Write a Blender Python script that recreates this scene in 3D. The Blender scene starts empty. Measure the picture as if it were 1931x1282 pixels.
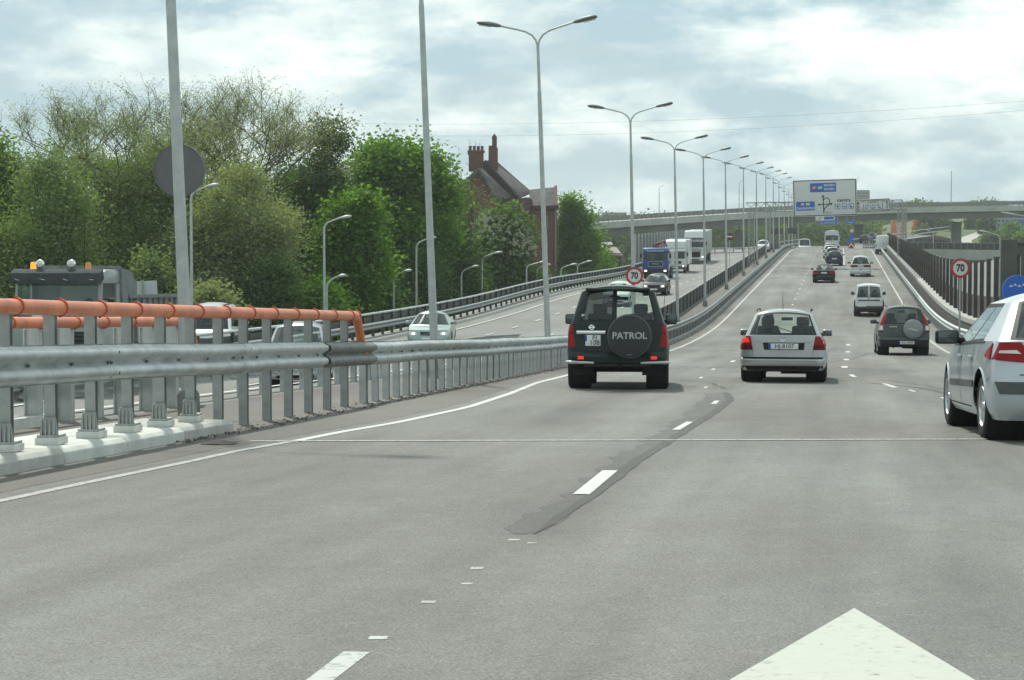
import bpy, bmesh, math, random
import numpy as np
from mathutils import Vector, Matrix

random.seed(7)
RNG = np.random.default_rng(11)
rad = math.radians
scene = bpy.context.scene
COL = scene.collection

# ------------------------------------------------------------------ camera
FPX = 4000.0                       # focal length in photograph pixels (1931 wide)
YAW = math.atan(0.155)             # camera looks a little left of the road axis (+Y)
PITCH = math.atan((641 - 454) / FPX)
CAMZ = 1.35
cam_data = bpy.data.cameras.new('camera')
cam_data.sensor_width = 36.0
cam_data.lens = 36.0 * FPX / 1931.0
cam_data.clip_start = 0.1
cam_data.clip_end = 12000
cam = bpy.data.objects.new('camera', cam_data)
COL.objects.link(cam)
cam.location = (0, 0, CAMZ)
cam.rotation_euler = (rad(90) - PITCH, 0, YAW)
scene.camera = cam

# ------------------------------------------------------------------ light
SUN_AZ = Vector((-0.42, 0.91, 0)).normalized()
SUN_EL = rad(51)
sun_dir = Vector((SUN_AZ.x * math.cos(SUN_EL), SUN_AZ.y * math.cos(SUN_EL), math.sin(SUN_EL)))
sd = bpy.data.lights.new('sun', 'SUN')
sd.energy = 3.6
sd.angle = rad(2.0)
sd.color = (1.0, 0.985, 0.885)
sun = bpy.data.objects.new('sun', sd)
COL.objects.link(sun)
sun.rotation_euler = (-sun_dir).to_track_quat('-Z', 'Y').to_euler()

world = bpy.data.worlds.new('World')
scene.world = world
world.use_nodes = True
wt = world.node_tree
for n in list(wt.nodes):
    wt.nodes.remove(n)
def wn(t, **kw):
    n = wt.nodes.new(t)
    for k, v in kw.items():
        setattr(n, k, v)
    return n
def wl(a, b):
    wt.links.new(a, b)
w_out = wn('ShaderNodeOutputWorld')
w_bg = wn('ShaderNodeBackground')
w_bg.inputs['Strength'].default_value = 0.10
sky = wn('ShaderNodeTexSky', sky_type='NISHITA')
sky.sun_disc = False
sky.sun_elevation = SUN_EL
sky.sun_rotation = math.atan2(SUN_AZ.x, SUN_AZ.y)
sky.air_density = 1.0
sky.dust_density = 1.5
tc = wn('ShaderNodeTexCoord')
mp1 = wn('ShaderNodeMapping')
mp1.inputs['Scale'].default_value = (13.0, 13.0, 34.0)
mp1.inputs['Location'].default_value = (3.1, 1.7, 0.62)
n1 = wn('ShaderNodeTexNoise')
n1.inputs['Scale'].default_value = 1.0
n1.inputs['Detail'].default_value = 7.0
n1.inputs['Roughness'].default_value = 0.58
n1.inputs['Distortion'].default_value = 0.05
mp2 = wn('ShaderNodeMapping')
mp2.inputs['Scale'].default_value = (15.0, 15.0, 38.0)
mp2.inputs['Location'].default_value = (7.3, 0.4, 2.35)
n2 = wn('ShaderNodeTexNoise')
n2.inputs['Scale'].default_value = 1.0
n2.inputs['Detail'].default_value = 8.0
n2.inputs['Roughness'].default_value = 0.5
wl(tc.outputs['Generated'], mp1.inputs['Vector']); wl(mp1.outputs[0], n1.inputs['Vector'])
wl(tc.outputs['Generated'], mp2.inputs['Vector']); wl(mp2.outputs[0], n2.inputs['Vector'])
r1 = wn('ShaderNodeValToRGB')          # how thick the cloud is
r1.color_ramp.elements[0].position = 0.38
r1.color_ramp.elements[0].color = (0.0, 0.0, 0.0, 1)
r1.color_ramp.elements[1].position = 0.57
r1.color_ramp.elements[1].color = (1, 1, 1, 1)
wl(n1.outputs['Fac'], r1.inputs['Fac'])
r2 = wn('ShaderNodeValToRGB')          # lit and shaded cloud
r2.color_ramp.elements[0].position = 0.34
r2.color_ramp.elements[0].color = (5.6, 7.0, 7.3, 1)
r2.color_ramp.elements[1].position = 0.60
r2.color_ramp.elements[1].color = (11.0, 11.8, 11.2, 1)
e = r2.color_ramp.elements.new(0.46)
e.color = (8.4, 9.6, 9.5, 1)
wl(n2.outputs['Fac'], r2.inputs['Fac'])
clear = wn('ShaderNodeMix', data_type='RGBA')
clear.inputs['Factor'].default_value = 0.85
clear.inputs['B'].default_value = (4.5, 6.5, 7.3, 1)
wl(sky.outputs['Color'], clear.inputs['A'])
mx = wn('ShaderNodeMix', data_type='RGBA')
wl(r1.outputs['Color'], mx.inputs['Factor'])
wl(clear.outputs['Result'], mx.inputs['A'])
wl(r2.outputs['Color'], mx.inputs['B'])
wl(mx.outputs['Result'], w_bg.inputs['Color'])
wl(w_bg.outputs[0], w_out.inputs['Surface'])

vs = scene.view_settings
vs.view_transform = 'Standard'
vs.look = 'None'
vs.gamma = 1.0
vs.exposure = 0.0
vs.use_curve_mapping = False

# ------------------------------------------------------------------ coordinates
FH = Vector((-math.sin(YAW), math.cos(YAW), 0))
RH = Vector((math.cos(YAW), math.sin(YAW), 0))
FW = FH * math.cos(PITCH) - Vector((0, 0, 1)) * math.sin(PITCH)
UP = Vector((0, 0, 1)) * math.cos(PITCH) + FH * math.sin(PITCH)
def at(x, y, d):
    """world point seen at photograph pixel (x, y) at depth d metres"""
    return Vector((0, 0, CAMZ)) + (FW + RH * ((x - 965.5) / FPX) + UP * ((641 - y) / FPX)) * d

SL = 0.055
def prof_main(Y):                  # rise of our carriageway above the plane it has near the camera
    if Y < 72: return 0.0
    if Y < 125: return SL * (Y - 72) ** 2 / (2 * 53)
    z = SL * 53 / 2
    if Y < 260: return z + SL * (Y - 125)
    z += SL * 135
    if Y < 300:
        u = Y - 260
        return z + SL * u - 0.020 * u * u / 80
    return z + SL * 40 - 0.020 * 20 + 0.035 * (Y - 300)
GR = 0.035
def zr(Y):
    return prof_main(Y) - GR * Y
def slope(Y):
    return (zr(Y + 1.2) - zr(Y - 1.2)) / 2.4
OPP_Y = [-30, 0, 30, 55, 77, 112, 148, 200, 225, 260, 300, 345, 2000]
OPP_P = [-1.5, -1.3, -1.0, -0.72, -0.30, 0.90, 2.75, 4.70, 5.85, 8.0, 10.0, 11.95, 11.95 + GR * 1655]
def zopp(t, Y):
    a = zr(Y)
    b = float(np.mean([np.interp(Y + o, OPP_Y, OPP_P) for o in (-12, -6, 0, 6, 12)])) - GR * Y
    k = min(1, max(0, (-9.9 - t) / 4.5))
    k = k * k * (3 - 2 * k)
    return a + (b - a) * k
def slope_opp(t, Y):
    return (zopp(t, Y + 1.5) - zopp(t, Y - 1.5)) / 3.0
def gnd(x, y, zf=zr):
    """(X, Y) where the pixel's ray meets the carriageway"""
    lo, hi = 3.0, 900.0
    f = lambda d: (lambda p: p.z - zf(p.y))(at(x, y, d))
    d = lo
    step = 0.25
    while d < hi and f(d) > 0:
        d += step
        step = max(0.25, d * 0.01)
    a, b = d - step, d
    for _ in range(40):
        m = (a + b) / 2
        if f(m) > 0: a = m
        else: b = m
    p = at(x, y, a)
    return p.x, p.y

# ------------------------------------------------------------------ object helpers
def tag(o, label=None, cat=None, group=None, kind=None):
    if label: o['label'] = label
    if cat: o['category'] = cat
    if group: o['group'] = group
    if kind: o['kind'] = kind
    return o
def empty(name, loc=(0, 0, 0), rot=(0, 0, 0), label=None, cat=None, group=None):
    o = bpy.data.objects.new(name, None)
    COL.objects.link(o)
    o.empty_display_size = 0.3
    o.location = loc
    o.rotation_euler = rot
    return tag(o, label, cat, group)
def link(name, me, parent=None, loc=None, rot=None):
    o = bpy.data.objects.new(name, me)
    COL.objects.link(o)
    if parent: o.parent = parent
    if loc is not None: o.location = loc
    if rot is not None: o.rotation_euler = rot
    return o
def mesh_np(name, verts, faces, mat=None, smooth=None, mats=None):
    """verts (n,3), faces (m,k) all of one size k"""
    verts = np.asarray(verts, dtype=np.float32)
    faces = np.asarray(faces, dtype=np.int32)
    me = bpy.data.meshes.new(name)
    me.vertices.add(len(verts))
    me.vertices.foreach_set('co', verts.ravel())
    k = faces.shape[1]
    me.loops.add(faces.size)
    me.loops.foreach_set('vertex_index', faces.ravel())
    me.polygons.add(len(faces))
    me.polygons.foreach_set('loop_start', np.arange(0, faces.size, k, dtype=np.int32))
    me.polygons.foreach_set('loop_total', np.full(len(faces), k, dtype=np.int32))
    me.update(calc_edges=True)
    if mat: me.materials.append(mat)
    if smooth is not None: soft(me, smooth)
    return me
def soft(me, ang=35):
    me.shade_smooth()
    if ang < 180:
        me.set_sharp_from_angle(angle=rad(ang))
class MB:
    """collects shapes, builds one mesh"""
    def __init__(s):
        s.v = []; s.f = []
    def add(s, vs, fs):
        n = len(s.v)
        s.v += [tuple(v) for v in vs]
        s.f += [tuple(i + n for i in f) for f in fs]
        return s
    def box(s, c, size, rot=None):
        hx, hy, hz = size[0] / 2, size[1] / 2, size[2] / 2
        vs = [Vector((x * hx, y * hy, z * hz)) for z in (-1, 1) for y in (-1, 1) for x in (-1, 1)]
        if rot is not None: vs = [rot @ v for v in vs]
        vs = [v + Vector(c) for v in vs]
        return s.add(vs, [(0, 2, 3, 1), (4, 5, 7, 6), (0, 1, 5, 4), (2, 6, 7, 3), (0, 4, 6, 2), (1, 3, 7, 5)])
    def quad(s, a, b, c, d):
        return s.add([a, b, c, d], [(0, 1, 2, 3)])
    def grid(s, rows):
        n = len(rows[0])
        vs = [p for r in rows for p in r]
        fs = [(i * n + j, i * n + j + 1, (i + 1) * n + j + 1, (i + 1) * n + j)
              for i in range(len(rows) - 1) for j in range(n - 1)]
        return s.add(vs, fs)
    def tube(s, pts, radii, n=8, cap=True):
        pts = [Vector(p) for p in pts]
        if not hasattr(radii, '__len__'): radii = [radii] * len(pts)
        rings = []
        t0 = (pts[1] - pts[0]).normalized()
        ref = Vector((0, 0, 1)) if abs(t0.z) < 0.9 else Vector((1, 0, 0))
        nx = t0.cross(ref).normalized()
        for i, p in enumerate(pts):
            if i == 0: t = pts[1] - pts[0]
            elif i == len(pts) - 1: t = pts[-1] - pts[-2]
            else: t = (pts[i + 1] - pts[i]).normalized() + (pts[i] - pts[i - 1]).normalized()
            t.normalize()
            nx = (nx - t * nx.dot(t)).normalized()
            ny = t.cross(nx)
            rings.append([p + (nx * math.cos(2 * math.pi * k / n) + ny * math.sin(2 * math.pi * k / n)) * radii[i] for k in range(n)])
        vs = [v for r in rings for v in r]
        fs = [(i * n + k, i * n + (k + 1) % n, (i + 1) * n + (k + 1) % n, (i + 1) * n + k)
              for i in range(len(pts) - 1) for k in range(n)]
        if cap:
            fs.append(tuple(reversed(range(n))))
            fs.append(tuple((len(pts) - 1) * n + k for k in range(n)))
        return s.add(vs, fs)
    def lathe(s, prof, axis='z', n=20, c=(0, 0, 0)):
        """prof: (radius, height along axis)"""
        vs = []
        for r, h in prof:
            for k in range(n):
                a = 2 * math.pi * k / n
                if axis == 'z': v = (r * math.cos(a), r * math.sin(a), h)
                elif axis == 'x': v = (h, r * math.cos(a), r * math.sin(a))
                else: v = (r * math.cos(a), h, r * math.sin(a))
                vs.append((v[0] + c[0], v[1] + c[1], v[2] + c[2]))
        fs = [(i * n + k, i * n + (k + 1) % n, (i + 1) * n + (k + 1) % n, (i + 1) * n + k)
              for i in range(len(prof) - 1) for k in range(n)]
        return s.add(vs, fs)
    def prism(s, poly, h0, h1, axis='y'):
        """poly in the plane across axis, extruded from h0 to h1"""
        n = len(poly)
        def P(a, b, h):
            if axis == 'y': return (a, h, b)
            if axis == 'x': return (h, a, b)
            return (a, b, h)
        vs = [P(a, b, h0) for a, b in poly] + [P(a, b, h1) for a, b in poly]
        fs = [tuple(range(n)), tuple(reversed(range(n, 2 * n)))]
        fs += [(i, i + n, (i + 1) % n + n, (i + 1) % n) for i in range(n)]
        return s.add(vs, fs)
    def mesh(s, name, mat=None, bevel=0, smooth=None, merge=False, seg=2):
        bm = bmesh.new()
        vv = [bm.verts.new(v) for v in s.v]
        for f in s.f:
            try: bm.faces.new([vv[i] for i in f])
            except ValueError: pass
        if merge: bmesh.ops.remove_doubles(bm, verts=bm.verts, dist=0.0006)
        bmesh.ops.recalc_face_normals(bm, faces=bm.faces)
        if bevel:
            es = [e for e in bm.edges if len(e.link_faces) == 2 and e.calc_face_angle(0) > rad(25)]
            bmesh.ops.bevel(bm, geom=es, offset=bevel, segments=seg, profile=0.6, affect='EDGES', clamp_overlap=True)
        me = bpy.data.meshes.new(name)
        bm.to_mesh(me); bm.free()
        if mat: me.materials.append(mat)
        if smooth: soft(me, smooth)
        return me
    def build(s, name, mat, parent=None, bevel=0, smooth=None, loc=None, rot=None, merge=False, seg=2):
        return link(name, s.mesh(name, mat, bevel, smooth, merge, seg), parent, loc, rot)
def box(name, c, size, mat, parent=None, bevel=0.0, rot=None, seg=2):
    o = MB().box((0, 0, 0), size).build(name, mat, parent, bevel, 40 if bevel else None, seg=seg)
    o.location = c
    if rot is not None: o.rotation_euler = rot
    return o
def copy_tree(o, parent=None):
    c = o.copy()
    COL.objects.link(c)
    c.parent = parent
    for ch in list(o.children):
        copy_tree(ch, c)
    return c
TEXT_CACHE = {}
def text_mesh(body, size, depth=0.0, align='CENTER', bold=0.0, squeeze=1.0):
    cu = bpy.data.curves.new('lettering', 'FONT')
    cu.body = body
    cu.size = size
    cu.align_x = align
    cu.align_y = 'CENTER'
    cu.extrude = depth
    cu.offset = bold
    cu.resolution_u = 3
    o = bpy.data.objects.new('lettering', cu)
    COL.objects.link(o)
    bpy.context.view_layer.update()
    dg = bpy.context.evaluated_depsgraph_get()
    me = bpy.data.meshes.new_from_object(o.evaluated_get(dg))
    bpy.data.objects.remove(o)
    for v in me.vertices: v.co.x *= squeeze
    return me
def lettering(body, size, mat, parent, loc, rot=(math.pi / 2, 0, 0), bold=0.0, align='CENTER', squeeze=1.0, name='lettering'):
    """lettering that faces -Y by default"""
    me = text_mesh(body, size, 0.001, align, bold, squeeze)
    me.materials.clear(); me.materials.append(mat)
    return link(name, me, parent, loc, rot)

# ------------------------------------------------------------------ materials
MATS = {}
def mat(name, col, rough=0.6, metal=0.0, var=0.0, scale=6.0, bump=0.0, bscale=60.0, coat=0.0, spec=0.5, emit=None, estr=0.0, col2=None):
    if name in MATS: return MATS[name]
    m = bpy.data.materials.new(name)
    m.use_nodes = True
    nt = m.node_tree
    b = nt.nodes['Principled BSDF']
    b.inputs['Roughness'].default_value = rough
    b.inputs['Metallic'].default_value = metal
    b.inputs['Coat Weight'].default_value = coat
    b.inputs['Coat Roughness'].default_value = 0.06
    b.inputs['Specular IOR Level'].default_value = spec
    b.inputs['Base Color'].default_value = (*col, 1)
    if emit:
        b.inputs['Emission Color'].default_value = (*emit, 1)
        b.inputs['Emission Strength'].default_value = estr
    if var or bump or col2:
        tcn = nt.nodes.new('ShaderNodeTexCoord')
        if var or col2:
            n = nt.nodes.new('ShaderNodeTexNoise')
            n.inputs['Scale'].default_value = scale
            n.inputs['Detail'].default_value = 6
            n.inputs['Roughness'].default_value = 0.62
            nt.links.new(tcn.outputs['Object'], n.inputs['Vector'])
            r = nt.nodes.new('ShaderNodeValToRGB')
            r.color_ramp.elements[0].position = 0.33
            r.color_ramp.elements[1].position = 0.67
            a = col2 if col2 else tuple(c * (1 - var) for c in col)
            z = col if col2 else tuple(min(1, c * (1 + var)) for c in col)
            r.color_ramp.elements[0].color = (*a, 1)
            r.color_ramp.elements[1].color = (*z, 1)
            nt.links.new(n.outputs['Fac'], r.inputs['Fac'])
            nt.links.new(r.outputs['Color'], b.inputs['Base Color'])
        if bump:
            n = nt.nodes.new('ShaderNodeTexNoise')
            n.inputs['Scale'].default_value = bscale
            n.inputs['Detail'].default_value = 4
            nt.links.new(tcn.outputs['Object'], n.inputs['Vector'])
            bp = nt.nodes.new('ShaderNodeBump')
            bp.inputs['Strength'].default_value = bump
            bp.inputs['Distance'].default_value = 0.02
            nt.links.new(n.outputs['Fac'], bp.inputs['Height'])
            nt.links.new(bp.outputs['Normal'], b.inputs['Normal'])
    MATS[name] = m
    return m
def glass_mat(name, tint, gloss=(0.9, 0.95, 0.95)):
    m = bpy.data.materials.new(name)
    m.use_nodes = True
    nt = m.node_tree
    for n in list(nt.nodes): nt.nodes.remove(n)
    out = nt.nodes.new('ShaderNodeOutputMaterial')
    tr = nt.nodes.new('ShaderNodeBsdfTransparent'); tr.inputs['Color'].default_value = (*tint, 1)
    gl = nt.nodes.new('ShaderNodeBsdfGlossy'); gl.inputs['Color'].default_value = (*gloss, 1); gl.inputs['Roughness'].default_value = 0.03
    lw = nt.nodes.new('ShaderNodeLayerWeight'); lw.inputs['Blend'].default_value = 0.5
    pw = nt.nodes.new('ShaderNodeMath'); pw.operation = 'POWER'; pw.inputs[1].default_value = 4.0
    nt.links.new(lw.outputs['Facing'], pw.inputs[0])
    fr = nt.nodes.new('ShaderNodeMath'); fr.operation = 'MULTIPLY_ADD'; fr.inputs[1].default_value = 0.85; fr.inputs[2].default_value = 0.05
    nt.links.new(pw.outputs[0], fr.inputs[0])
    mxn = nt.nodes.new('ShaderNodeMixShader')
    nt.links.new(fr.outputs[0], mxn.inputs[0]); nt.links.new(tr.outputs[0], mxn.inputs[1]); nt.links.new(gl.outputs[0], mxn.inputs[2])
    nt.links.new(mxn.outputs[0], out.inputs['Surface'])
    MATS[name] = m
    return m
def leaf_mat(name, c0, c1, trans=0.45):
    m = bpy.data.materials.new(name)
    m.use_nodes = True
    nt = m.node_tree
    for n in list(nt.nodes): nt.nodes.remove(n)
    out = nt.nodes.new('ShaderNodeOutputMaterial')
    geo = nt.nodes.new('ShaderNodeNewGeometry')
    r = nt.nodes.new('ShaderNodeValToRGB')
    r.color_ramp.elements[0].color = (*c0, 1); r.color_ramp.elements[1].color = (*c1, 1)
    nt.links.new(geo.outputs['Random Per Island'], r.inputs['Fac'])
    d = nt.nodes.new('ShaderNodeBsdfDiffuse'); t = nt.nodes.new('ShaderNodeBsdfTranslucent')
    mc = nt.nodes.new('ShaderNodeMix'); mc.data_type = 'RGBA'; mc.blend_type = 'MULTIPLY'; mc.inputs['Factor'].default_value = 1.0
    mc.inputs['B'].default_value = (1.25, 1.3, 0.55, 1)
    nt.links.new(r.outputs['Color'], mc.inputs['A'])
    nt.links.new(r.outputs['Color'], d.inputs['Color']); nt.links.new(mc.outputs['Result'], t.inputs['Color'])
    mxn = nt.nodes.new('ShaderNodeMixShader'); mxn.inputs[0].default_value = trans
    nt.links.new(d.outputs[0], mxn.inputs[1]); nt.links.new(t.outputs[0], mxn.inputs[2])
    nt.links.new(mxn.outputs[0], out.inputs['Surface'])
    MATS[name] = m
    return m

def asphalt_mat(name, base, dark, grain=1.0, streak=1.0):
    m = bpy.data.materials.new(name)
    m.use_nodes = True
    nt = m.node_tree
    b = nt.nodes['Principled BSDF']
    b.inputs['Roughness'].default_value = 0.82
    b.inputs['Specular IOR Level'].default_value = 0.35
    geo = nt.nodes.new('ShaderNodeNewGeometry')
    def noise(sc, vec_scale, detail=5, rough=0.6):
        mpn = nt.nodes.new('ShaderNodeMapping'); mpn.inputs['Scale'].default_value = vec_scale
        nt.links.new(geo.outputs['Position'], mpn.inputs['Vector'])
        n = nt.nodes.new('ShaderNodeTexNoise')
        n.inputs['Scale'].default_value = sc; n.inputs['Detail'].default_value = detail; n.inputs['Roughness'].default_value = rough
        nt.links.new(mpn.outputs[0], n.inputs['Vector'])
        return n.outputs['Fac']
    def ramp(fac, p0, p1, c0, c1):
        r = nt.nodes.new('ShaderNodeValToRGB')
        r.color_ramp.elements[0].position = p0; r.color_ramp.elements[1].position = p1
        r.color_ramp.elements[0].color = (c0, c0, c0, 1) if not hasattr(c0, '__len__') else (*c0, 1)
        r.color_ramp.elements[1].color = (c1, c1, c1, 1) if not hasattr(c1, '__len__') else (*c1, 1)
        nt.links.new(fac, r.inputs['Fac'])
        return r.outputs['Color']
    def mul(a, c):
        x = nt.nodes.new('ShaderNodeMix'); x.data_type = 'RGBA'; x.blend_type = 'MULTIPLY'; x.inputs['Factor'].default_value = 1
        nt.links.new(a, x.inputs['A']); nt.links.new(c, x.inputs['B'])
        return x.outputs['Result']
    patches = ramp(noise(0.30, (1, 0.35, 1), 7, 0.62), 0.36, 0.64, dark, base)
    wheel = ramp(noise(0.9, (1, 0.035, 1), 3), 0.3, 0.7, 1 - 0.13 * streak, 1 + 0.07 * streak)
    mid = ramp(noise(2.2, (1, 0.6, 1), 6, 0.7), 0.25, 0.75, 0.90, 1.08)
    mid2 = ramp(noise(9, (1, 0.7, 1), 4, 0.7), 0.3, 0.7, 0.91, 1.07)
    fine = ramp(noise(75, (1, 1, 1), 3, 0.75), 0.30, 0.70, 1 - 0.40 * grain, 1 + 0.34 * grain)
    stain = ramp(noise(0.16, (1, 0.55, 1), 4, 0.55), 0.38, 0.60, (0.91, 0.885, 0.865), (1.04, 1.05, 1.04))
    c = mul(mul(mul(mul(mul(patches, stain), wheel), mid), mid2), fine)
    nt.links.new(c, b.inputs['Base Color'])
    bp = nt.nodes.new('ShaderNodeBump'); bp.inputs['Strength'].default_value = 0.35; bp.inputs['Distance'].default_value = 0.01
    nt.links.new(noise(110, (1, 1, 1), 2), bp.inputs['Height'])
    nt.links.new(bp.outputs['Normal'], b.inputs['Normal'])
    MATS[name] = m
    return m

ASPH = asphalt_mat('asphalt_worn', (0.222, 0.226, 0.211), (0.160, 0.158, 0.147), 1.5, 2.3)
ASPH2 = asphalt_mat('asphalt_opposite', (0.235, 0.238, 0.225), (0.195, 0.195, 0.186))
ASPH_DK = asphalt_mat('asphalt_patch', (0.098, 0.101, 0.094), (0.078, 0.079, 0.074), 0.9, 0.5)
SHOULDER = asphalt_mat('asphalt_shoulder', (0.180, 0.170, 0.154), (0.125, 0.117, 0.107), 1.2, 0.3)
def wear_paint(name, col, thr):
    m = bpy.data.materials.new(name); m.use_nodes = True
    nt = m.node_tree; b = nt.nodes['Principled BSDF']; b.inputs['Roughness'].default_value = 0.7; b.inputs['Specular IOR Level'].default_value = 0.3
    g = nt.nodes.new('ShaderNodeNewGeometry')
    n = nt.nodes.new('ShaderNodeTexNoise'); n.inputs['Scale'].default_value = 16; n.inputs['Detail'].default_value = 9; n.inputs['Roughness'].default_value = 0.72
    nt.links.new(g.outputs['Position'], n.inputs['Vector'])
    r = nt.nodes.new('ShaderNodeValToRGB')
    r.color_ramp.elements[0].position = thr - 0.05; r.color_ramp.elements[0].color = (0.20, 0.20, 0.19, 1)
    r.color_ramp.elements[1].position = thr + 0.04; r.color_ramp.elements[1].color = (*col, 1)
    e2 = r.color_ramp.elements.new(0.75); e2.color = (*[min(1, c * 1.08) for c in col], 1)
    nt.links.new(n.outputs['Fac'], r.inputs['Fac']); nt.links.new(r.outputs['Color'], b.inputs['Base Color'])
    MATS[name] = m
    return m
PAINTW = wear_paint('road_paint', (0.55, 0.56, 0.52), 0.38)
PAINTW2 = wear_paint('road_paint_worn', (0.46, 0.47, 0.44), 0.42)
PAINT_FAINT = wear_paint('road_paint_faint', (0.40, 0.405, 0.38), 0.46)
MIRRORG = mat('mirror_glass', (0.10, 0.12, 0.12), 0.12, 0.6)
CONC = mat('concrete', (0.42, 0.42, 0.39), 0.85, var=0.16, scale=2.5, bump=0.3, bscale=40)
CONC_L = mat('concrete_light', (0.56, 0.57, 0.53), 0.8, var=0.14, scale=3.0, bump=0.25, bscale=50)
CONC_D = mat('concrete_dark', (0.20, 0.205, 0.19), 0.85, var=0.2, scale=1.2, bump=0.3, bscale=30)
GALV = mat('galvanised', (0.50, 0.53, 0.52), 0.46, 0.5, var=0.2, scale=3.5, bump=0.08, bscale=140)
GALV_D = mat('galvanised_dull', (0.33, 0.35, 0.34), 0.55, 0.45, var=0.16, scale=7)
GALV_OLD = mat('weathered_zinc', (0.21, 0.215, 0.20), 0.6, 0.25, var=0.2, scale=5)
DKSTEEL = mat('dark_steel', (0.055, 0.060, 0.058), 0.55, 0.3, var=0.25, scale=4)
ORANGE = mat('orange_enamel', (0.64, 0.185, 0.075), 0.45, 0.0, var=0.2, scale=3.5, coat=0.12, bump=0.08, bscale=30)
ORANGE_D = mat('orange_ring', (0.50, 0.085, 0.03), 0.4, 0.0, var=0.15, scale=12)
BLACKP = mat('black_plastic', (0.012, 0.013, 0.014), 0.6, var=0.2, scale=20, spec=0.3)
GREYP = mat('grey_plastic', (0.075, 0.082, 0.085), 0.5, var=0.12, scale=20)
RUBBER = mat('rubber', (0.013, 0.013, 0.014), 0.82, var=0.25, scale=25, bump=0.3, bscale=60)
UNDER = mat('underbody', (0.010, 0.010, 0.010), 0.9)
INTER = mat('interior', (0.018, 0.020, 0.021), 0.85)
CHROME = mat('chrome', (0.78, 0.79, 0.80), 0.12, 1.0)
ALLOY = mat('alloy', (0.55, 0.57, 0.58), 0.3, 0.85)
REDL = mat('tail_lens', (0.29, 0.009, 0.011), 0.28, spec=0.22)
REDL_D = mat('tail_lens_dark', (0.110, 0.006, 0.010), 0.28, spec=0.22)
REDLIT = mat('tail_lamp_lit', (0.6, 0.02, 0.01), 0.2, emit=(1.0, 0.03, 0.02), estr=0.55)
CLEARL = mat('clear_lens', (0.62, 0.60, 0.58), 0.12, 0.3, coat=0.6)
HEADLIT = mat('head_lamp_lit', (0.9, 0.85, 0.7), 0.2, emit=(1.0, 0.88, 0.62), estr=2.6)
AMBER = mat('amber_lens', (0.75, 0.26, 0.03), 0.25, coat=0.3)
AMBERLIT = mat('amber_lit', (0.9, 0.35, 0.02), 0.25, emit=(1.0, 0.36, 0.03), estr=0.9)
WHITE = mat('plate_white', (0.72, 0.73, 0.72), 0.4)
BLACK = mat('letter_black', (0.012, 0.012, 0.012), 0.5)
BLUE = mat('sign_blue', (0.012, 0.11, 0.47), 0.4)
BLUEP = mat('plate_blue', (0.02, 0.05, 0.30), 0.4)
SIGNW = mat('sign_white', (0.60, 0.605, 0.59), 0.45, var=0.04, scale=1.5)
SIGNR = mat('sign_red', (0.42, 0.022, 0.024), 0.4)
SIGNG = mat('sign_green', (0.03, 0.33, 0.22), 0.4)
SIGNBACK = mat('sign_back', (0.125, 0.130, 0.132), 0.6, var=0.08, scale=5)
LAMPG = mat('lamp_metal', (0.44, 0.465, 0.455), 0.45, 0.4, var=0.12, scale=6)
LAMPH = mat('lamp_head', (0.15, 0.16, 0.16), 0.5, 0.2, var=0.1)
LAMPHL = mat('lamp_head_light', (0.48, 0.50, 0.49), 0.45, 0.2)
DIFF = mat('lamp_glass', (0.6, 0.62, 0.6), 0.25)
GL_CLEAR = glass_mat('glass_clear', (0.90, 0.96, 0.92))
GL_GREEN = glass_mat('glass_green', (0.68, 0.80, 0.74))
GL_DARK = glass_mat('glass_dark', (0.16, 0.18, 0.18))
def paint(name, col, metal=0.35, rough=0.32):
    dark = max(col) < 0.1
    return mat('paint_' + name, col, 0.30 if dark else rough, 0.0 if dark else metal, var=0.05, scale=2.5, coat=0.12 if dark else 0.5, spec=0.25 if dark else 0.5)
# ================================================================== carriageways
def ygrid(y0, y1):
    ys = [y0]
    while ys[-1] < y1:
        y = ys[-1]
        ys.append(min(y1, y + (2.0 if y < 140 else 4.0 if y < 320 else 20.0)))
    return ys
def strip(name, tl, tr, y0, y1, matl, dz=0.0, zf=None, nt=2, parent=None, kind='structure', skirt=None):
    """surface strip between lateral offsets tl(Y) and tr(Y)"""
    fl = tl if callable(tl) else (lambda Y: tl)
    fr = tr if callable(tr) else (lambda Y: tr)
    zf = zf or (lambda t, Y: zr(Y))
    b = MB()
    rows = []
    for Y in ygrid(y0, y1):
        a, c = fl(Y), fr(Y)
        r = [(a + (c - a) * k / (nt - 1), Y, zf(a + (c - a) * k / (nt - 1), Y) + dz) for k in range(nt)]
        if skirt is not None:
            r = [(a - skirt[2], Y, skirt[0])] + r + [(c + skirt[2], Y, skirt[1])]
        rows.append(r)
    b.grid(rows)
    o = b.build(name, matl, parent, smooth=30)
    if kind: o['kind'] = kind
    return o

RIGHT_EDGE = lambda Y: 6.6 if Y > 82 else 6.6 + min(9.0, (82 - Y) * 0.22)
strip('road_main', -9.25, RIGHT_EDGE, -14, 900, ASPH, nt=9)
strip('road_opposite', -21.4, -9.25, -14, 900, ASPH2, zf=zopp, nt=12)
CONCSIDE = mat('embankment_concrete', (0.30, 0.30, 0.28), 0.9, var=0.2, scale=0.6)
for nm, te, zz in (('retaining_wall_right', RIGHT_EDGE, lambda Y: zr(Y)), ('retaining_wall_left', lambda Y: -21.4, lambda Y: zopp(-21.4, Y))):
    b = MB()
    s = 1 if 'right' in nm else -1
    b.grid([[(te(Y) + s * 0.002, Y, zz(Y) + 0.0), (te(Y) + s * 0.25, Y, zz(Y) + 0.0), (te(Y) + s * 0.25, Y, zz(Y) - 0.9), (te(Y) + s * 0.05, Y, zz(Y) - 0.95), (te(Y) + s * 0.05, Y, -9.5)] for Y in ygrid(-14, 900)])
    o = b.build(nm, CONCSIDE); o['kind'] = 'structure'
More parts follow.
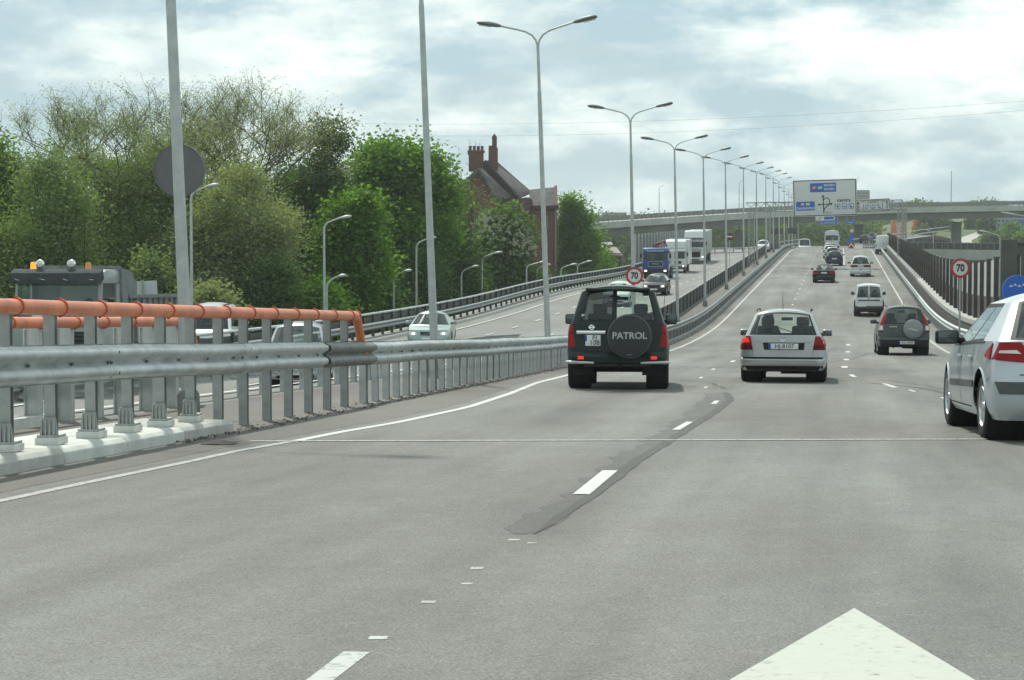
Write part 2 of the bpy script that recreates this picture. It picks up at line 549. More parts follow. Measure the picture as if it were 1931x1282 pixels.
GRASS = mat('grass_ground', (0.085, 0.120, 0.035), 0.95, var=0.35, scale=0.25, bump=0.5, bscale=3)
TERR_Z = -7.0
b = MB()
n = 40
xs = np.concatenate([np.linspace(-4500, -200, 14), np.linspace(-170, 170, 14), np.linspace(200, 4500, 14)])
ysv = np.concatenate([np.linspace(-900, -60, 5), np.linspace(-30, 600, 22), np.linspace(700, 9000, 18)])
def terr(x, y):
    return TERR_Z + 0.5 * math.sin(x * 0.03) * math.cos(y * 0.021) - 0.3
b.grid([[(x, y, terr(x, y)) for x in xs] for y in ysv])
o = b.build('ground', GRASS, smooth=60); o['kind'] = 'structure'

# shoulder, median strip
EL_PX = [(0, 945), (150, 913), (350, 872), (450, 850), (560, 831), (620, 818), (750, 796), (880, 768), (960, 742), (1010, 722), (1070, 707)]
EL = [gnd(*p) for p in EL_PX]
EL = [(EL[0][0] - (EL[1][0] - EL[0][0]) * 1.5, EL[0][1] - (EL[1][1] - EL[0][1]) * 1.5)] + EL
EL += [(-6.15, 62.0), (-6.35, 90.0), (-6.4, 125.0), (-6.4, 600.0)]
EL = [p for i, p in enumerate(EL) if i == 0 or p[1] > EL[i - 1][1]]
def edge_left(Y):
    return float(np.interp(Y, [p[1] for p in EL], [p[0] for p in EL]))
strip('shoulder', -9.2, lambda Y: edge_left(Y) - 0.28, 4, 330, SHOULDER, 0.002, nt=5)

# ------------------------------------------------------------------ painted markings
marks = empty('road_markings', label=None)
marks['kind'] = 'structure'
def line_strip(name, fx, y0, y1, w, matl=PAINTW, dz=0.004):
    b = MB()
    ys = [y for y in np.arange(y0, y1, 1.0 if y1 < 160 else 2.0)] + [y1]
    b.grid([[(fx(Y) - w / 2, Y, zr(Y) + dz), (fx(Y) + w / 2, Y, zr(Y) + dz)] for Y in ys])
    o = b.build(name, matl, marks)
    return o
line_strip('edge_line', edge_left, 6, 21.5, 0.10, PAINT_FAINT)
line_strip('edge_line', lambda Y: edge_left(Y) + 0.02, 21.5, 66, 0.12, PAINTW)
line_strip('edge_line', lambda Y: edge_left(Y) + 0.02, 66.0, 320, 0.12, PAINTW2)
line_strip('edge_line', lambda Y: 3.92 + (max(0, 74 - Y) ** 2) * 0.004, 52, 320, 0.12, PAINTW2)
line_strip('edge_line', lambda Y: 0.32, 215, 330, 0.12, PAINTW2)
def dash(poly, matl=PAINTW, dz=0.004, name='lane_dash'):
    b = MB()
    b.add([(x, y, zr(y) + dz) for x, y in poly], [tuple(range(len(poly)))])
    return b.build(name, matl, marks)
def pxdash(pts, matl=PAINTW, dz=0.002, name='lane_dash'):
    return dash([gnd(*p) for p in pts], matl, dz, name)
pxdash([(560, 1296), (612, 1296), (698, 1230), (648, 1229)], PAINTW2)
pxdash([(1080, 933), (1112, 933), (1165, 888), (1136, 888)], dz=0.0065)
pxdash([(1267, 811), (1282, 811), (1307, 796), (1294, 796)], dz=0.0065)
pxdash([(1340, 762), (1351, 762), (1357, 756), (1348, 756)], dz=0.0065)
for x, y, w, h in ((713, 1203, 19, 3), (808, 1135.5, 15, 2.2), (880, 1101, 12, 1.6), (899, 1071.5, 13, 2), (969, 1018, 12, 1.6), (1003, 1024, 10, 1.2)):
    pxdash([(x - w, y + h), (x + w - 3, y + h), (x + w + 1, y - h), (x - w + 3, y - h)], PAINTW2 if x < 800 else PAINT_FAINT)
for x, y, w, h in ((1331, 730, 5, 1.3), (1322, 712, 5, 1.3), (1345, 696, 5, 1.1), (1382, 681, 6, 1.4)):
    pxdash([(x - w, y + h), (x + w - 4, y + h), (x + w, y - h), (x - w + 4, y - h)])
for k in range(11):                       # left dashed line up the ramp
    y0 = 127 + k * 8.0 * (1.0 if k < 3 else 1.0)
    dash([(-3.08, y0), (-2.97, y0), (-2.97, y0 + 1.6), (-3.08, y0 + 1.6)], PAINTW2)
for k in range(9):
    y0 = 216 + k * 8.0
    dash([(-3.08, y0), (-2.97, y0), (-2.97, y0 + 1.6), (-3.08, y0 + 1.6)], PAINTW2)
for (x, y) in ((1592.6, 692), (1596, 678), (1599, 663.5), (1599.5, 650)):
    X, Y = gnd(x, y)
    dash([(X - 0.08, Y - 0.9), (X + 0.08, Y - 0.9), (X + 0.08, Y + 0.9), (X - 0.08, Y + 0.9)])
for poly in ([(1600, 706), (1608, 706), (1616, 710.5), (1607, 710.5)], [(1662, 723), (1670, 723), (1693, 730), (1683, 730.5)],
             [(1772, 749), (1781, 749), (1812, 759), (1800, 759.5)], [(1712, 735), (1716, 734.6), (1728, 738), (1723, 738.6)]):
    pxdash(poly)
# big white arrow on our lane
tipx, tipy = gnd(1611, 1147)
aw = 0.47
b = MB()
tri = [(tipx, tipy), (tipx - aw, tipy - 2.05), (tipx - 0.10, tipy - 2.05), (tipx - 0.10, tipy - 4.6), (tipx + 0.10, tipy - 4.6), (tipx + 0.10, tipy - 2.05), (tipx + aw, tipy - 2.05)]
b.add([(x, y, zr(y) + 0.002) for x, y in tri], [(0, 1, 2, 5, 6), (2, 3, 4, 5)])
b.build('lane_arrow', wear_paint('arrow_paint', (0.46, 0.475, 0.425), 0.37), marks)
# thin pale joint line across the carriageway
jy = gnd(1000, 830.5)[1]
jl = MB()
pL, pR = gnd(470, 833), gnd(1925, 829)
jl.add([(pL[0], pL[1] - 0.03, zr(pL[1]) + 0.0085), (pR[0], pR[1] - 0.03, zr(pR[1]) + 0.0085), (pR[0], pR[1] + 0.06, zr(pR[1]) + 0.0085), (pL[0], pL[1] + 0.06, zr(pL[1]) + 0.0085)], [(0, 1, 2, 3)])
jl.build('joint_line', PAINT_FAINT, marks)
# dark repair strip under the dashed line, ragged edges
def ragged(lpx, rpx, amp, n=40, amp_r=None, z=0.002):
    L = sorted([gnd(*p) for p in lpx], key=lambda q: q[1]); R = sorted([gnd(*p) for p in rpx], key=lambda q: q[1])
    y0, y1 = max(L[0][1], R[0][1]), min(L[-1][1], R[-1][1])
    amp_r = amp * 0.35 if amp_r is None else amp_r
    rows = []
    jl_ = jr_ = 0.0
    for k in range(n + 1):
        Y = y0 + (y1 - y0) * k / n
        xl = float(np.interp(Y, [q[1] for q in L], [q[0] for q in L])); xr = float(np.interp(Y, [q[1] for q in R], [q[0] for q in R]))
        jl_ = 0.55 * jl_ + random.uniform(-amp, amp); jr_ = 0.55 * jr_ + random.uniform(-amp_r, amp_r)
        pinch = min(1.0, min(k, n - k) / 4.0 + 0.35)
        m_ = (xl + xr) / 2
        xl = m_ + (xl + jl_ - m_) * pinch; xr = m_ + (xr + jr_ - m_) * pinch
        rows.append([(xl, Y, zr(Y) + z), ((xl + xr) / 2, Y + random.uniform(-0.05, 0.05), zr(Y) + z), (xr, Y, zr(Y) + z)])
    return MB().grid(rows)
PATCH2 = asphalt_mat('asphalt_patch_mid', (0.150, 0.151, 0.142), (0.112, 0.111, 0.104), 1.2, 0.5)
o = ragged([(950, 1008), (985, 985), (1080, 925), (1170, 858), (1240, 812), (1310, 772), (1335, 746), (1340, 740)], [(1010, 1008), (1034, 1000), (1118, 942), (1210, 868), (1290, 818), (1352, 778), (1383, 752), (1376, 740)], 0.06, 150, 0.02).build('road_repair_strip', PATCH2); o['kind'] = 'structure'
o = ragged([(1000, 1008), (1092, 942), (1190, 868), (1273, 818), (1338, 778), (1370, 754), (1360, 740)], [(1012, 1008), (1120, 942), (1213, 868), (1293, 818), (1355, 778), (1385, 754), (1377, 740)], 0.010, 110, 0.012).build('road_seal_band', ASPH_DK); o.location.z = 0.002; o['kind'] = 'structure'
# cracks and tyre streaks
def crack(px, w, matl=ASPH_DK, jit=0.04, sub=10, name='road_crack'):
    P = [gnd(*p) for p in px]
    rows = []
    m = (len(P) - 1) * sub
    for k in range(m + 1):
        i = min(k // sub, len(P) - 2); f = k / sub - i
        x = P[i][0] * (1 - f) + P[i + 1][0] * f; y = P[i][1] * (1 - f) + P[i + 1][1] * f
        dx, dy = P[i + 1][0] - P[i][0], P[i + 1][1] - P[i][1]
        l = math.hypot(dx, dy); nx, ny = -dy / l, dx / l
        j = random.uniform(-jit, jit); ww = w * random.uniform(0.5, 1.2)
        rows.append([(x + nx * (j - ww), y + ny * (j - ww), zr(y) + 0.0012), (x + nx * (j + ww), y + ny * (j + ww), zr(y) + 0.0012)])
    o = MB().grid(rows).build(name, matl); o['kind'] = 'structure'
crack([(1270, 690), (1330, 694), (1400, 690)], 0.05)
crack([(1270, 716), (1340, 722), (1368, 734)], 0.05)
crack([(1558, 684), (1600, 678), (1640, 666)], 0.05)
crack([(1565, 692), (1640, 697), (1750, 702)], 0.035)
crack([(1640, 722), (1740, 732), (1800, 745)], 0.10)
crack([(1660, 716), (1740, 726), (1800, 737)], 0.05)
crack([(1570, 531), (1620, 529.6), (1672, 529.2)], 0.16)
crack([(1100, 738), (1180, 742), (1330, 741)], 0.04)
# opposite carriageway lines
def oline(fx, y0, y1, w, dashd=None):
    ys = list(np.arange(y0, y1, 2.0))
    if dashd is None:
        b = MB()
        b.grid([[(fx - w / 2, Y, zopp(fx, Y) + 0.03), (fx + w / 2, Y, zopp(fx, Y) + 0.03)] for Y in ys])
        b.build('edge_line', PAINTW, marks)
    else:
        y = y0
        while y < y1:
            b = MB()
            b.grid([[(fx - w / 2, Y, zopp(fx, Y) + 0.03), (fx + w / 2, Y, zopp(fx, Y) + 0.03)] for Y in (y, y + 1, y + 2)])
            b.build('lane_dash', PAINTW, marks)
            y += dashd
oline(-10.3, 20, 330, 0.13)
oline(-18.6, 30, 330, 0.14)
oline(-13.2, 24, 250, 0.13, 8)
oline(-16.1, 32, 250, 0.13, 8)

# lumps of dirt along the foot of the posts
DIRT = mat('dirt', (0.085, 0.070, 0.055), 0.95, var=0.4, scale=30)
nl = 1600
yy = 21 + 40 * RNG.random(nl) ** 1.5
tt = np.array([-6.72 - 0.45 * abs(RNG.normal(0, 0.5)) + 0.15 * RNG.random() for _ in yy])
sz = 0.006 + 0.020 * RNG.random(nl) ** 2
tet = np.array([[1, 0, 0], [-0.5, 0.86, 0], [-0.5, -0.86, 0], [0, 0, 0.9]])
V = []; F = []
for i in range(nl):
    c = np.array([tt[i], yy[i], zr(yy[i]) + 0.006])
    V.append(c + tet * sz[i]); F += [[4 * i, 4 * i + 1, 4 * i + 3], [4 * i + 1, 4 * i + 2, 4 * i + 3], [4 * i + 2, 4 * i, 4 * i + 3]]
o = link('roadside_grit', mesh_np('roadside_grit', np.concatenate(V), F, DIRT))
tag(o, 'small dark grit lying along the foot of the guardrail posts', 'grit', kind='stuff')
# ================================================================== guardrails
WPROF = [(0.010, 0.155), (0.0, 0.150), (0.028, 0.128), (0.078, 0.106), (0.083, 0.078), (0.075, 0.050), (0.024, 0.022), (0.0, 0.0),
         (0.024, -0.022), (0.075, -0.050), (0.083, -0.078), (0.078, -0.106), (0.028, -0.128), (0.0, -0.150), (0.010, -0.155)]
def wbeam(path, side=1, off=0.0, sc=1.0):
    """path: world points along the beam's mid line; the corrugation bulges to side*X"""
    b = MB()
    rows = []
    for i, p in enumerate(path):
        a = path[max(0, i - 1)]; c = path[min(len(path) - 1, i + 1)]
        d = Vector((c[0] - a[0], c[1] - a[1], 0)).normalized()
        nrm = Vector((d.y, -d.x, 0)) * side
        rows.append([Vector(p) + nrm * (q * 1.1 + off) + Vector((0, 0, z * sc)) for q, z in WPROF])
    b.grid(rows)
    back = [[v - Vector((0.006 * side, 0, 0)) for v in r] for r in rows]
    b.grid(back)
    return b
def post_mesh(h, w=0.10, d=0.12, name='post', matl=None):
    b = MB()
    t = 0.008
    b.box((0, d / 2, h / 2), (w, t, h)); b.box((0, -d / 2, h / 2), (w, t, h)); b.box((-w / 2 + t, 0, h / 2), (t, d - t, h * 0.999))
    return b.mesh(name, matl or GALV)
BOLT = MB().lathe([(0.0, 0.012), (0.014, 0.012), (0.018, 0.0)], 'x', 8).mesh('bolt', DKSTEEL)
BOLT2 = MB().box((0.004, 0, 0), (0.010, 0.05, 0.022)).mesh('bolt', DKSTEEL)

# --- near rail with orange tube, our side of the bridge end
FT = [(10, -6.92), (22, -6.92), (30, -7.02), (56, -7.2), (400, -7.2)]
def fr_t(Y): return float(np.interp(Y, [a for a, _ in FT], [c for _, c in FT]))
def fr_top(Y): return float(np.interp(Y, [16, 22, 30, 45, 56, 400], [1.05, 1.0, 0.92, 0.82, 0.78, 0.78]))
rail_f = empty('guardrail', (fr_t(23), 23, zr(23)), label='galvanised guardrail with close posts running from the kerb towards the dark off-roader', cat='guardrail')
def rl(parent, p):
    return (p[0] - parent.location.x, p[1] - parent.location.y, p[2] - parent.location.z)
segs = [10.0, 14.6, 19.35, 24.05, 28.35, 31.2, 34.6, 38.6, 42.6, 46.6, 50.6, 54.6, 58.6]
while segs[-1] < 325: segs.append(segs[-1] + (4.0 if segs[-1] < 150 else 8.0))
for i in range(len(segs) - 1):
    y0, y1 = segs[i], segs[i + 1]
    ys = np.linspace(y0 - 0.12, y1 + 0.12, 5)
    wob = [0.004 * math.sin(y * 1.3) + 0.005 * math.sin(y * 0.7 + 1) for y in ys]
    dull = i in (4,)
    old = y0 > 70
    path = [rl(rail_f, (fr_t(y), y, zr(y) + fr_top(y) - 0.155 + w)) for y, w in zip(ys, wob)]
    o = wbeam(path, 1, 0.03 if dull else (0.004 if i % 2 else 0.0), 1.14 if y0 < 60 else 1.0).build('rail_beam', GALV_OLD if dull else (GALV_D if y0 > 58 else GALV), rail_f, smooth=60)
    if dull: o['label'] = 'duller grey end length of guardrail beam'
    if y0 < 62:
        for by, bz in ((y0, 0.125), (y0, -0.125), (y0 + 0.14, 0.1), (y0 + 0.14, -0.10), (y0, 0.0)):
            link('bolt', BOLT, rail_f, rl(rail_f, (fr_t(by) + (0.045 if abs(bz) > 0.11 else 0.082 if bz else 0.02), by, zr(by) + fr_top(by) - 0.155 + bz)))
PF_Y = list(np.arange(16.3, 30.2, 1.05))
PM_H = post_mesh(1.30, 0.105, 0.07, 'post', GALV_D)
GUSS = MB()
GUSS.prism([(-0.085, 0), (0.085, 0), (0.062, 0.17), (-0.062, 0.17)], -0.075, -0.045, 'y')
for gx in (-0.06, -0.02, 0.02, 0.06):
    GUSS.prism([(-0.10, 0), (-0.05, 0), (-0.05, 0.16), (-0.082, 0.15)], gx - 0.007, gx + 0.007, 'x')
GUSS.box((0, 0, 0.0), (0.20, 0.21, 0.022))
GUSS = GUSS.mesh('base_plate', GALV_D)
rail_o = empty('orange_handrail', (-6.98, 23, zr(23)), label='thick orange tube handrail on grey posts nearest the camera, ending in a slanted brace', cat='handrail')
KERB_END = 23.2
KERB_H = 0.14
for i, Y in enumerate(PF_Y):
    t = -7.10
    base = zr(Y) + (KERB_H + 0.07 if Y < KERB_END - 0.2 else 0.0)
    top = zr(Y) + 1.33
    o = MB().mesh('x') if False else None
    p = link('post', PM_H, rail_o, rl(rail_o, (t, Y, base)))
    p.scale = (1, 1, (top - base) / 1.30)
    if Y < KERB_END - 0.2:
        link('base_plate', GUSS, rail_o, rl(rail_o, (t, Y, base + 0.012)))
        box('plinth', rl(rail_o, (t, Y, base - 0.033)), (0.23, 0.24, 0.066), CONC_L, rail_o, 0.008)
    # lug that carries the beam
    link('bolt', BOLT2, rail_f, rl(rail_f, (fr_t(Y) + 0.022, Y, zr(Y) + fr_top(Y) - 0.155)))
tz = lambda Y: float(np.interp(Y, [16, 30], [1.40, 1.315])) + zr(Y)
RING = MB().lathe([(0.066, -0.016), (0.079, -0.016), (0.079, 0.016), (0.066, 0.016)], 'y', 20)
RING.box((0, 0, 0.082), (0.016, 0.04, 0.016)); RING.box((0, 0, -0.082), (0.016, 0.04, 0.016))
RING = RING.mesh('clamp_ring', ORANGE_D, smooth=40)
ys = [10.0] + PF_Y + [30.45]
for i in range(len(ys) - 1):
    a, c = ys[i], ys[i + 1]
    pts = [rl(rail_o, (-7.04, a, tz(a))), rl(rail_o, (-7.04, c, tz(c)))]
    MB().tube(pts, 0.068, 20).build('tube', ORANGE, rail_o, smooth=50)
for Y in PF_Y + [30.35]:
    link('clamp_ring', RING, rail_o, rl(rail_o, (-7.04, Y + 0.1, tz(Y))))
MB().tube([rl(rail_o, (-7.04, 30.30, tz(30.3))), rl(rail_o, (-7.04, 30.5, tz(30.3) - 0.03)), rl(rail_o, (-7.04, 30.95, zr(31) + 0.72))], [0.068, 0.068, 0.064], 16).build('brace', ORANGE, rail_o, smooth=50)
# closely set posts after the tube
PM1 = post_mesh(1.0, 0.10, 0.14, 'post', GALV)
yy = 31.2
while yy < 62:
    p = link('post', PM1, rail_f, rl(rail_f, (fr_t(yy) - 0.07, yy, zr(yy) - 0.02)))
    p.scale = (1, 1, fr_top(yy) - 0.03)
    p.rotation_euler = (0, random.uniform(-0.012, 0.012), random.uniform(-0.1, 0.1))
    if yy < 60: link('bolt', BOLT2, rail_f, rl(rail_f, (fr_t(yy) + 0.022, yy, zr(yy) + fr_top(yy) - 0.155)))
    yy += 0.82 if yy < 44 else 0.66
while yy < 240:
    p = link('post', PM1, rail_f, rl(rail_f, (fr_t(yy) - 0.07, yy, zr(yy) - 0.02)))
    p.scale = (1, 1, fr_top(yy) - 0.03)
    yy += 2.0
# shade under the beam further up the ramp, made as added dark plates
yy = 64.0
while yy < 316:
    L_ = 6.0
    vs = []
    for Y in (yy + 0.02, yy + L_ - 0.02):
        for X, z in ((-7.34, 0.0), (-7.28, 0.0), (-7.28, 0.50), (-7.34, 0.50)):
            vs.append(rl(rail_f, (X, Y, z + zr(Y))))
    MB().add(vs, [(0, 1, 2, 3), (7, 6, 5, 4)] + [(k, k + 4, (k + 1) % 4 + 4, (k + 1) % 4) for k in range(4)]).build('shade_plate', DKSTEEL, rail_f)
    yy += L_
# concrete kerb of the bridge end
kerb = empty('kerb', (-6.8, 16, zr(16)), label='pale concrete kerb block under the near orange handrail', cat='kerb')
ky = [8.0, 10.5, 13.0, 15.5, 17.9, 19.6, 21.4, KERB_END]
for i in range(len(ky) - 1):
    a, c = ky[i] + 0.008, ky[i + 1] - 0.008
    poly = [(-7.85, -0.3), (-7.85, KERB_H), (-6.84, KERB_H), (-6.79, KERB_H - 0.04), (-6.77, -0.3)]
    b = MB()
    vs = [rl(kerb, (x, a, z + zr(a))) for x, z in poly] + [rl(kerb, (x, c, z + zr(c))) for x, z in poly]
    nn = len(poly)
    b.add(vs, [tuple(range(nn)), tuple(reversed(range(nn, 2 * nn)))] + [(k, k + nn, (k + 1) % nn + nn, (k + 1) % nn) for k in range(nn)])
    b.build('kerb_block', CONC_L if i % 3 else CONC, kerb, 0.012, 40)
# black scrap of rubber by the kerb end
x, y = gnd(412, 838)
b = MB()
rows = []
for i in range(9):
    r = []
    for j in range(5):
        u = i / 8 * 2 - 1; v = j / 4 * 2 - 1
        r.append((x + u * 0.17, y + v * 0.16 + 0.05 * u * u, zr(y) + 0.012 + 0.035 * max(0, 1 - u * u * 0.8 - v * v * 0.8) * (0.6 + 0.6 * random.random())))
    rows.append(r)
tag(b.grid(rows).build('rubber_scrap', RUBBER, smooth=60), 'black scrap of tyre rubber lying beside the kerb end', 'scrap')

# --- second handrail, on the far side of the median
rail_b = empty('orange_handrail', (-9.45, 27, zr(27)), label='second orange tube handrail on round-topped posts behind the first, in front of the dump truck', cat='handrail')
PB = MB()
arc = [(-0.10, 0.0), (-0.10, 1.16)] + [(-0.10 + 0.14 * (1 - math.cos(a)), 1.16 + 0.14 * math.sin(a)) for a in np.linspace(0.3, math.pi / 2, 5)]
inner = [(0.10, 1.30), (0.10, 0.0)]
PB.prism(arc + inner, -0.02, 0.02, 'y')
PB.box((-0.09, 0, 0.6), (0.02, 0.12, 1.18)); PB.box((0.09, 0, 0.62), (0.02, 0.12, 1.24))
PB = PB.mesh('post', GALV)
PB_Y = [20.9, 21.95, 23.0, 24.05, 25.1, 26.15, 27.2, 28.25, 29.3]
for Y in PB_Y:
    link('post', PB, rail_b, rl(rail_b, (-9.5, Y, zr(Y) - 0.05)))
    link('clamp_ring', RING, rail_b, rl(rail_b, (-9.36, Y, zr(Y) + 1.22)))
ys = [16.0] + PB_Y + [29.6]
for a, c in zip(ys[:-1], ys[1:]):
    MB().tube([rl(rail_b, (-9.36, a, zr(a) + 1.22)), rl(rail_b, (-9.36, c, zr(c) + 1.22))], 0.068, 16).build('tube', ORANGE, rail_b, smooth=50)
MB().tube([rl(rail_b, (-9.36, 29.5, zr(29.5) + 1.22)), rl(rail_b, (-9.36, 29.75, zr(29.5) + 1.18)), rl(rail_b, (-9.38, 30.2, zr(30) + 0.62))], [0.068, 0.068, 0.06], 14).build('brace', ORANGE, rail_b, smooth=50)
rail_b2 = empty('guardrail', (-9.6, 40, zr(40)), label='galvanised guardrail along the far side of the median strip', cat='guardrail')
ys = np.arange(16, 64, 4.0)
for y0 in ys:
    path = [rl(rail_b2, (-9.62, y, zr(y) + (0.42 if y < 40 else 0.42 + min(0.18, (y - 40) * 0.01)))) for y in np.linspace(y0 - 0.1, y0 + 4.1, 3)]
    wbeam(path, -1).build('rail_beam', GALV, rail_b2, smooth=60)
y = 30.3
while y < 64:
    p = link('post', PM1, rail_b2, rl(rail_b2, (-9.52, y, zr(y) - 0.05)))
    p.scale = (1, 1, 0.72)
    y += 1.33
b = MB()
poly = [(-9.95, -0.6), (-9.95, 0.10), (-9.3, 0.12), (-9.25, -0.3)]
for a, c in zip(np.arange(10, 24, 2.0), np.arange(12, 26, 2.0)):
    vs = [(x + 9.6, a - 40, z + zr(a) - zr(40)) for x, z in poly] + [(x + 9.6, c - 0.015 - 40, z + zr(c) - zr(40)) for x, z in poly]
    MB().add(vs, [(0, 1, 2, 3), (7, 6, 5, 4)] + [(k, k + 4, (k + 1) % 4 + 4, (k + 1) % 4) for k in range(4)]).build('kerb_block', CONC_L, rail_b2)

# --- dark parapet of the opposite carriageway on the median side
par = empty('median_parapet', (-9.35, 120, zr(120)), label='long dark steel parapet along the median below the street lamps', cat='parapet')
PAN = mat('parapet_panel', (0.075, 0.080, 0.076), 0.6, 0.2, var=0.3, scale=2.0)
y = 58.0
while y < 330:
    L = 3.0 if y < 180 else 6.0
    hh = 0.95 * min(1, (y - 50) / 40)
    for (dx, zlo, zhi, th, mt, nm) in ((0.0, 0.0, hh - 0.08, 0.05, PAN, 'panel'), (0, hh - 0.07, hh, 0.11, GALV_OLD, 'top_rail')):
        vs = []
        for Y in (y + 0.03, y + L - 0.03):
            for X, z in ((-th / 2, zlo), (th / 2, zlo), (th / 2, zhi), (-th / 2, zhi)):
                vs.append((X, Y - 120, z + zr(Y) - zr(120)))
        MB().add(vs, [(0, 1, 2, 3), (7, 6, 5, 4)] + [(k, k + 4, (k + 1) % 4 + 4, (k + 1) % 4) for k in range(4)]).build(nm, mt, par)
    box('post', (0.045, y - 120, zr(y) - zr(120) + hh / 2), (0.09, 0.09, hh), DKSTEEL, par)
    y += L
kb = strip('median_kerb', -7.62, -6.92, 58, 330, CONC_D, 0.12, nt=2, skirt=None)
b = MB(); b.grid([[(-6.92, Y, zr(Y) + 0.12), (-6.90, Y, zr(Y) - 0.02)] for Y in ygrid(58, 330)]); o = b.build('median_kerb_face', CONC_D); o['kind'] = 'structure'

# --- outer rails of the opposite carriageway
ro = empty('guardrail', (-20.3, 120, zopp(-20.3, 120)), label='double rail barrier along the outer edge of the opposite carriageway, in front of the trees', cat='guardrail')
def zl(Y): return zopp(-20.3, Y)
oy = 34.0
while oy < 290:
    L = 4.0 if oy < 170 else 8.0
    ysg = np.linspace(oy - 0.05, oy + L + 0.05, 3)
    wbeam([(0.0, y - 120, zl(y) - zl(120) + 0.62) for y in ysg], 1).build('rail_beam', GALV_D, ro, smooth=60)
    MB().tube([(-0.25, y - 120, zl(y) - zl(120) + 1.12) for y in ysg], 0.055, 8).build('top_rail', GALV, ro, smooth=60)
    vs = []
    for Y in (oy + 0.03, oy + L - 0.03):
        for X, z in ((-0.27, 0.72), (-0.23, 0.72), (-0.23, 0.98), (-0.27, 0.98)):
            vs.append((X, Y - 120, z + zl(Y) - zl(120)))
    MB().add(vs, [(0, 1, 2, 3), (7, 6, 5, 4)] + [(k, k + 4, (k + 1) % 4 + 4, (k + 1) % 4) for k in range(4)]).build('mesh_panel', DKSTEEL, ro)
    for yy in np.arange(oy, oy + L - 0.1, 2.0):
        MB().box((-0.2, yy - 120, zl(yy) - zl(120) + 0.55), (0.12, 0.1, 1.10)).build('post', DKSTEEL, ro)
    oy += L
strip('verge_kerb', -20.7, -19.7, 34, 300, CONC_D, 0.13, zf=zopp)
b = MB(); b.grid([[(-19.7, Y, zopp(-19.7, Y) + 0.13), (-19.66, Y, zopp(-19.7, Y) - 0.03)] for Y in ygrid(34, 300)]); o = b.build('verge_kerb_face', CONC); o['kind'] = 'structure'

# --- right hand rail, parapet and noise wall
rr_ = empty('guardrail', (4.75, 120, zr(120)), label='pale corrugated guardrail along the right edge of the ramp', cat='guardrail')
def rt(Y): return 4.78 + max(0, 88 - Y) ** 2 * 0.0016
y = 48.0
while y < 320:
    L = 4.0 if y < 160 else 8.0
    ysg = np.linspace(y - 0.05, y + L + 0.05, 4)
    wbeam([(rt(q) - 4.75, q - 120, zr(q) - zr(120) + 0.64) for q in ysg], -1).build('rail_beam', GALV if y < 130 else GALV_D, rr_, smooth=60)
    for q in np.arange(y, y + L - 0.1, 2.0):
        p = link('post', PM1, rr_, (rt(q) - 4.75 + 0.07, q - 120, zr(q) - zr(120)))
        p.scale = (1, 1, 0.72)
    y += L
wall = empty('noise_wall', (5.7, 76, zr(76)), label='long noise wall of pale panels with dark upright fins beside the right lane', cat='wall')
def wt_(Y): return 5.72 + max(0, 80 - Y) * 0.1
PANELW = mat('wall_panel_pale', (0.50, 0.51, 0.49), 0.6, var=0.10, scale=1.0)
PANELD = mat('wall_panel_dark', (0.080, 0.074, 0.067), 0.7, var=0.2, scale=2.0)
FIN = mat('wall_fin', (0.078, 0.071, 0.064), 0.75, var=0.25, scale=3.0)
WZ = zr(76)
bay = 4.0
y = 76.0
while y < 266:
    hw = float(np.interp(y, [76, 113, 140, 233, 270], [3.0, 2.95, 2.65, 2.1, 1.9])); ya, yb = y + 0.02, y + bay - 0.02
    for zlo, zhi, mt, th, nm in ((0.0, 0.55, PANELW, 0.16, 'base_panel'), (0.56, 1.60, PANELD, 0.10, 'lower_panel'), (1.61, hw, PANELW, 0.10, 'upper_panel')):
        vs = []
        for Y in (ya, yb):
            for X, z in ((0, zlo), (th, zlo), (th, zhi), (0, zhi)):
                vs.append((X + wt_(Y) - 5.7, Y - 76, z + zr(Y) - WZ + 0.45))
        MB().add(vs, [(0, 1, 2, 3), (7, 6, 5, 4)] + [(k, k + 4, (k + 1) % 4 + 4, (k + 1) % 4) for k in range(4)]).build(nm, mt, wall)
    box('fin', (wt_(y) - 5.7 - 0.05, y - 76, zr(y) - WZ + 0.45 + hw / 2 + 0.04), (0.20, 0.28, hw + 0.10), FIN, wall)
    y += bay
box('end_post', (0.05, -0.5, 1.9), (0.55, 0.5, 4.3), mat('pillar_dark', (0.085, 0.088, 0.080), 0.85, var=0.2, scale=1.5), wall, 0.02)
PARD = mat('parapet_dark', (0.075, 0.072, 0.066), 0.8, var=0.3, scale=1.5)
pp = empty('concrete_parapet', (5.3, 120, zr(120)), label='low dark parapet with pale cap under the noise wall on the right', cat='parapet')
y = 50.0
while y < 316:
    vs = []
    tx = lambda Y: max(0, 84 - Y) ** 2 * 0.0016
    for Y in (y + 0.02, y + 5.98):
        for X, z in ((-0.05, 0), (0.38, 0), (0.38, 0.98), (0.04, 0.98), (0.0, 0.80)):
            vs.append((X + tx(Y), Y - 120, z + zr(Y) - zr(120)))
    MB().add(vs, [(0, 1, 2, 3, 4), (9, 8, 7, 6, 5)] + [(k, k + 5, (k + 1) % 5 + 5, (k + 1) % 5) for k in range(5)]).build('parapet_block', PARD, pp)
    vs = []
    for Y in (y + 0.01, y + 5.99):
        for X, z in ((-0.03, 0.90), (0.40, 0.985), (0.40, 1.10), (-0.03, 1.10)):
            vs.append((X + tx(Y), Y - 120, z + zr(Y) - zr(120)))
    MB().add(vs, [(0, 1, 2, 3), (7, 6, 5, 4)] + [(k, k + 4, (k + 1) % 4 + 4, (k + 1) % 4) for k in range(4)]).build('parapet_cap', CONC if y < 150 else GALV_OLD, pp)
    y += 6.0

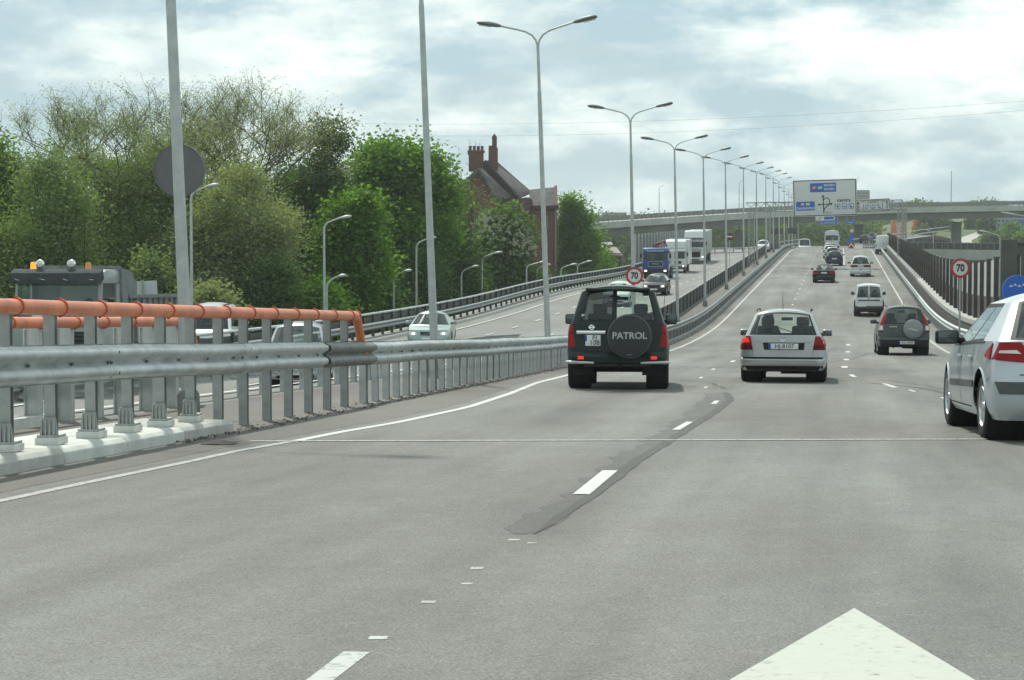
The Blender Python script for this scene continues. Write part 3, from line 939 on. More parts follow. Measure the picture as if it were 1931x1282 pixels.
# ================================================================== street lamps
def twin_lamp_proto():
    r = empty('street_lamp')
    H = 9.2
    MB().tube([(0, 0, 0.25), (0, 0, 3.2), (0, 0, H - 1.4)], [0.092, 0.075, 0.058], 12).build('pole', LAMPG, r, smooth=60)
    MB().tube([(0, 0, H - 1.45), (0, 0, H - 1.3), (0, 0, H)], [0.058, 0.046, 0.042], 12).build('pole_top', LAMPG, r, smooth=60)
    MB().lathe([(0.0, 0.36), (0.12, 0.36), (0.15, 0.30), (0.15, 0.0)], 'z', 12).build('base', CONC_D, r, smooth=40)
    for s in (-1, 1):
        pts = [(0, 0, H - 0.1), (s * 0.05, 0, H + 0.10), (s * 0.16, 0, H + 0.25), (s * 0.34, 0, H + 0.36), (s * 0.60, 0, H + 0.44), (s * 1.10, 0, H + 0.57)]
        MB().tube(pts, 0.028, 8).build('arm', LAMPG, r, smooth=60)
        b = MB()
        rings = []
        for u, w, h0, h1 in ((0, 0.05, -0.03, 0.04), (0.12, 0.09, -0.055, 0.065), (0.34, 0.15, -0.06, 0.085), (0.60, 0.15, -0.055, 0.075), (0.70, 0.10, -0.04, 0.03)):
            rings.append([(s * u, w * math.cos(a), (h1 if math.sin(a) > 0 else -h0) * math.sin(a)) for a in np.linspace(0, 2 * math.pi, 13)])
        b.grid(rings)
        b.add(rings[0][:12], [tuple(range(12))]); b.add(rings[-1][:12], [tuple(range(12))])
        hd = b.build('lamp_head', LAMPH, r, smooth=50)
        hd.location = (s * 1.06, 0, H + 0.56)
        hd.rotation_euler = (0, -s * 0.20, 0)
        b = MB()
        b.grid([[(s * (0.30 + 0.34 * i / 4), (0.12 - 0.03 * abs(i - 2) / 2) * math.cos(a), -0.052 - 0.03 * math.sin(a)) for a in np.linspace(0, math.pi, 7)] for i in range(5)])
        b.build('lamp_lens', DIFF, hd, smooth=60)
    return r
lamp0 = twin_lamp_proto()
LY = [26.6, 43.6, 61.0, 87.0, 110.5, 133.0, 158, 186, 216, 242, 268, 294, 320, 346, 372, 398, 424]
LNAME = ['tall grey lamp pole nearest the camera, carrying the back of a round sign', 'grey lamp pole rising out of frame beside the oncoming pale green saloon',
         'twin-armed street lamp highest in the picture, right of the brick house', 'twin-armed street lamp carrying the round 70 sign above the dark off-roader']
ords = ['fifth', 'sixth', 'seventh', 'eighth', 'ninth', 'tenth', 'eleventh', 'twelfth', 'thirteenth', 'fourteenth', 'fifteenth', 'sixteenth', 'seventeenth']
for i, Y in enumerate(LY):
    o = lamp0 if i == 0 else copy_tree(lamp0)
    o.location = (-8.38, Y, zr(Y) - 0.02)
    lean = [-2.2, -2.1, -2.0, -1.2, -1.3, -1.0, -0.8][i] if i < 7 else -0.6 + 0.25 * math.sin(i * 2.1)
    o.rotation_euler = (0, rad(lean), 0)
    tag(o, LNAME[i] if i < 4 else 'twin-armed median street lamp, %s of the receding row' % ords[i - 4], 'street lamp', 'twin street lamps along the median')

# round signs on lamp poles, other traffic signs
def disc(r, th, n=40, r0=0.0):
    b = MB()
    b.lathe([(r0, -th), (r, -th), (r, th), (r0, th), (r0, -th)], 'y', n)
    return b
def sign70(loc, R, post_from, label, rotz=0.0):
    """faces -Y; post_from = ground z or None"""
    r = empty('speed_limit_sign', loc, (0, 0, rotz), label, 'road sign')
    disc(R, 0.012).build('plate', SIGNBACK, r, smooth=40)
    disc(R * 0.985, 0.003, 40, R * 0.74).build('red_ring', SIGNR, r, smooth=40, loc=(0, -0.016, 0))
    disc(R * 0.742, 0.002).build('face', SIGNW, r, smooth=40, loc=(0, -0.0155, 0))
    lettering('70', R * 1.02, BLACK, r, (0, -0.0205, -R * 0.01), bold=0.014 * R / 0.35, squeeze=0.80, name='number')
    if post_from is not None:
        h = loc[2] - post_from
        MB().tube([(0, 0.045, -h), (0, 0.045, R * 0.9)], 0.032, 10).build('post', LAMPG, r, smooth=60)
    for dz in (-0.5, 0.5):
        box('bracket', (0, 0.05, dz * R), (0.16, 0.05, 0.04), GALV_D, r)
    return r
p = at(1190, 521, 85.6)
sign70((p.x, 86.8, p.z), 0.36, None, 'round 70 sign with red rim on the lamp pole above the dark off-roader', 0)
p = at(1811, 505.5, 75.5)
sign70((p.x, p.y, p.z), 0.35, zr(p.y), 'round 70 sign with red rim on a post in front of the noise wall', YAW * 0.6)
# back of a sign on the nearest pole
p = at(338, 321, 28.6)
r = empty('round_road_sign', (p.x, p.y + 0.0, p.z), (0, 0, 0.05), 'grey back of a round traffic sign on the nearest lamp pole', 'road sign')
disc(0.35, 0.012, 48).build('plate', SIGNBACK, r, smooth=40)
disc(0.352, 0.02, 48, 0.335).build('rim', SIGNBACK, r, smooth=40)
box('tag_plate', (0.10, -0.30, -0.29), (0.075, 0.01, 0.055), WHITE, r, rot=(0, -0.15, 0))
# blue round sign beyond the silver hatchback
p = at(1918, 547, 50.5)
r = empty('blue_round_sign', p, (0, 0, YAW), 'blue round road sign peeping over the roof of the silver hatchback', 'road sign')
disc(0.36, 0.012, 44).build('plate', BLUE, r, smooth=40)
disc(0.36, 0.014, 44, 0.345).build('rim', mat('blue_rim', (0.10, 0.22, 0.6), 0.4), r, smooth=40)
b = MB()
for i in range(4):
    b.add([(-0.20 + i * 0.10, -0.018, 0.08 + (0.03 if i % 2 else 0)), (-0.15 + i * 0.10, -0.018, 0.13 + (0.03 if i % 2 else 0)), (-0.10 + i * 0.10, -0.018, 0.08 + (0.03 if i % 2 else 0))], [(0, 1, 2)])
b.build('white_mark', SIGNW, r)
MB().tube([(0, 0.045, -(p.z - zr(p.y))), (0, 0.045, 0.2)], 0.03, 10).build('post', LAMPG, r, smooth=60)

# ================================================================== sign gantry over the ramp
GY = 211.0
gan = empty('sign_gantry', (0, GY, zr(GY)), label='lattice sign gantry spanning the ramp in front of the overpass', cat='gantry')
def lattice(p0, p1, w, n, r, parent, name):
    """square lattice beam"""
    p0 = Vector(p0); p1 = Vector(p1)
    d = (p1 - p0).normalized()
    a = Vector((0, 1, 0)) * w / 2
    c = d.cross(Vector((0, 1, 0))).normalized() * w / 2
    ch = [a + c, a - c, -a - c, -a + c]
    for k in ch:
        MB().tube([p0 + k, p1 + k], r, 5).build('chord', GALV_D, parent)
    b = MB()
    for i in range(n):
        q0 = p0 + (p1 - p0) * (i / n); q1 = p0 + (p1 - p0) * ((i + 1) / n)
        for j in range(4):
            k0, k1 = ch[j], ch[(j + 1) % 4]
            if i % 2: b.tube([q0 + k0, q1 + k1], r * 0.6, 4, False)
            else: b.tube([q0 + k1, q1 + k0], r * 0.6, 4, False)
            b.tube([q1 + k0, q1 + k1], r * 0.6, 4, False)
    b.build(name, GALV_D, parent)
gz0 = at(1450, 400, GY * 1.0).z - zr(GY)
gz1 = at(1450, 383, GY * 1.0).z - zr(GY)
lattice((-9.3, 0, (gz0 + gz1) / 2), (5.9, 0, (gz0 + gz1) / 2 + 0.25), (gz1 - gz0), 16, 0.045, gan, 'lattice_bars')
lattice((-8.75, 0, 0), (-8.75, 0, gz0), 0.55, 12, 0.04, gan, 'lattice_bars')
lattice((5.75, 0, 0), (5.75, 0, gz0 + 0.2), 0.55, 12, 0.04, gan, 'lattice_bars')
def panel(name, quad_px, D, label, cat='road sign', border=0.10, th=0.10, face=SIGNW, edge=None, rotz=None):
    """flat sign panel facing the camera; returns root, width, height (local x,z centred)"""
    P = [at(x, y, D) for x, y in quad_px]
    c = sum(P, Vector()) / 4
    w = ((P[1] - P[0]).length + (P[2] - P[3]).length) / 2
    h = ((P[3] - P[0]).length + (P[2] - P[1]).length) / 2
    roll = math.atan2((P[1] - P[0]).z, (P[1] - P[0]).xy.length)
    r = empty(name, c, (0, -roll, YAW * 0.5 if rotz is None else rotz), label, cat)
    box('board', (0, th / 2, 0), (w, th, h), face, r, 0.04 if w > 2 else 0.01)
    box('board_back', (0, th + 0.03, 0), (w * 0.98, 0.05, h * 0.98), SIGNBACK, r)
    if edge:
        b = MB()
        i = border
        for cx, cz, sx, sz in ((0, h / 2 - i, w - 2 * i + edge, edge), (0, -h / 2 + i, w - 2 * i + edge, edge), (-w / 2 + i, 0, edge, h - 2 * i - edge), (w / 2 - i, 0, edge, h - 2 * i - edge)):
            b.box((cx, -0.004, cz), (sx, 0.008, sz))
        b.build('border', BLACK, r)
    return r, w, h
sg, w, h = panel('direction_sign', [(1495, 340), (1614, 336.5), (1616, 404.5), (1497, 410.5)], 206.0,
                 'large white direction sign with blue panels and a black interchange diagram', border=0.09, edge=0.07)
ux = w / 120.0; uz = h / 69.0      # metres per photograph pixel
def lp(x, y):                      # photograph px -> local on that sign (tilt removed)
    return ((x - 1555.5) * ux, (373 - (y + (x - 1555.5) * 0.037)) * uz)
def plate(par_, x0, y0, x1, y1, matl, name, lpf, dy=-0.006, th=0.008):
    a = lpf(x0, y0); c = lpf(x1, y1)
    return box(name, ((a[0] + c[0]) / 2, dy, (a[1] + c[1]) / 2), (abs(c[0] - a[0]), th, abs(c[1] - a[1])), matl, par_)
LTBLUE = mat('sign_blue_light', (0.22, 0.42, 0.85), 0.4)
flat = lambda x, y: ((x - 1555.5) * ux, (373 - y) * uz)
plate(sg, 1528, 345, 1577, 362, BLUE, 'blue_panel', flat)
plate(sg, 1501, 379, 1536, 396, BLUE, 'blue_panel', flat)
def flet(s, x, y, size_px, matl, bold=0.0, sq=1.0, dy=-0.014, parent=None, f=flat):
    a = f(x, y)
    lettering(s, size_px * uz * 1.38, matl, parent or sg, (a[0], dy, a[1]), bold=bold, squeeze=sq)
flet('BAUSKA', 1564.5, 349.6, 4.2, WHITE, 0.006, 0.95)
flet('KAU\u0145A', 1564, 356.8, 4.2, WHITE, 0.006, 0.95)
flet('DAUGAVPILS', 1518.5, 391.8, 4.4, WHITE, 0.006, 0.92)
plate(sg, 1531, 350.5, 1540, 357, SIGNR, 'route_badge', flat, -0.012); plate(sg, 1542, 350.5, 1552, 357, SIGNG, 'route_badge', flat, -0.012)
plate(sg, 1509, 381, 1517, 387, SIGNR, 'route_badge', flat, -0.012); plate(sg, 1519, 381, 1528, 387, SIGNG, 'route_badge', flat, -0.012)
flet('A7', 1535.5, 353.8, 4, WHITE, 0.01, 0.9, -0.018); flet('E67', 1547, 353.8, 4, WHITE, 0.01, 0.8, -0.018)
flet('A6', 1513, 384, 4, WHITE, 0.01, 0.9, -0.018); flet('E22', 1523.5, 384, 4, WHITE, 0.01, 0.8, -0.018)
flet('centrs', 1591, 378.5, 7, BLACK, 0.01, 1.05, -0.008)
flet('500 m', 1562, 401, 3.4, BLACK, 0.0, 1.0, -0.008)
def stroke(pts, wpx, par_, f, matl=BLACK, name='diagram'):
    b = MB()
    for (x0, y0), (x1, y1) in zip(pts[:-1], pts[1:]):
        a = Vector((*f(x0, y0),)); c = Vector((*f(x1, y1),))
        d = (c - a).normalized(); nn = Vector((-d.y, d.x)) * wpx * ux / 2
        e = d * wpx * ux * 0.25
        b.add([(v.x, -0.008, v.y) for v in (a - e + nn, a - e - nn, c + e - nn, c + e + nn)], [(0, 1, 2, 3)])
    return b.build(name, matl, par_)
def arrow(tip, d, s, par_, f, name='arrow_head'):
    a = Vector((*f(*tip),)); d = Vector(d).normalized(); nn = Vector((-d.y, d.x)); s *= ux
    MB().add([(v.x, -0.0085, v.y) for v in (a, a - d * s + nn * s * 0.5, a - d * s * 0.8, a - d * s - nn * s * 0.5)], [(0, 1, 2, 3)]).build(name, BLACK, par_)
stroke([(1553, 402), (1552, 371)], 1.9, sg, flat); arrow((1552, 366.5), (0, 1), 6, sg, flat)
loop = [(1553 + 5.6 + 5.8 * math.cos(a), 379.5 - 6.3 * math.sin(a)) for a in np.linspace(math.pi * 0.93, -math.pi * 0.62, 16)]
stroke([(1552.6, 375.5)] + loop[1:] + [(1545, 385.5)], 1.5, sg, flat); arrow((1541, 385.5), (-1, 0), 5.5, sg, flat)
stroke([(1553, 398), (1554.5, 393), (1559, 389), (1566, 385)], 1.7, sg, flat); arrow((1570, 382.5), (1, 0.65), 6, sg, flat)
def picto(x, y, s, kind, par_, f, lighter=False):
    plate(par_, x - s, y - s, x + s, y + s, BLUE, 'pictogram', f)
    plate(par_, x - s * 0.78, y - s * 0.78, x + s * 0.78, y + s * 0.78, SIGNW, 'pictogram_face', f, -0.011)
    a = lambda u, v: (lambda q: (q[0], -0.016, q[1]))(f(x + u * s, y + v * s))
    if kind == 0: sh = [[(-0.6, 0), (0.3, -0.55), (0.3, 0.55)]]
    elif kind == 1: sh = [[(-0.7, -0.05), (0.7, -0.05), (0.7, 0.35), (-0.7, 0.35)]]
    else: sh = [[(-0.6, -0.5), (0.65, 0.55), (-0.35, 0.55)]]
    for p in sh:
        MB().add([a(*q) for q in p], [tuple(range(len(p)))]).build('pictogram_mark', BLUE if kind == 1 else BLACK, par_)
for k, x in enumerate((1579, 1592, 1605)): picto(x, 390, 5, k, sg, flat)
# hangers between truss and board
for dx in (-2.4, 0, 2.4): box('hanger', (dx, 1.2, -0.6), (0.12, 2.2, 0.12), GALV_D, sg); box('hanger', (dx, 0.2, -0.6), (0.12, 0.12, 2.4), GALV_D, sg)
# lower plate under the big board
sp, w2, h2 = panel('direction_sign', [(1538, 408), (1574, 406.5), (1574, 415), (1538, 416.5)], 262.0, 'small white plate with a black bent arrow and blue name panel under the large sign', edge=None, th=0.06)
u2 = w2 / 36
f2 = lambda x, y: ((x - 1556) * u2, (411.5 - y) * u2)
plate(sp, 1554, 408.6, 1572, 414, BLUE, 'blue_panel', f2)
stroke([(1546, 415), (1546, 410.5), (1550, 409.5)], 1.2, sp, f2)
stroke([(1540.5, 413.5), (1543, 413.5)], 0.8, sp, f2)
# second board, on its own portal further on
D2 = 296.0
sg2, w3, h3 = panel('direction_sign', [(1616, 376.5), (1678, 373.5), (1678, 398.5), (1616, 400)], D2, 'white direction sign with three pictograms and two upward arrows, right of the large sign', border=0.10, edge=0.09)
u3 = w3 / 62
f3 = lambda x, y: ((x - 1647) * u3, (387 - y) * u3)
ux_keep, uz_keep = ux, uz
ux = u3; uz = u3
for k, x in enumerate((1632.5, 1646, 1659.5)): picto(x, 391, 4.8, k, sg2, f3)
lettering('centrs', 6.5 * u3 * 1.3, BLACK, sg2, (f3(1646, 380.5)[0], -0.009, f3(1646, 380.5)[1]))
for x in (1619.5, 1672.5):
    stroke([(x, 396), (x, 382)], 1.4, sg2, f3); arrow((x, 378.5), (0, 1), 5, sg2, f3)
ux, uz = ux_keep, uz_keep
c = sg2.location
g2 = empty('sign_gantry', (c.x, c.y + 1.3, zr(c.y)), (0, 0, YAW * 0.5), 'far lattice portal carrying the white sign with two upward arrows', 'gantry')
hh = c.z - zr(c.y)
lattice((-15, 0, hh), (4.6, 0, hh), 1.0, 18, 0.05, g2, 'lattice_bars')
lattice((4.3, 0, 0), (4.3, 0, hh - 0.5), 0.6, 10, 0.05, g2, 'lattice_bars')
lattice((-14.6, 0, 0), (-14.6, 0, hh - 0.5), 0.6, 10, 0.05, g2, 'lattice_bars')
# blue boards far under the overpass
for q, lab in (([(1546, 417.5), (1583, 417), (1583, 422.5), (1546, 423.5)], 'narrow blue direction board under the overpass, below the large sign'),
               ([(1596, 416.5), (1612, 416), (1612, 421.5), (1596, 422.5)], 'short blue direction board hung beside the overpass pier')):
    s3, w4, h4 = panel('direction_sign', q, 372.0, lab, face=BLUE, th=0.08)
    box('legend_bar', (0, -0.006, 0), (w4 * 0.55, 0.008, h4 * 0.22), LTBLUE, s3)
    if w4 > 2.5:
        for sx in (-1, 1):
            MB().add([(sx * w4 * 0.42 - 0.1, -0.008, 0.02), (sx * w4 * 0.42 + 0.1, -0.008, 0.02), (sx * w4 * 0.42, -0.008, -0.2)], [(0, 1, 2)]).build('arrow_head', WHITE, s3)
    for sx in (-0.4, 0.4):
        MB().tube([(sx * w4, 0.15, h4 / 2 - 0.1), (sx * w4, 0.15, h4 / 2 + 1.9)], 0.04, 5).build('hanger', GALV_D, s3)
# ================================================================== vehicles
def gcorner(s, p=4.0):
    return max(0.0, 1 - min(1.0, abs(s)) ** p) ** (1 / p)
def lerp(a, b, k): return a + (b - a) * k
TYRES = {}
def wheel_meshes(R, w, style):
    k = (R, w, style)
    if k in TYRES: return TYRES[k]
    rr = R * 0.66
    t = MB().lathe([(rr, -w / 2 + 0.01), (R * 0.9, -w / 2), (R * 0.975, -w / 2 + 0.015), (R, -w / 2 + 0.035), (R, w / 2 - 0.035), (R * 0.975, w / 2 - 0.015), (R * 0.9, w / 2), (rr, w / 2 - 0.01)], 'x', 28).mesh('tyre', RUBBER, smooth=50)
    b = MB()
    b.lathe([(0.0, -0.02), (rr * 0.98, -0.02)], 'x', 24)
    dk = MB().lathe([(0.0, -0.03), (rr * 0.95, -0.03), (rr, w / 2 - 0.012)], 'x', 24)
    r = MB()
    x = w / 2 - 0.012
    r.lathe([(rr * 0.88, x - 0.02), (rr * 0.93, x + 0.004), (rr * 1.0, x + 0.006), (rr * 1.02, x - 0.01)], 'x', 28)
    r.lathe([(0.0, x - 0.008), (rr * 0.2, x - 0.008), (rr * 0.24, x - 0.03)], 'x', 16)
    n = {'five': 5, 'seven': 7, 'steel': 0}[style]
    for i in range(n):
        a = 2 * math.pi * i / n + 0.2
        m = Matrix.Rotation(a, 3, 'X')
        wi, wo = rr * 0.17, rr * 0.25
        q = [Vector((x - 0.018, -wi, rr * 0.15)), Vector((x - 0.018, wi, rr * 0.15)), Vector((x - 0.006, wo, rr * 0.93)), Vector((x - 0.006, -wo, rr * 0.93))]
        q2 = [v - Vector((0.03, 0, 0)) for v in q]
        r.add([m @ v for v in q + q2], [(0, 1, 2, 3), (0, 4, 5, 1), (1, 5, 6, 2), (2, 6, 7, 3), (3, 7, 4, 0)])
    if n == 0:
        r.lathe([(rr * 0.24, x - 0.05), (rr * 0.6, x - 0.03), (rr * 0.88, x - 0.045)], 'x', 24)
    TYRES[k] = (t, dk.mesh('wheel_well_disc', UNDER), r.mesh('rim', ALLOY if n else GALV_D, smooth=40))
    return TYRES[k]

class Car:
    """shell built from functions; +Y is forwards, y = 0 at the rear bumper, z = 0 on the ground"""
    def __init__(c, name, label, group, body, **kw):
        c.root = empty(name, label=label, cat=kw.pop('cat', 'car'), group=group)
        c.body = body
        d = dict(L=4.4, W=1.75, H=1.47, zb=0.24, belt=[(0, 0.92), (3.0, 0.86), (4.4, 0.62)], rr=0.22, rf=0.30,
                 deck=0.0, slant=[(0, 0.0), (0.5, 0.16), (1, 0.42)], rt=0.16, yAb=3.25, yAt=2.35, Wb=0.945, Wc=0.60, cant=1.36,
                 wr=0.31, ww=0.20, ya=0.78, yf=3.35, style='seven', fb=0.36, bump=[(0, 0.02), (0.10, 0.07), (0.34, 0.08), (0.38, 0.02), (1, 0.0)],
                 fbump=[(0, 0.0), (0.15, 0.08), (0.42, 0.06), (0.6, 0.02), (1, -0.08)], win=[(-0.84, 0.84, 0.10, 0.88)], frame=[(-0.92, 0.92, 0.03, 0.96)],
                 pill=[0.0, 0.16, 0.45, 0.49, 0.93, 1.0], bumper_mat=None, glass=GL_CLEAR, sglass=None, roof_mat=None, track=0.76, hoodcrown=0.05, pexp=4.0, trim=False,
                 prof=[(0, 0.93), (0.10, 0.975), (0.3, 1.0), (0.55, 0.998), (0.75, 0.985), (0.9, 0.965), (1.0, 0.945)], arch=0.075, taper=0.045, cargo=False)
        d.update(kw)
        c.__dict__.update(d)
        c.sglass = c.sglass or c.glass
        c.build()
    # ---- surface functions
    def Wy(c, y):
        a = max(0, (0.9 - y) / 0.9); b = max(0, (y - (c.L - 1.1)) / 1.1)
        return c.W / 2 * (1 - c.taper * a * a - 0.13 * b * b)
    def beltz(c, y):
        return float(np.interp(y, [p[0] for p in c.belt], [p[1] for p in c.belt]))
    def pf(c, f): return float(np.interp(f, [p[0] for p in c.prof], [p[1] for p in c.prof]))
    def zlow(c, y):
        z = c.zb
        R = c.wr + c.arch
        for ya in (c.ya, c.yf):
            if abs(y - ya) < R: z = max(z, c.wr + math.sqrt(R * R - (y - ya) ** 2) - 0.01)
        return z
    def sl(c, h): return c.rr + c.deck + float(np.interp(h, [p[0] for p in c.slant], [p[1] for p in c.slant]))
    def canty(c, k): return c.cant + 0.0
    def rear(c, s, f):                 # lower rear surface
        zt = c.beltz(c.rr)
        z = lerp(c.zb, zt, f)
        w = c.Wy(c.rr) * c.pf(f)
        b = float(np.interp(f, [p[0] for p in c.bump], [p[1] for p in c.bump]))
        return Vector((s * w, c.rr - (c.rr + b) * gcorner(s, c.pexp), z))
    def rear_up(c, s, h):
        yb = c.rr + c.deck
        zb = c.beltz(yb)
        z = lerp(zb, c.cant + (c.H - c.cant) * (1 - abs(s) ** 2.4), h)
        w = lerp(c.Wy(yb) * c.Wb, c.Wc, h)
        r = lerp(c.rr if c.deck == 0 else 0.16, c.rt, h)
        return Vector((s * w, c.sl(h) - r * gcorner(s, 3.2 if c.deck == 0 else 2.5), z))
    def front(c, s, f):
        yF = c.L - c.rf
        z = lerp(c.zb, c.beltz(yF), f)
        w = c.Wy(yF) * c.pf(f)
        b = float(np.interp(f, [p[0] for p in c.fbump], [p[1] for p in c.fbump]))
        return Vector((s * w, yF + (c.rf + b) * gcorner(s, 2.8), z))
    def front_up(c, s, h):
        zb = c.beltz(c.yAb)
        z = lerp(zb, c.cant + (c.H - c.cant) * (1 - abs(s) ** 2.4) * 0.9, h)
        w = lerp(c.Wy(c.yAb) * c.Wb, c.Wc, h)
        return Vector((s * w, lerp(c.yAb, c.yAt, h) + lerp(0.30, 0.16, h) * gcorner(s, 2.2), z))
    def R(c, x, z, off=0.006):         # point on the rear surface from (x, z)
        zt = c.beltz(c.rr)
        if z <= zt or c.deck > 0:
            f = min(1, (z - c.zb) / (zt - c.zb)); s = x / (c.Wy(c.rr) * c.pf(f)); p = c.rear(max(-1, min(1, s)), f)
        else:
            h = (z - zt) / (c.cant - zt); w = lerp(c.Wy(c.rr) * c.Wb, c.Wc, h); s = max(-1, min(1, x / w)); p = c.rear_up(s, min(1, h)); p.z = z
        g = gcorner(max(-1, min(1, s)), 4)
        return p + Vector((math.copysign(off * (1 - g), x), -off * max(0.3, g), 0))
    def F(c, x, z, off=0.006):
        zt = c.beltz(c.L - c.rf)
        f = min(1, max(0, (z - c.zb) / (zt - c.zb))); s = max(-1, min(1, x / (c.Wy(c.L - c.rf) * c.pf(f))))
        p = c.front(s, f)
        return p + Vector((math.copysign(off * 0.3, x), off, 0))
    def S(c, y, z, side, off=0.006):
        zt = c.beltz(y)
        if z <= zt:
            f = (z - c.zlow(y)) / max(0.05, zt - c.zlow(y)); w = c.Wy(y) * c.pf(min(1, max(0, f)))
        else:
            h = (z - zt) / (c.cant - zt); w = lerp(c.Wy(y) * c.Wb, c.Wc, min(1, h))
        return Vector((side * (w + off), y, z))
    def patch(c, name, corners, matl, fn='R', n=6, off=0.008, side=1, parent=None, th=True):
        """four-cornered patch laid on a surface; corners a,b,c,d in (x or y, z)"""
        rows = []; low = []
        for i in range(n + 1):
            v = i / n
            r = []; r2 = []
            for j in range(n + 1):
                u = j / n
                a = [lerp(lerp(corners[0][k], corners[1][k], u), lerp(corners[3][k], corners[2][k], u), v) for k in (0, 1)]
                f = {'R': c.R, 'F': c.F}.get(fn)
                r.append(f(a[0], a[1], off) if f else c.S(a[0], a[1], side, off))
                if i in (0, n) or j in (0, n):
                    r2.append(f(a[0], a[1], -0.012) if f else c.S(a[0], a[1], side, -0.012))
                else: r2.append(None)
            rows.append(r); low.append(r2)
        b = MB().grid(rows)
        if th:
            b.grid([rows[0], low[0]]); b.grid([rows[-1], low[-1]])
            b.grid([[r[0] for r in rows], [r[0] for r in low]]); b.grid([[r[-1] for r in rows], [r[-1] for r in low]])
        return b.build(name, matl, parent or c.root, smooth=50, merge=True)
    # ---- shell
    def build(c):
        parts = {}
        def add(tagname, a, b_, d, e):
            parts.setdefault(tagname, MB()).add([a, b_, d, e], [(0, 1, 2, 3)])
        FR = [0, 0.05, 0.10, 0.2, 0.3, c.fb, c.fb + 0.03, 0.5, 0.62, 0.75, 0.9, 1.0]
        FR = sorted(set(FR))
        base = [0, 0.12, 0.25, 0.4, 0.55, 0.68, 0.78, 0.86, 0.92, 0.96, 0.985, 1.0]
        def cols(wins):
            s = set([-b for b in base] + base)
            for a, b_, _, _ in wins: s.add(a); s.add(b_)
            s = sorted(s)
            return [v for i, v in enumerate(s) if i == 0 or v - s[i - 1] > 1e-6]
        bt = 'bumper' if c.bumper_mat else 'body'
        # rear lower
        S = cols([])
        for i in range(len(FR) - 1):
            tg = bt if FR[i + 1] <= c.fb + 1e-6 else 'body'
            for j in range(len(S) - 1):
                add(tg, c.rear(S[j], FR[i]), c.rear(S[j + 1], FR[i]), c.rear(S[j + 1], FR[i + 1]), c.rear(S[j], FR[i + 1]))
        # front lower
        for i in range(len(FR) - 1):
            for j in range(len(S) - 1):
                add('body', c.front(S[j], FR[i]), c.front(S[j + 1], FR[i]), c.front(S[j + 1], FR[i + 1]), c.front(S[j], FR[i + 1]))
        # lower sides
        ys = sorted(set([c.rr, c.L - c.rf] + [round(v, 3) for v in np.arange(c.rr + 0.03, c.L - c.rf - 0.02, 0.05)] +
                        [a + s * (c.wr + c.arch) * q for a in (c.ya, c.yf) for s in (-1, 1) for q in (0.999, 1.001)]))
        def side(y, f, sg):
            zt = c.beltz(y)
            lo = c.zlow(y)
            z = lerp(lo, zt, f)
            ff = (z - c.zb) / (zt - c.zb)
            arch_out = 0.012 if lo > c.zb + 0.02 and f < 0.05 else 0
            return Vector((sg * (c.Wy(y) * c.pf(ff) + arch_out), y, z))
        for sg in (-1, 1):
            for i in range(len(ys) - 1):
                for j in range(len(FR) - 1):
                    tg = bt if c.bumper_mat and FR[j + 1] <= c.fb + 1e-6 and (ys[i + 1] < c.ya - c.wr - c.arch + 0.01) else 'body'
                    add(tg, side(ys[i], FR[j], sg), side(ys[i + 1], FR[j], sg), side(ys[i + 1], FR[j + 1], sg), side(ys[i], FR[j + 1], sg))
        # upper rear
        S = cols(c.win + c.frame)
        Hs = sorted(set([0, 0.25, 0.5, 0.75, 1.0] + [v for w in c.win + c.frame for v in w[2:]]))
        def ins(w, s, h): return w[0] < s < w[1] and w[2] < h < w[3]
        for i in range(len(Hs) - 1):
            for j in range(len(S) - 1):
                sm, hm = (S[j] + S[j + 1]) / 2, (Hs[i] + Hs[i + 1]) / 2
                tg = 'body'
                if any(ins(w, sm, hm) for w in c.frame): tg = 'window_frame'
                for k, w in enumerate(c.win):
                    if ins(w, sm, hm): tg = 'rear_window_%d' % k
                add(tg, c.rear_up(S[j], Hs[i]), c.rear_up(S[j + 1], Hs[i]), c.rear_up(S[j + 1], Hs[i + 1]), c.rear_up(S[j], Hs[i + 1]))
        # boot lid or cowl joint strip, then bonnet
        def deckgrid(f0, f1, y0, y1, crown):
            nK = 6
            for k in range(nK):
                for j in range(len(S2) - 1):
                    q = []
                    for kk, ss in ((k, S2[j]), (k, S2[j + 1]), (k + 1, S2[j + 1]), (k + 1, S2[j])):
                        u = kk / nK
                        a = f0(ss); b_ = f1(ss)
                        ysd = lerp(y0, y1, u)
                        y = lerp(a.y, b_.y, u); xx = lerp(a.x, b_.x, u)
                        if abs(ss) > 0.999: xx = math.copysign(c.Wy(ysd) * c.pf(1.0), ss); y = ysd
                        z = c.beltz(ysd) if abs(ss) > 0.999 else lerp(c.beltz(ysd), c.beltz(max(min(y, c.L), 0)), 0.5) + crown * math.sin(math.pi * min(1, max(0, u))) * (1 - ss * ss)
                        if k == 0 and kk == 0: z = a.z
                        if kk == nK: z = b_.z
                        q.append(Vector((xx, y, z)))
                    add('body', *q)
        S2 = cols([])
        deckgrid(lambda s: c.front_up(s, 0), lambda s: c.front(s, 1.0), c.yAb, c.L - c.rf, c.hoodcrown)
        if c.deck > 0:
            deckgrid(lambda s: c.rear_up(s, 0), lambda s: c.rear(s, 1.0), c.rr + c.deck, c.rr, 0.01)
        # windscreen
        Hf = [0, 0.05, 0.5, 0.93, 1.0]
        Sf = cols([(-0.9, 0.9, 0, 0)])
        for i in range(4):
            for j in range(len(Sf) - 1):
                sm = (Sf[j] + Sf[j + 1]) / 2
                tg = 'windscreen' if abs(sm) < 0.9 and i in (1, 2) else 'body'
                add(tg, c.front_up(Sf[j], Hf[i]), c.front_up(Sf[j + 1], Hf[i]), c.front_up(Sf[j + 1], Hf[i + 1]), c.front_up(Sf[j], Hf[i + 1]))
        # roof
        Sr = cols([])
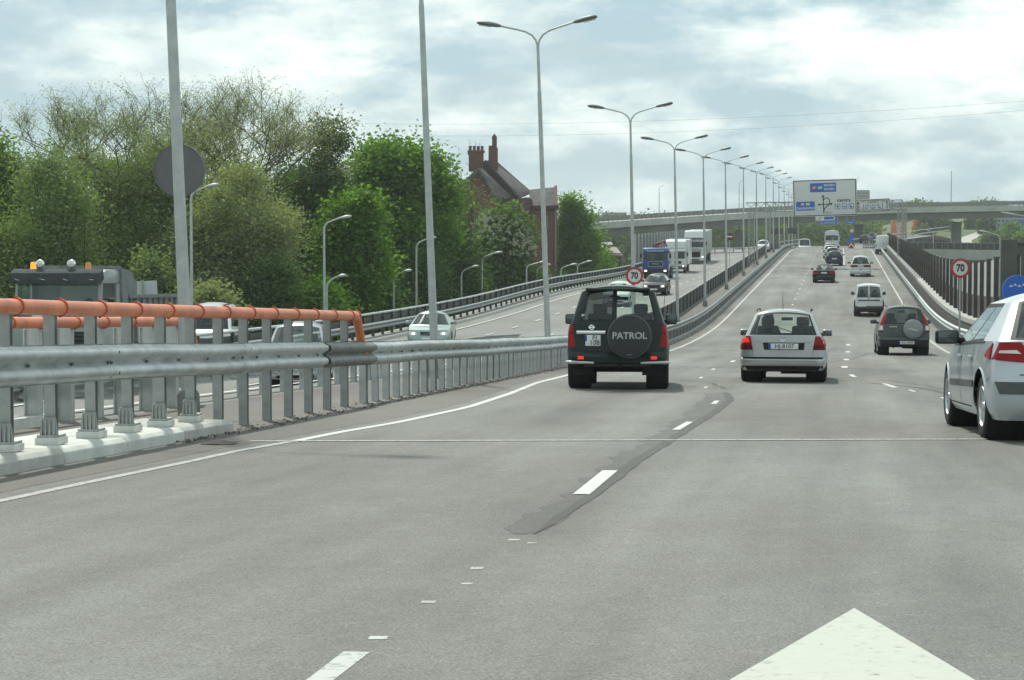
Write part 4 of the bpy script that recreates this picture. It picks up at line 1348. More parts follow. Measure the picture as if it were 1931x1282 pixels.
        for k in range(8):
            for j in range(len(Sr) - 1):
                q = []
                for kk, ss in ((k, Sr[j]), (k, Sr[j + 1]), (k + 1, Sr[j + 1]), (k + 1, Sr[j])):
                    u = kk / 8
                    p = c.rear_up(ss, 1).lerp(c.front_up(ss, 1), u)
                    p.z += 0.045 * math.sin(math.pi * u) * (1 - abs(ss) ** 3)
                    q.append(p)
                add('roof' if c.roof_mat else 'body', *q)
        # upper sides
        HU = [0, 0.07, 0.5, 0.90, 1.0]
        for sg in (-1, 1):
            for i in range(len(c.pill) - 1):
                sub = 3
                for m in range(sub):
                    k0 = lerp(c.pill[i], c.pill[i + 1], m / sub); k1 = lerp(c.pill[i], c.pill[i + 1], (m + 1) / sub)
                    for j in range(4):
                        def up(k, h):
                            y = lerp(c.sl(h), lerp(c.yAb, c.yAt, h), k)
                            yb = lerp(c.rr + c.deck, c.yAb, k)
                            w = lerp(c.Wy(yb) * c.Wb, c.Wc, h)
                            z = lerp(c.beltz(yb), c.cant, h)
                            return Vector((sg * w, y, z))
                        glassy = i % 2 == 1 and j in (1, 2) and not (c.cargo and i < 3)
                        tg = ('side_window_%d_%d' % (sg, i)) if glassy else ('pillar' if (i % 2 == 0 and 0 < i < len(c.pill) - 2 and j in (1, 2) and not c.cargo) else 'body')
                        if c.trim and tg == 'body' and 0 < i < len(c.pill) - 2: tg = 'pillar'
                        if c.trim and i == len(c.pill) - 2: tg = 'pillar'
                        add(tg, up(k0, HU[j]), up(k1, HU[j]), up(k1, HU[j + 1]), up(k0, HU[j + 1]))
        for tgn, mb in parts.items():
            if tgn.startswith('rear_window'): nm, mt = 'rear_window', c.glass
            elif tgn.startswith('side_window'): nm, mt = 'side_window', c.sglass
            elif tgn == 'windscreen': nm, mt = 'windscreen', GL_CLEAR
            elif tgn == 'pillar': nm, mt = 'pillar', BLACKP
            elif tgn == 'window_frame': nm, mt = 'window_frame', BLACKP
            elif tgn == 'bumper': nm, mt = 'bumper', c.bumper_mat
            elif tgn == 'roof': nm, mt = 'roof', c.roof_mat
            else: nm, mt = 'body', c.body
            mb.build(nm, mt, c.root, smooth=32, merge=True)
        # underbody, wheels
        b = MB()
        b.box((0, c.L / 2, c.zb + 0.05), (c.W * 0.60, c.L - 0.45, 0.16))
        b.box((0, c.ya - c.wr - 0.22, c.zb + 0.03), (c.W * 0.80, 0.20, 0.10))
        b.box((0, (c.ya + c.yf) / 2, c.zb + 0.06), (c.W * 0.93, c.yf - c.ya - 2 * c.wr - 0.2, 0.12))
        b.tube([(-c.track, c.ya, c.wr), (c.track, c.ya, c.wr)], 0.05, 8)
        b.tube([(-c.W * 0.2, 0.12, c.zb - 0.03), (-c.W * 0.2, 0.6, c.zb - 0.02)], 0.03, 8)
        b.box((c.W * 0.12, 0.5, c.zb - 0.02), (0.5, 0.5, 0.10))
        for ya in (c.ya, c.yf):
            b.lathe([(c.wr + 0.05, -0.9 * c.W / 2), (c.wr + c.arch, 0.0), (c.wr + 0.05, 0.9 * c.W / 2)], 'x', 18, (0, ya, c.wr + 0.0)) if False else None
        b.build('underbody', UNDER, c.root)
        t, dk, rm = wheel_meshes(c.wr, c.ww, c.style)
        for ya in (c.ya, c.yf):
            for sg in (-1, 1):
                w = link('wheel', t, c.root, (sg * c.track, ya, c.wr), (random.uniform(0, 6), 0, 0 if sg > 0 else math.pi))
                link('wheel_disc', dk, w); link('rim', rm, w)
                # inner liner of the arch
                l = MB().lathe([(c.wr + c.arch + 0.004, 0.0), (c.wr + c.arch + 0.004, -0.36)], 'x', 20)
                l.v = [v for v in l.v]
                ln = l.build('arch_liner', UNDER, c.root, loc=(sg * (c.W / 2 - 0.05), ya, c.wr), rot=(0, 0, 0 if sg > 0 else math.pi))
        # cabin
        b = MB()
        b.box((0, (c.rr + c.yAb) / 2 + 0.2, c.zb + 0.2), (c.W * 0.86, c.yAb - 0.3, 0.06))
        b.build('cabin_floor', INTER, c.root)
        zs = c.beltz(1.5)
        ysf = c.yAt - 0.15
        ztop = c.cant - 0.16
        if not c.cargo:
            box('seat_back', (0, max(c.sl(0) + 0.55, ysf - 1.15), zs - 0.22), (c.W * 0.76, 0.14, 0.52), INTER, c.root, 0.05)
        for sg in (-1, 1):
            box('seat_back', (sg * c.W * 0.21, ysf - 0.20, zs - 0.10), (0.46, 0.14, 0.62), INTER, c.root, 0.06)
            box('headrest', (sg * c.W * 0.21, ysf - 0.22, zs + 0.30), (0.27, 0.10, 0.19), INTER, c.root, 0.05)
        box('dashboard', (0, c.yAb - 0.22, c.beltz(c.yAb) - 0.10), (c.W * 0.82, 0.5, 0.22), INTER, c.root, 0.06)
        box('mirror_inside', (0.02, c.yAt + 0.22, c.cant - 0.10), (0.24, 0.03, 0.07), INTER, c.root, 0.012)
    # ---- fittings
    def mirrors(c, matl, y=None, z=None, size=(0.22, 0.13, 0.15), out=0.16):
        y = y or c.yAb - 0.38
        z = z or c.beltz(c.yAb - 0.4) + 0.06
        for sg in (-1, 1):
            w = c.S(y, z, 1).x
            m = box('mirror', (sg * (w + out), y, z + 0.02), size, matl, c.root, 0.045, seg=3)
            box('mirror_glass', (0, -size[1] / 2 - 0.001, 0), (size[0] * 0.82, 0.006, size[2] * 0.78), MIRRORG, m, 0.002)
            MB().tube([(sg * (w - 0.03), y + 0.02, z - 0.02), (sg * (w + out * 0.8), y, z - 0.01)], [0.04, 0.03], 8).build('mirror_arm', BLACKP, c.root, smooth=60)
    def plate(c, z, text, w=0.52, h=0.115, x=0.0, end='R', blue=True, size=None, lines=None):
        fn = c.R if end == 'R' else c.F
        p = fn(x, z, 0.03)
        sg = -1 if end == 'R' else 1
        r = box('number_plate', (p.x, p.y, z), (w, 0.014, h), WHITE, c.root, 0.004)
        if end == 'F': r.rotation_euler = (0, 0, math.pi)
        if blue: box('plate_band', (-w / 2 + 0.022 * w / 0.52, -0.008, 0 if lines is None else h * 0.2), (0.044 * w / 0.52 * (1 if lines is None else 1.5), 0.004, h * (0.96 if lines is None else 0.55)), BLUEP, r)
        if lines:
            for k, ln in enumerate(lines):
                lettering(ln, h * 0.60, BLACK, r, (0.03, -0.0095, h * (0.23 - 0.46 * k)), bold=0.001, squeeze=1.05)
        elif text:
            lettering(text, h * 1.05, BLACK, r, (0.022, -0.0095, 0), bold=0.001, squeeze=0.95)
        return r
    def wiper(c, x, z, l=0.45):
        a = c.R(x, z, 0.02); b_ = c.R(x - l * 0.6, z + 0.10, 0.02)
        MB().tube([a, b_], 0.008, 5).build('rear_wiper', BLACKP, c.root)
    def place(c, X, Y, yaw=0.0, opp=False, zoff=0.0, pitch=None):
        """rear bumper (or front for oncoming) stands at Y"""
        c.root.location = (X, Y, (zopp(X, Y) if opp else zr(Y)) + zoff)
        sl_ = slope_opp(X, Y - 2 if opp else Y) if opp else slope(Y + 2)
        if pitch is not None: sl_ = pitch
        if opp: c.root.rotation_euler = (-math.atan(sl_), 0, math.pi + yaw)
        else: c.root.rotation_euler = (math.atan(sl_), 0, yaw)
        # bring the wheels onto the surface
        m = c.root.rotation_euler.to_matrix()
        zs_ = []
        for yy in (c.ya, c.yf):
            p = m @ Vector((0, yy, 0)) + c.root.location
            zs_.append((zopp(p.x, p.y) if opp else zr(p.y)) - p.z)
        c.root.location.z += sum(zs_) / 2 + 0.008
        return c
# ------------------------------------------------------------------ dark green off-roader
P_GREEN = paint('dark_green', (0.010, 0.022, 0.018), 0.3, 0.22)
c = Car('off_road_car', 'dark green off-road car with black spare wheel cover bearing silver letters on its rear door', None, P_GREEN,
        L=4.85, W=1.84, H=1.86, zb=0.44, belt=[(0, 1.18), (3.2, 1.13), (4.85, 0.98)], rr=0.20, rf=0.25, slant=[(0, 0), (0.5, 0.07), (1, 0.22)], rt=0.14,
        yAb=3.35, yAt=2.75, Wb=0.93, Wc=0.665, cant=1.755, wr=0.385, ww=0.27, ya=0.95, yf=3.8, track=0.785, style='five', fb=0.30,
        bump=[(0, 0.03), (0.05, 0.11), (0.28, 0.12), (0.31, 0.03), (1, 0.0)], win=[(-0.78, -0.13, 0.12, 0.86), (-0.02, 0.80, 0.12, 0.86)],
        frame=[(-0.82, -0.10, 0.07, 0.91), (-0.06, 0.85, 0.07, 0.91)], glass=GL_CLEAR, sglass=GL_DARK, taper=0.02, pexp=5.5, arch=0.09)
for sg in (-1, 1):
    c.patch('tail_light', [(sg * 0.76, 0.76), (sg * 0.895, 0.76), (sg * 0.885, 1.16), (sg * 0.80, 1.16)], REDL, n=8)
    c.patch('tail_light_cap', [(sg * 0.77, 1.00), (sg * 0.893, 1.00), (sg * 0.89, 1.04), (sg * 0.78, 1.04)], REDL_D, n=4, off=0.011)
    box('fog_lamp_housing', (sg * 0.66, -0.145, 0.565), (0.16, 0.04, 0.085), BLACKP, c.root, 0.01)
    box('fog_lamp', (sg * 0.655, -0.172, 0.57), (0.11, 0.02, 0.06), REDLIT, c.root, 0.008)
    MB().tube([(sg * 0.42, -0.16, 0.475), (sg * 0.6, -0.165, 0.485), (sg * 0.84, -0.12, 0.49), (sg * 0.92, 0.03, 0.49), (sg * 0.925, 0.25, 0.48)], [0.022, 0.026, 0.028, 0.026, 0.02], 8).build('bumper_tube', GALV, c.root, smooth=60)
# spare wheel
sw = empty('spare_wheel', (0.22, -0.06, 0.955)); sw.parent = c.root
cv = MB().lathe([(0.40, 0.0), (0.40, -0.17), (0.39, -0.21), (0.365, -0.235), (0.33, -0.243), (0.0, -0.250)], 'y', 48).build('cover', mat('vinyl_black', (0.022, 0.024, 0.025), 0.55, var=0.2, scale=8), sw, smooth=30)
MB().lathe([(0.386, -0.214), (0.394, -0.222), (0.388, -0.230), (0.372, -0.236)], 'y', 48).build('seam', GREYP, cv, smooth=60)
lettering('PATROL', 0.165, mat('letter_silver', (0.42, 0.43, 0.42), 0.4, 0.3), cv, (0, -0.2495, 0.01), bold=0.004, squeeze=1.02)
box('grip', (0, -0.248, -0.33), (0.10, 0.012, 0.03), GREYP, cv, 0.004)
MB().box((0, 0.03, 0), (0.3, 0.14, 0.3)).build('bracket', BLACKP, sw)
c.plate(0.88, None, 0.275, 0.195, -0.44, lines=['FJ', '108'])
box('plate_recess', (-0.46, -0.003, 0.88), (0.42, 0.01, 0.25), BLACKP, c.root, 0.004)
box('trim_strip', (-0.475, -0.022, 1.025), (0.53, 0.02, 0.062), CHROME, c.root, 0.01)
lettering('F AIR CX', 0.06, BLACK, c.root, (-0.49, -0.0335, 1.025), squeeze=0.9) if False else None
bd = MB().lathe([(0.030, -0.006), (0.046, -0.006), (0.05, 0.0)], 'y', 24).build('emblem', CHROME, c.root, loc=(-0.465, -0.02, 1.115), smooth=40)
box('emblem_bar', (0, -0.009, 0), (0.115, 0.01, 0.022), CHROME, bd)
for x in (-0.085,):
    MB().box((x, -0.003, 0.80), (0.010, 0.012, 0.66)).build('door_gap', UNDER, c.root)
box('step', (0, -0.10, 0.435), (1.2, 0.2, 0.05), BLACKP, c.root, 0.01)
MB().tube([(0.05, -0.1, 0.40), (0.05, -0.22, 0.40), (0.05, -0.25, 0.47)], 0.022, 8).build('tow_hook', BLACKP, c.root)
b = MB()
for sg in (-1, 1): b.box((sg * 0.62, 0.30, 0.40), (0.36, 0.05, 0.30))
b.build('mud_flap', RUBBER, c.root)
MB().tube([(-0.68, 0.95, 0.36), (0.68, 0.95, 0.36)], 0.075, 10).build('axle', UNDER, c.root)
box('tank', (0.1, 0.9, 0.40), (1.0, 0.8, 0.16), UNDER, c.root, 0.03)
box('roof_spoiler', (0, 0.17, 1.80), (1.16, 0.26, 0.05), P_GREEN, c.root, 0.02)
MB().tube([(0.80, 3.2, 1.2), (0.87, 3.05, 2.05)], 0.005, 5).build('aerial', BLACKP, c.root)
c.mirrors(BLACKP, 2.9, 1.24, (0.22, 0.12, 0.20), 0.14)
box('window_sticker', (-0.62, 0.08, 1.30), (0.06, 0.004, 0.10), WHITE, c.root)
gx, gy = gnd(1170, 731)
for ch_ in c.root.children:
    if ch_.name.startswith('rear_window') and sum(v.co.x for v in ch_.data.vertices) < 0:
        ch_.data.materials[0] = GL_DARK
c.place(gx + 0.06, gy - 1.12, rad(4.6))

# ------------------------------------------------------------------ silver estate
P_SILVER = paint('silver', (0.44, 0.46, 0.46), 0.55, 0.28)
c = Car('estate_car', 'silver estate car with roof rails and lit left brake lamp in the middle lane', None, P_SILVER,
        L=4.40, W=1.735, H=1.45, zb=0.24, belt=[(0, 0.945), (3.1, 0.90), (4.4, 0.68)], slant=[(0, 0), (0.5, 0.16), (1, 0.42)], rr=0.22, yAb=3.15, yAt=2.35,
        Wb=0.885, prof=[(0, 0.93), (0.10, 0.975), (0.3, 1.0), (0.55, 0.998), (0.75, 0.985), (0.9, 0.955), (1.0, 0.885)],
        Wc=0.575, cant=1.375, wr=0.315, ww=0.215, ya=0.92, yf=3.43, track=0.755, style='seven', fb=0.34, win=[(-0.84, 0.84, 0.10, 0.86)], frame=[(-0.90, 0.90, 0.02, 0.93)],
        bump=[(0, 0.0), (0.06, 0.03), (0.12, 0.07), (0.30, 0.085), (0.34, 0.07), (0.37, 0.0), (1, 0.0)], glass=GL_CLEAR, sglass=GL_GREEN, pexp=4.5, taper=0.03)
for sg in (-1, 1):
    c.patch('tail_light', [(sg * 0.60, 0.655), (sg * 0.862, 0.655), (sg * 0.855, 0.93), (sg * 0.645, 0.93)], REDL if sg > 0 else REDL, n=8)
    c.patch('tail_light_lower', [(sg * 0.595, 0.655), (sg * 0.863, 0.655), (sg * 0.86, 0.755), (sg * 0.615, 0.755)], REDL_D, n=6, off=0.012)
    MB().tube([(sg * 0.545, 0.75, 1.44), (sg * 0.545, 0.9, 1.475), (sg * 0.545, 2.3, 1.49), (sg * 0.545, 2.5, 1.45)], 0.014, 8).build('roof_rail', BLACKP, c.root, smooth=60)
    MB().tube([(sg * 0.50, 0.4, 0.0), (sg * 0.50, 0.42, 0.01)], 0.01, 5) if False else None
c.patch('brake_lamp', [(-0.66, 0.80), (-0.79, 0.80), (-0.785, 0.895), (-0.69, 0.895)], REDLIT, n=4, off=0.014)
c.patch('bumper_strip', [(-0.80, 0.475), (0.80, 0.475), (0.80, 0.51), (-0.80, 0.51)], BLACKP, n=16, off=0.01)
c.patch('lower_valance', [(-0.80, 0.245), (0.80, 0.245), (0.80, 0.33), (-0.80, 0.33)], BLACKP, n=16, off=0.01)
c.patch('plate_recess', [(-0.37, 0.655), (0.42, 0.655), (0.44, 0.80), (-0.40, 0.80)], BLACKP, n=4, off=0.012)
for sg in (-1, 1): c.patch('tailgate_gap', [(sg * 0.598, 0.53), (sg * 0.604, 0.53), (sg * 0.612, 0.66), (sg * 0.606, 0.66)], UNDER, n=3, off=0.003, th=False)
c.wiper(0.22, 1.0, 0.5)
c.plate(0.725, 'HJ-8107', 0.60, 0.115, 0.01)
e_ = MB().lathe([(0.038, -0.004), (0.050, -0.006), (0.052, 0.0)], 'y', 24).build('emblem', CHROME, c.root, loc=(0, 0.0 - 0.012, 0.875), smooth=40)
b = MB()
for p, q in (((-0.032, 0.026), (-0.012, -0.036)), ((-0.012, -0.036), (0.0, 0.0)), ((0.0, 0.0), (0.012, -0.036)), ((0.012, -0.036), (0.032, 0.026)), ((-0.014, 0.036), (0, 0.006)), ((0, 0.006), (0.014, 0.036))):
    b.tube([(p[0], -0.007, p[1]), (q[0], -0.007, q[1])], 0.005, 4)
b.build('emblem_mark', CHROME, e_)
c.patch('trim_script', [(-0.56, 0.805), (-0.43, 0.805), (-0.43, 0.82), (-0.56, 0.82)], GALV_D, n=2); c.patch('trim_script', [(0.43, 0.80), (0.56, 0.80), (0.56, 0.82), (0.43, 0.82)], GALV_D, n=2)
MB().tube([(-0.02, 0.78, 1.475), (-0.02, 0.55, 1.84)], [0.007, 0.003], 5).build('aerial', BLACKP, c.root)
c.mirrors(P_SILVER, 2.62, 0.96, (0.21, 0.12, 0.14), 0.12)
gx, gy = gnd(1478, 719)
ESTATE = c.place(gx, gy - 0.98)

# ------------------------------------------------------------------ grey-green compact off-roader
P_GREYG = paint('grey_green', (0.085, 0.098, 0.095), 0.45, 0.3)
c = Car('suv_car', 'grey compact off-road car with a round silver spare wheel cover in the right lane', None, P_GREYG,
        L=4.5, W=1.785, H=1.68, zb=0.30, belt=[(0, 1.06), (3.1, 1.02), (4.5, 0.86)], slant=[(0, 0), (0.5, 0.10), (1, 0.30)], rr=0.22, yAb=3.25, yAt=2.5,
        Wc=0.60, cant=1.59, wr=0.345, ww=0.22, ya=0.95, yf=3.55, track=0.775, fb=0.40, win=[(-0.84, 0.84, 0.10, 0.88)], frame=[(-0.90, 0.90, 0.04, 0.94)],
        bump=[(0, 0.02), (0.08, 0.10), (0.34, 0.11), (0.40, 0.09), (0.43, 0.0), (1, 0)], glass=GL_DARK, sglass=GL_DARK, pexp=4.5, taper=0.03)
for sg in (-1, 1):
    c.patch('tail_light', [(sg * 0.725, 0.90), (sg * 0.86, 0.92), (sg * 0.66, 1.55), (sg * 0.60, 1.50)], REDL, n=10, off=0.012)
    c.patch('tail_light_clear', [(sg * 0.715, 0.86), (sg * 0.862, 0.86), (sg * 0.84, 1.02), (sg * 0.72, 1.02)], CLEARL, n=6, off=0.016)
    c.patch('tail_light_foot', [(sg * 0.72, 0.80), (sg * 0.86, 0.80), (sg * 0.862, 0.88), (sg * 0.72, 0.88)], REDL_D, n=6, off=0.014)
    MB().tube([(sg * 0.57, 0.6, 1.66), (sg * 0.57, 0.75, 1.71), (sg * 0.57, 2.4, 1.72)], 0.018, 8).build('roof_rail', BLACKP, c.root, smooth=60)
c.patch('bumper_black', [(-0.80, 0.31), (0.80, 0.31), (0.80, 0.53), (-0.80, 0.53)], BLACKP, n=16, off=0.012)
sw = empty('spare_wheel', (0.30, -0.02, 0.89)); sw.parent = c.root
P_COVER = paint('cover_silver', (0.21, 0.225, 0.225), 0.3, 0.4)
cv = MB().lathe([(0.345, 0.0), (0.345, -0.13), (0.335, -0.17), (0.31, -0.195), (0.26, -0.21), (0.0, -0.225)], 'y', 40).build('cover', P_COVER, sw, smooth=30)
MB().lathe([(0.345, -0.10), (0.352, -0.12), (0.345, -0.14)], 'y', 40).build('rim_ring', GREYP, cv, smooth=60)
b = MB().box((0, -0.224, 0), (0.36, 0.008, 0.035), Matrix.Rotation(rad(12), 3, 'Y')); b.build('cover_script', GALV, cv)
MB().box((0, 0.04, 0), (0.25, 0.12, 0.25)).build('bracket', BLACKP, sw)
box('door_handle', (-0.37, -0.02, 0.98), (0.26, 0.03, 0.035), GALV, c.root, 0.01)
for zz in (0.66, 0.71, 0.76): box('door_rib', (-0.34, -0.006, zz), (0.44, 0.015, 0.012), GREYP, c.root)
c.plate(0.44, 'GG-4549', 0.52, 0.11, 0.08)
MB().tube([(0.0, 0.7, 1.70), (0.0, 0.6, 1.85)], 0.008, 5).build('aerial', BLACKP, c.root)
c.mirrors(GREYP, 2.7, 1.12, (0.22, 0.12, 0.16), 0.14)
gx, gy = gnd(1703, 669)
c.place(gx, gy - 1.05, 0.02)

# ------------------------------------------------------------------ silver hatchback cut by the frame
P_SILVB = paint('silver_blue', (0.46, 0.50, 0.525), 0.35, 0.32)
c = Car('hatchback_car', 'silver hatchback with large red tail lamp merging at the right edge of the picture', None, P_SILVB,
        L=4.21, W=1.777, H=1.455, zb=0.21, belt=[(0, 0.985), (1.2, 0.97), (3.0, 0.90), (4.21, 0.66)], rr=0.30, rf=0.32,
        slant=[(0, 0.0), (0.4, 0.24), (0.75, 0.45), (1, 0.62)], rt=0.12, yAb=3.1, yAt=2.2, Wc=0.575, cant=1.36, wr=0.318, ww=0.21, ya=0.80, yf=3.425, track=0.765, style='seven', fb=0.44,
        bump=[(0, -0.03), (0.08, 0.03), (0.16, 0.075), (0.48, 0.085), (0.56, 0.06), (0.66, 0.01), (1, 0.0)], win=[(-0.80, 0.80, 0.08, 0.90)], frame=[(-0.86, 0.86, 0.03, 0.95)],
        pill=[0.0, 0.20, 0.50, 0.54, 0.94, 1.0], glass=GL_DARK, sglass=glass_mat('glass_smoke', (0.42, 0.50, 0.47)), taper=0.055, pexp=3.4, trim=True)
for sg in (-1, 1):
    c.patch('tail_light', [(sg * 0.45, 0.765), (sg * 0.852, 0.80), (sg * 0.79, 0.97), (sg * 0.60, 0.975)], REDL, n=10, off=0.012)
    c.patch('tail_light_clear', [(sg * 0.60, 0.862), (sg * 0.80, 0.868), (sg * 0.79, 0.892), (sg * 0.64, 0.898)], CLEARL, n=8, off=0.017)
    c.patch('tail_light_side', [(0.30, 0.80), (0.52, 0.83), (0.44, 0.90), (0.30, 0.96)], REDL, 'S', 6, 0.012, sg)
    c.patch('door_moulding', [(1.25, 0.50), (2.95, 0.47), (2.95, 0.54), (1.25, 0.57)], GREYP, 'S', 8, 0.016, sg)
    for y0 in (1.35, 2.18):
        c.patch('door_gap', [(y0, 0.30), (y0 + 0.012, 0.30), (y0 + 0.05, 0.93), (y0 + 0.038, 0.93)], UNDER, 'S', 6, 0.003, sg, th=False)
    c.patch('sill_gap', [(1.15, 0.285), (3.0, 0.285), (3.0, 0.297), (1.15, 0.297)], UNDER, 'S', 6, 0.003, sg, th=False)
    for y0 in (1.50, 2.32):
        h_ = box('door_handle', c.S(y0, 0.80, sg, 0.02), (0.035, 0.22, 0.035), P_SILVB, c.root, 0.012)
    c.patch('window_trim', [(0.75, 0.962), (2.98, 0.905), (2.98, 0.92), (0.75, 0.978)], BLACKP, 'S', 8, 0.006, sg)
    # bumper side gap
    c.patch('bumper_gap', [(0.30, 0.62), (0.45, 0.56), (0.45, 0.568), (0.30, 0.63)], UNDER, 'S', 3, 0.003, sg, th=False)
c.patch('bumper_pad', [(-0.80, 0.47), (0.80, 0.47), (0.84, 0.59), (-0.84, 0.59)], GREYP, n=18, off=0.018)
c.patch('tailgate_gap', [(-0.62, 0.655), (0.62, 0.655), (0.62, 0.663), (-0.62, 0.663)], UNDER, n=10, off=0.003, th=False)
c.plate(0.80, 'GS-2093', 0.52, 0.11) if False else None
c.patch('number_plate', [(-0.26, 0.76), (0.26, 0.76), (0.26, 0.87), (-0.26, 0.87)], WHITE, n=4, off=0.02)
c.mirrors(BLACKP, 2.62, 0.98, (0.25, 0.14, 0.155), 0.17)
gx, gy = gnd(1859, 827)
yaw = rad(4.6)
# rear-left wheel contact under pixel (1849, 827)
c.root.scale = (1.10,) * 3
loc = Vector((gx, gy, 0)) - Matrix.Rotation(yaw, 3, 'Z') @ (Vector((-0.82, 0.80, 0)) * 1.10)
c.place(loc.x, loc.y, yaw)
c.root.location.z = (zr(loc.y + 0.9) + zr(loc.y + 3.8)) / 2 - math.tan(c.root.rotation_euler.x) * 2.35 + 0.01

# ------------------------------------------------------------------ small van with two rear windows
P_WHITE = paint('white', (0.66, 0.68, 0.67), 0.0, 0.35)
c = Car('small_van', 'small white van with two rear door windows and dark bumper in the right lane', None, P_WHITE, cat='van',
        L=4.1, W=1.72, H=1.79, zb=0.27, belt=[(0, 1.05), (3.0, 1.0), (4.1, 0.80)], slant=[(0, 0), (0.5, 0.07), (1, 0.20)], rr=0.18, rt=0.14, yAb=3.2, yAt=2.55,
        Wc=0.665, cant=1.70, wr=0.30, ww=0.19, ya=0.72, yf=3.4, track=0.74, fb=0.42, bumper_mat=mat('bumper_maroon', (0.045, 0.022, 0.024), 0.5),
        win=[(-0.80, -0.08, 0.10, 0.84), (0.08, 0.80, 0.10, 0.84)], frame=[(-0.85, -0.05, 0.05, 0.89), (0.05, 0.85, 0.05, 0.89)], glass=GL_DARK, pexp=5, taper=0.02)
for sg in (-1, 1):
    c.patch('tail_light', [(sg * 0.765, 0.58), (sg * 0.855, 0.58), (sg * 0.85, 0.92), (sg * 0.775, 0.92)], REDL_D, n=6)
    c.wiper(sg * 0.45, 1.08, 0.3 * sg)
box('handle_bar', (0, -0.012, 0.915), (1.24, 0.03, 0.055), BLACKP, c.root, 0.012)
box('door_gap', (0, -0.002, 0.95), (0.012, 0.01, 0.7), UNDER, c.root)
box('lock', (0, -0.02, 1.02), (0.06, 0.03, 0.09), BLACKP, c.root, 0.01)
box('model_script', (0.44, -0.012, 1.00), (0.22, 0.01, 0.03), GALV_D, c.root)
c.patch('bumper_black', [(-0.80, 0.27), (0.80, 0.27), (0.80, 0.44), (-0.80, 0.44)], BLACKP, n=12, off=0.014)
c.plate(0.615, '', 0.52, 0.11, -0.40, blue=False)
c.mirrors(BLACKP, 2.85, 1.18, (0.18, 0.12, 0.2), 0.13)
gx, gy = gnd(1638, 595.5)
VANS = c.place(gx, gy - 0.8)

# ------------------------------------------------------------------ other cars going our way
P_BLK = paint('black_red', (0.020, 0.010, 0.012), 0.3, 0.2)
c = Car('saloon_car', 'dark saloon car with wide red tail lamps climbing the ramp', None, P_BLK, L=4.7, W=1.80, H=1.45, zb=0.24, belt=[(0, 0.98), (1.0, 0.97), (3.3, 0.90), (4.7, 0.70)],
        deck=0.38, slant=[(0, 0), (0.5, 0.42), (1, 0.95)], rt=0.10, yAb=3.5, yAt=2.7, Wc=0.57, cant=1.36, wr=0.32, ww=0.22, ya=1.0, yf=3.75, track=0.77, fb=0.4, glass=GL_CLEAR, sglass=GL_DARK)
for sg in (-1, 1):
    c.patch('tail_light', [(sg * 0.42, 0.72), (sg * 0.885, 0.70), (sg * 0.87, 0.93), (sg * 0.50, 0.90)], REDL, n=8)
c.plate(0.80, '', 0.52, 0.11)
c.patch('bumper_black', [(-0.8, 0.25), (0.8, 0.25), (0.8, 0.36), (-0.8, 0.36)], BLACKP, n=10, off=0.01)
c.mirrors(P_BLK, 3.0, 0.98, (0.2, 0.12, 0.14), 0.14)
gx, gy = gnd(1553.5, 532.5)
c.place(gx, gy - 1.1)
P_WH2 = paint('white_mpv', (0.60, 0.62, 0.60), 0.0, 0.35)
c = Car('minivan_car', 'white minivan with a red lamp band across its tailgate in the right lane', None, P_WH2, L=4.6, W=1.81, H=1.73, zb=0.24, belt=[(0, 1.05), (3.3, 1.0), (4.6, 0.75)],
        slant=[(0, 0), (0.5, 0.16), (1, 0.45)], yAb=3.7, yAt=2.7, Wc=0.60, cant=1.63, wr=0.32, ww=0.21, ya=0.9, yf=3.7, track=0.77, fb=0.38, glass=GL_DARK, win=[(-0.82, 0.82, 0.12, 0.84)], frame=[(-0.88, 0.88, 0.06, 0.9)])
c.patch('tail_light', [(-0.87, 0.83), (0.87, 0.83), (0.87, 1.0), (-0.87, 1.0)], REDL_D, n=16)
for sg in (-1, 1): c.patch('tail_light_side', [(sg * 0.60, 0.82), (sg * 0.88, 0.82), (sg * 0.875, 1.01), (sg * 0.60, 1.01)], REDL, n=6, off=0.012)
c.plate(0.91, '', 0.5, 0.11, blue=False)
box('plate_lamp', (0.05, -0.02, 0.62), (0.16, 0.02, 0.06), BLACKP, c.root, 0.01)
c.mirrors(BLACKP, 3.1, 1.08, (0.24, 0.12, 0.15), 0.16)
gx, gy = gnd(1622.5, 521)
c.place(gx, gy - 0.9)
P_NAVY = paint('navy', (0.014, 0.028, 0.055), 0.3, 0.25)
hatch = dict(L=3.9, W=1.68, H=1.45, zb=0.24, belt=[(0, 0.97), (3.0, 0.92), (3.9, 0.70)], slant=[(0, 0), (0.5, 0.2), (1, 0.5)], yAb=2.95, yAt=2.1, Wc=0.56, cant=1.36, wr=0.30, ww=0.19, ya=0.7, yf=3.15, track=0.72, fb=0.42, glass=GL_DARK)
def small_hatch(px, label, pnt, dy=0.7, kw=None, lamp=REDL_D):
    d = dict(hatch); d.update(kw or {})
    c = Car('hatchback_car', label, None, pnt, **d)
    for sg in (-1, 1): c.patch('tail_light', [(sg * 0.64, 0.68), (sg * 0.83, 0.68), (sg * 0.82, 0.98), (sg * 0.70, 0.96)], lamp, n=5)
    c.plate(0.72, '', 0.5, 0.11, blue=False)
    c.patch('bumper_black', [(-0.76, 0.25), (0.76, 0.25), (0.76, 0.36), (-0.76, 0.36)], BLACKP, n=10, off=0.01)
    c.mirrors(pnt, 2.5, 1.02, (0.18, 0.12, 0.14), 0.13)
    gx, gy = gnd(*px)
    return c.place(gx, gy - dy)
small_hatch((1573.5, 501), 'navy blue hatchback at the tail of the queue on the ramp', P_NAVY, kw=dict(bumper_mat=mat('navy_bumper', (0.012, 0.022, 0.04), 0.45)))
q = small_hatch((1570, 492), 'silver hatchback directly ahead of the navy one in the queue', P_SILVER)
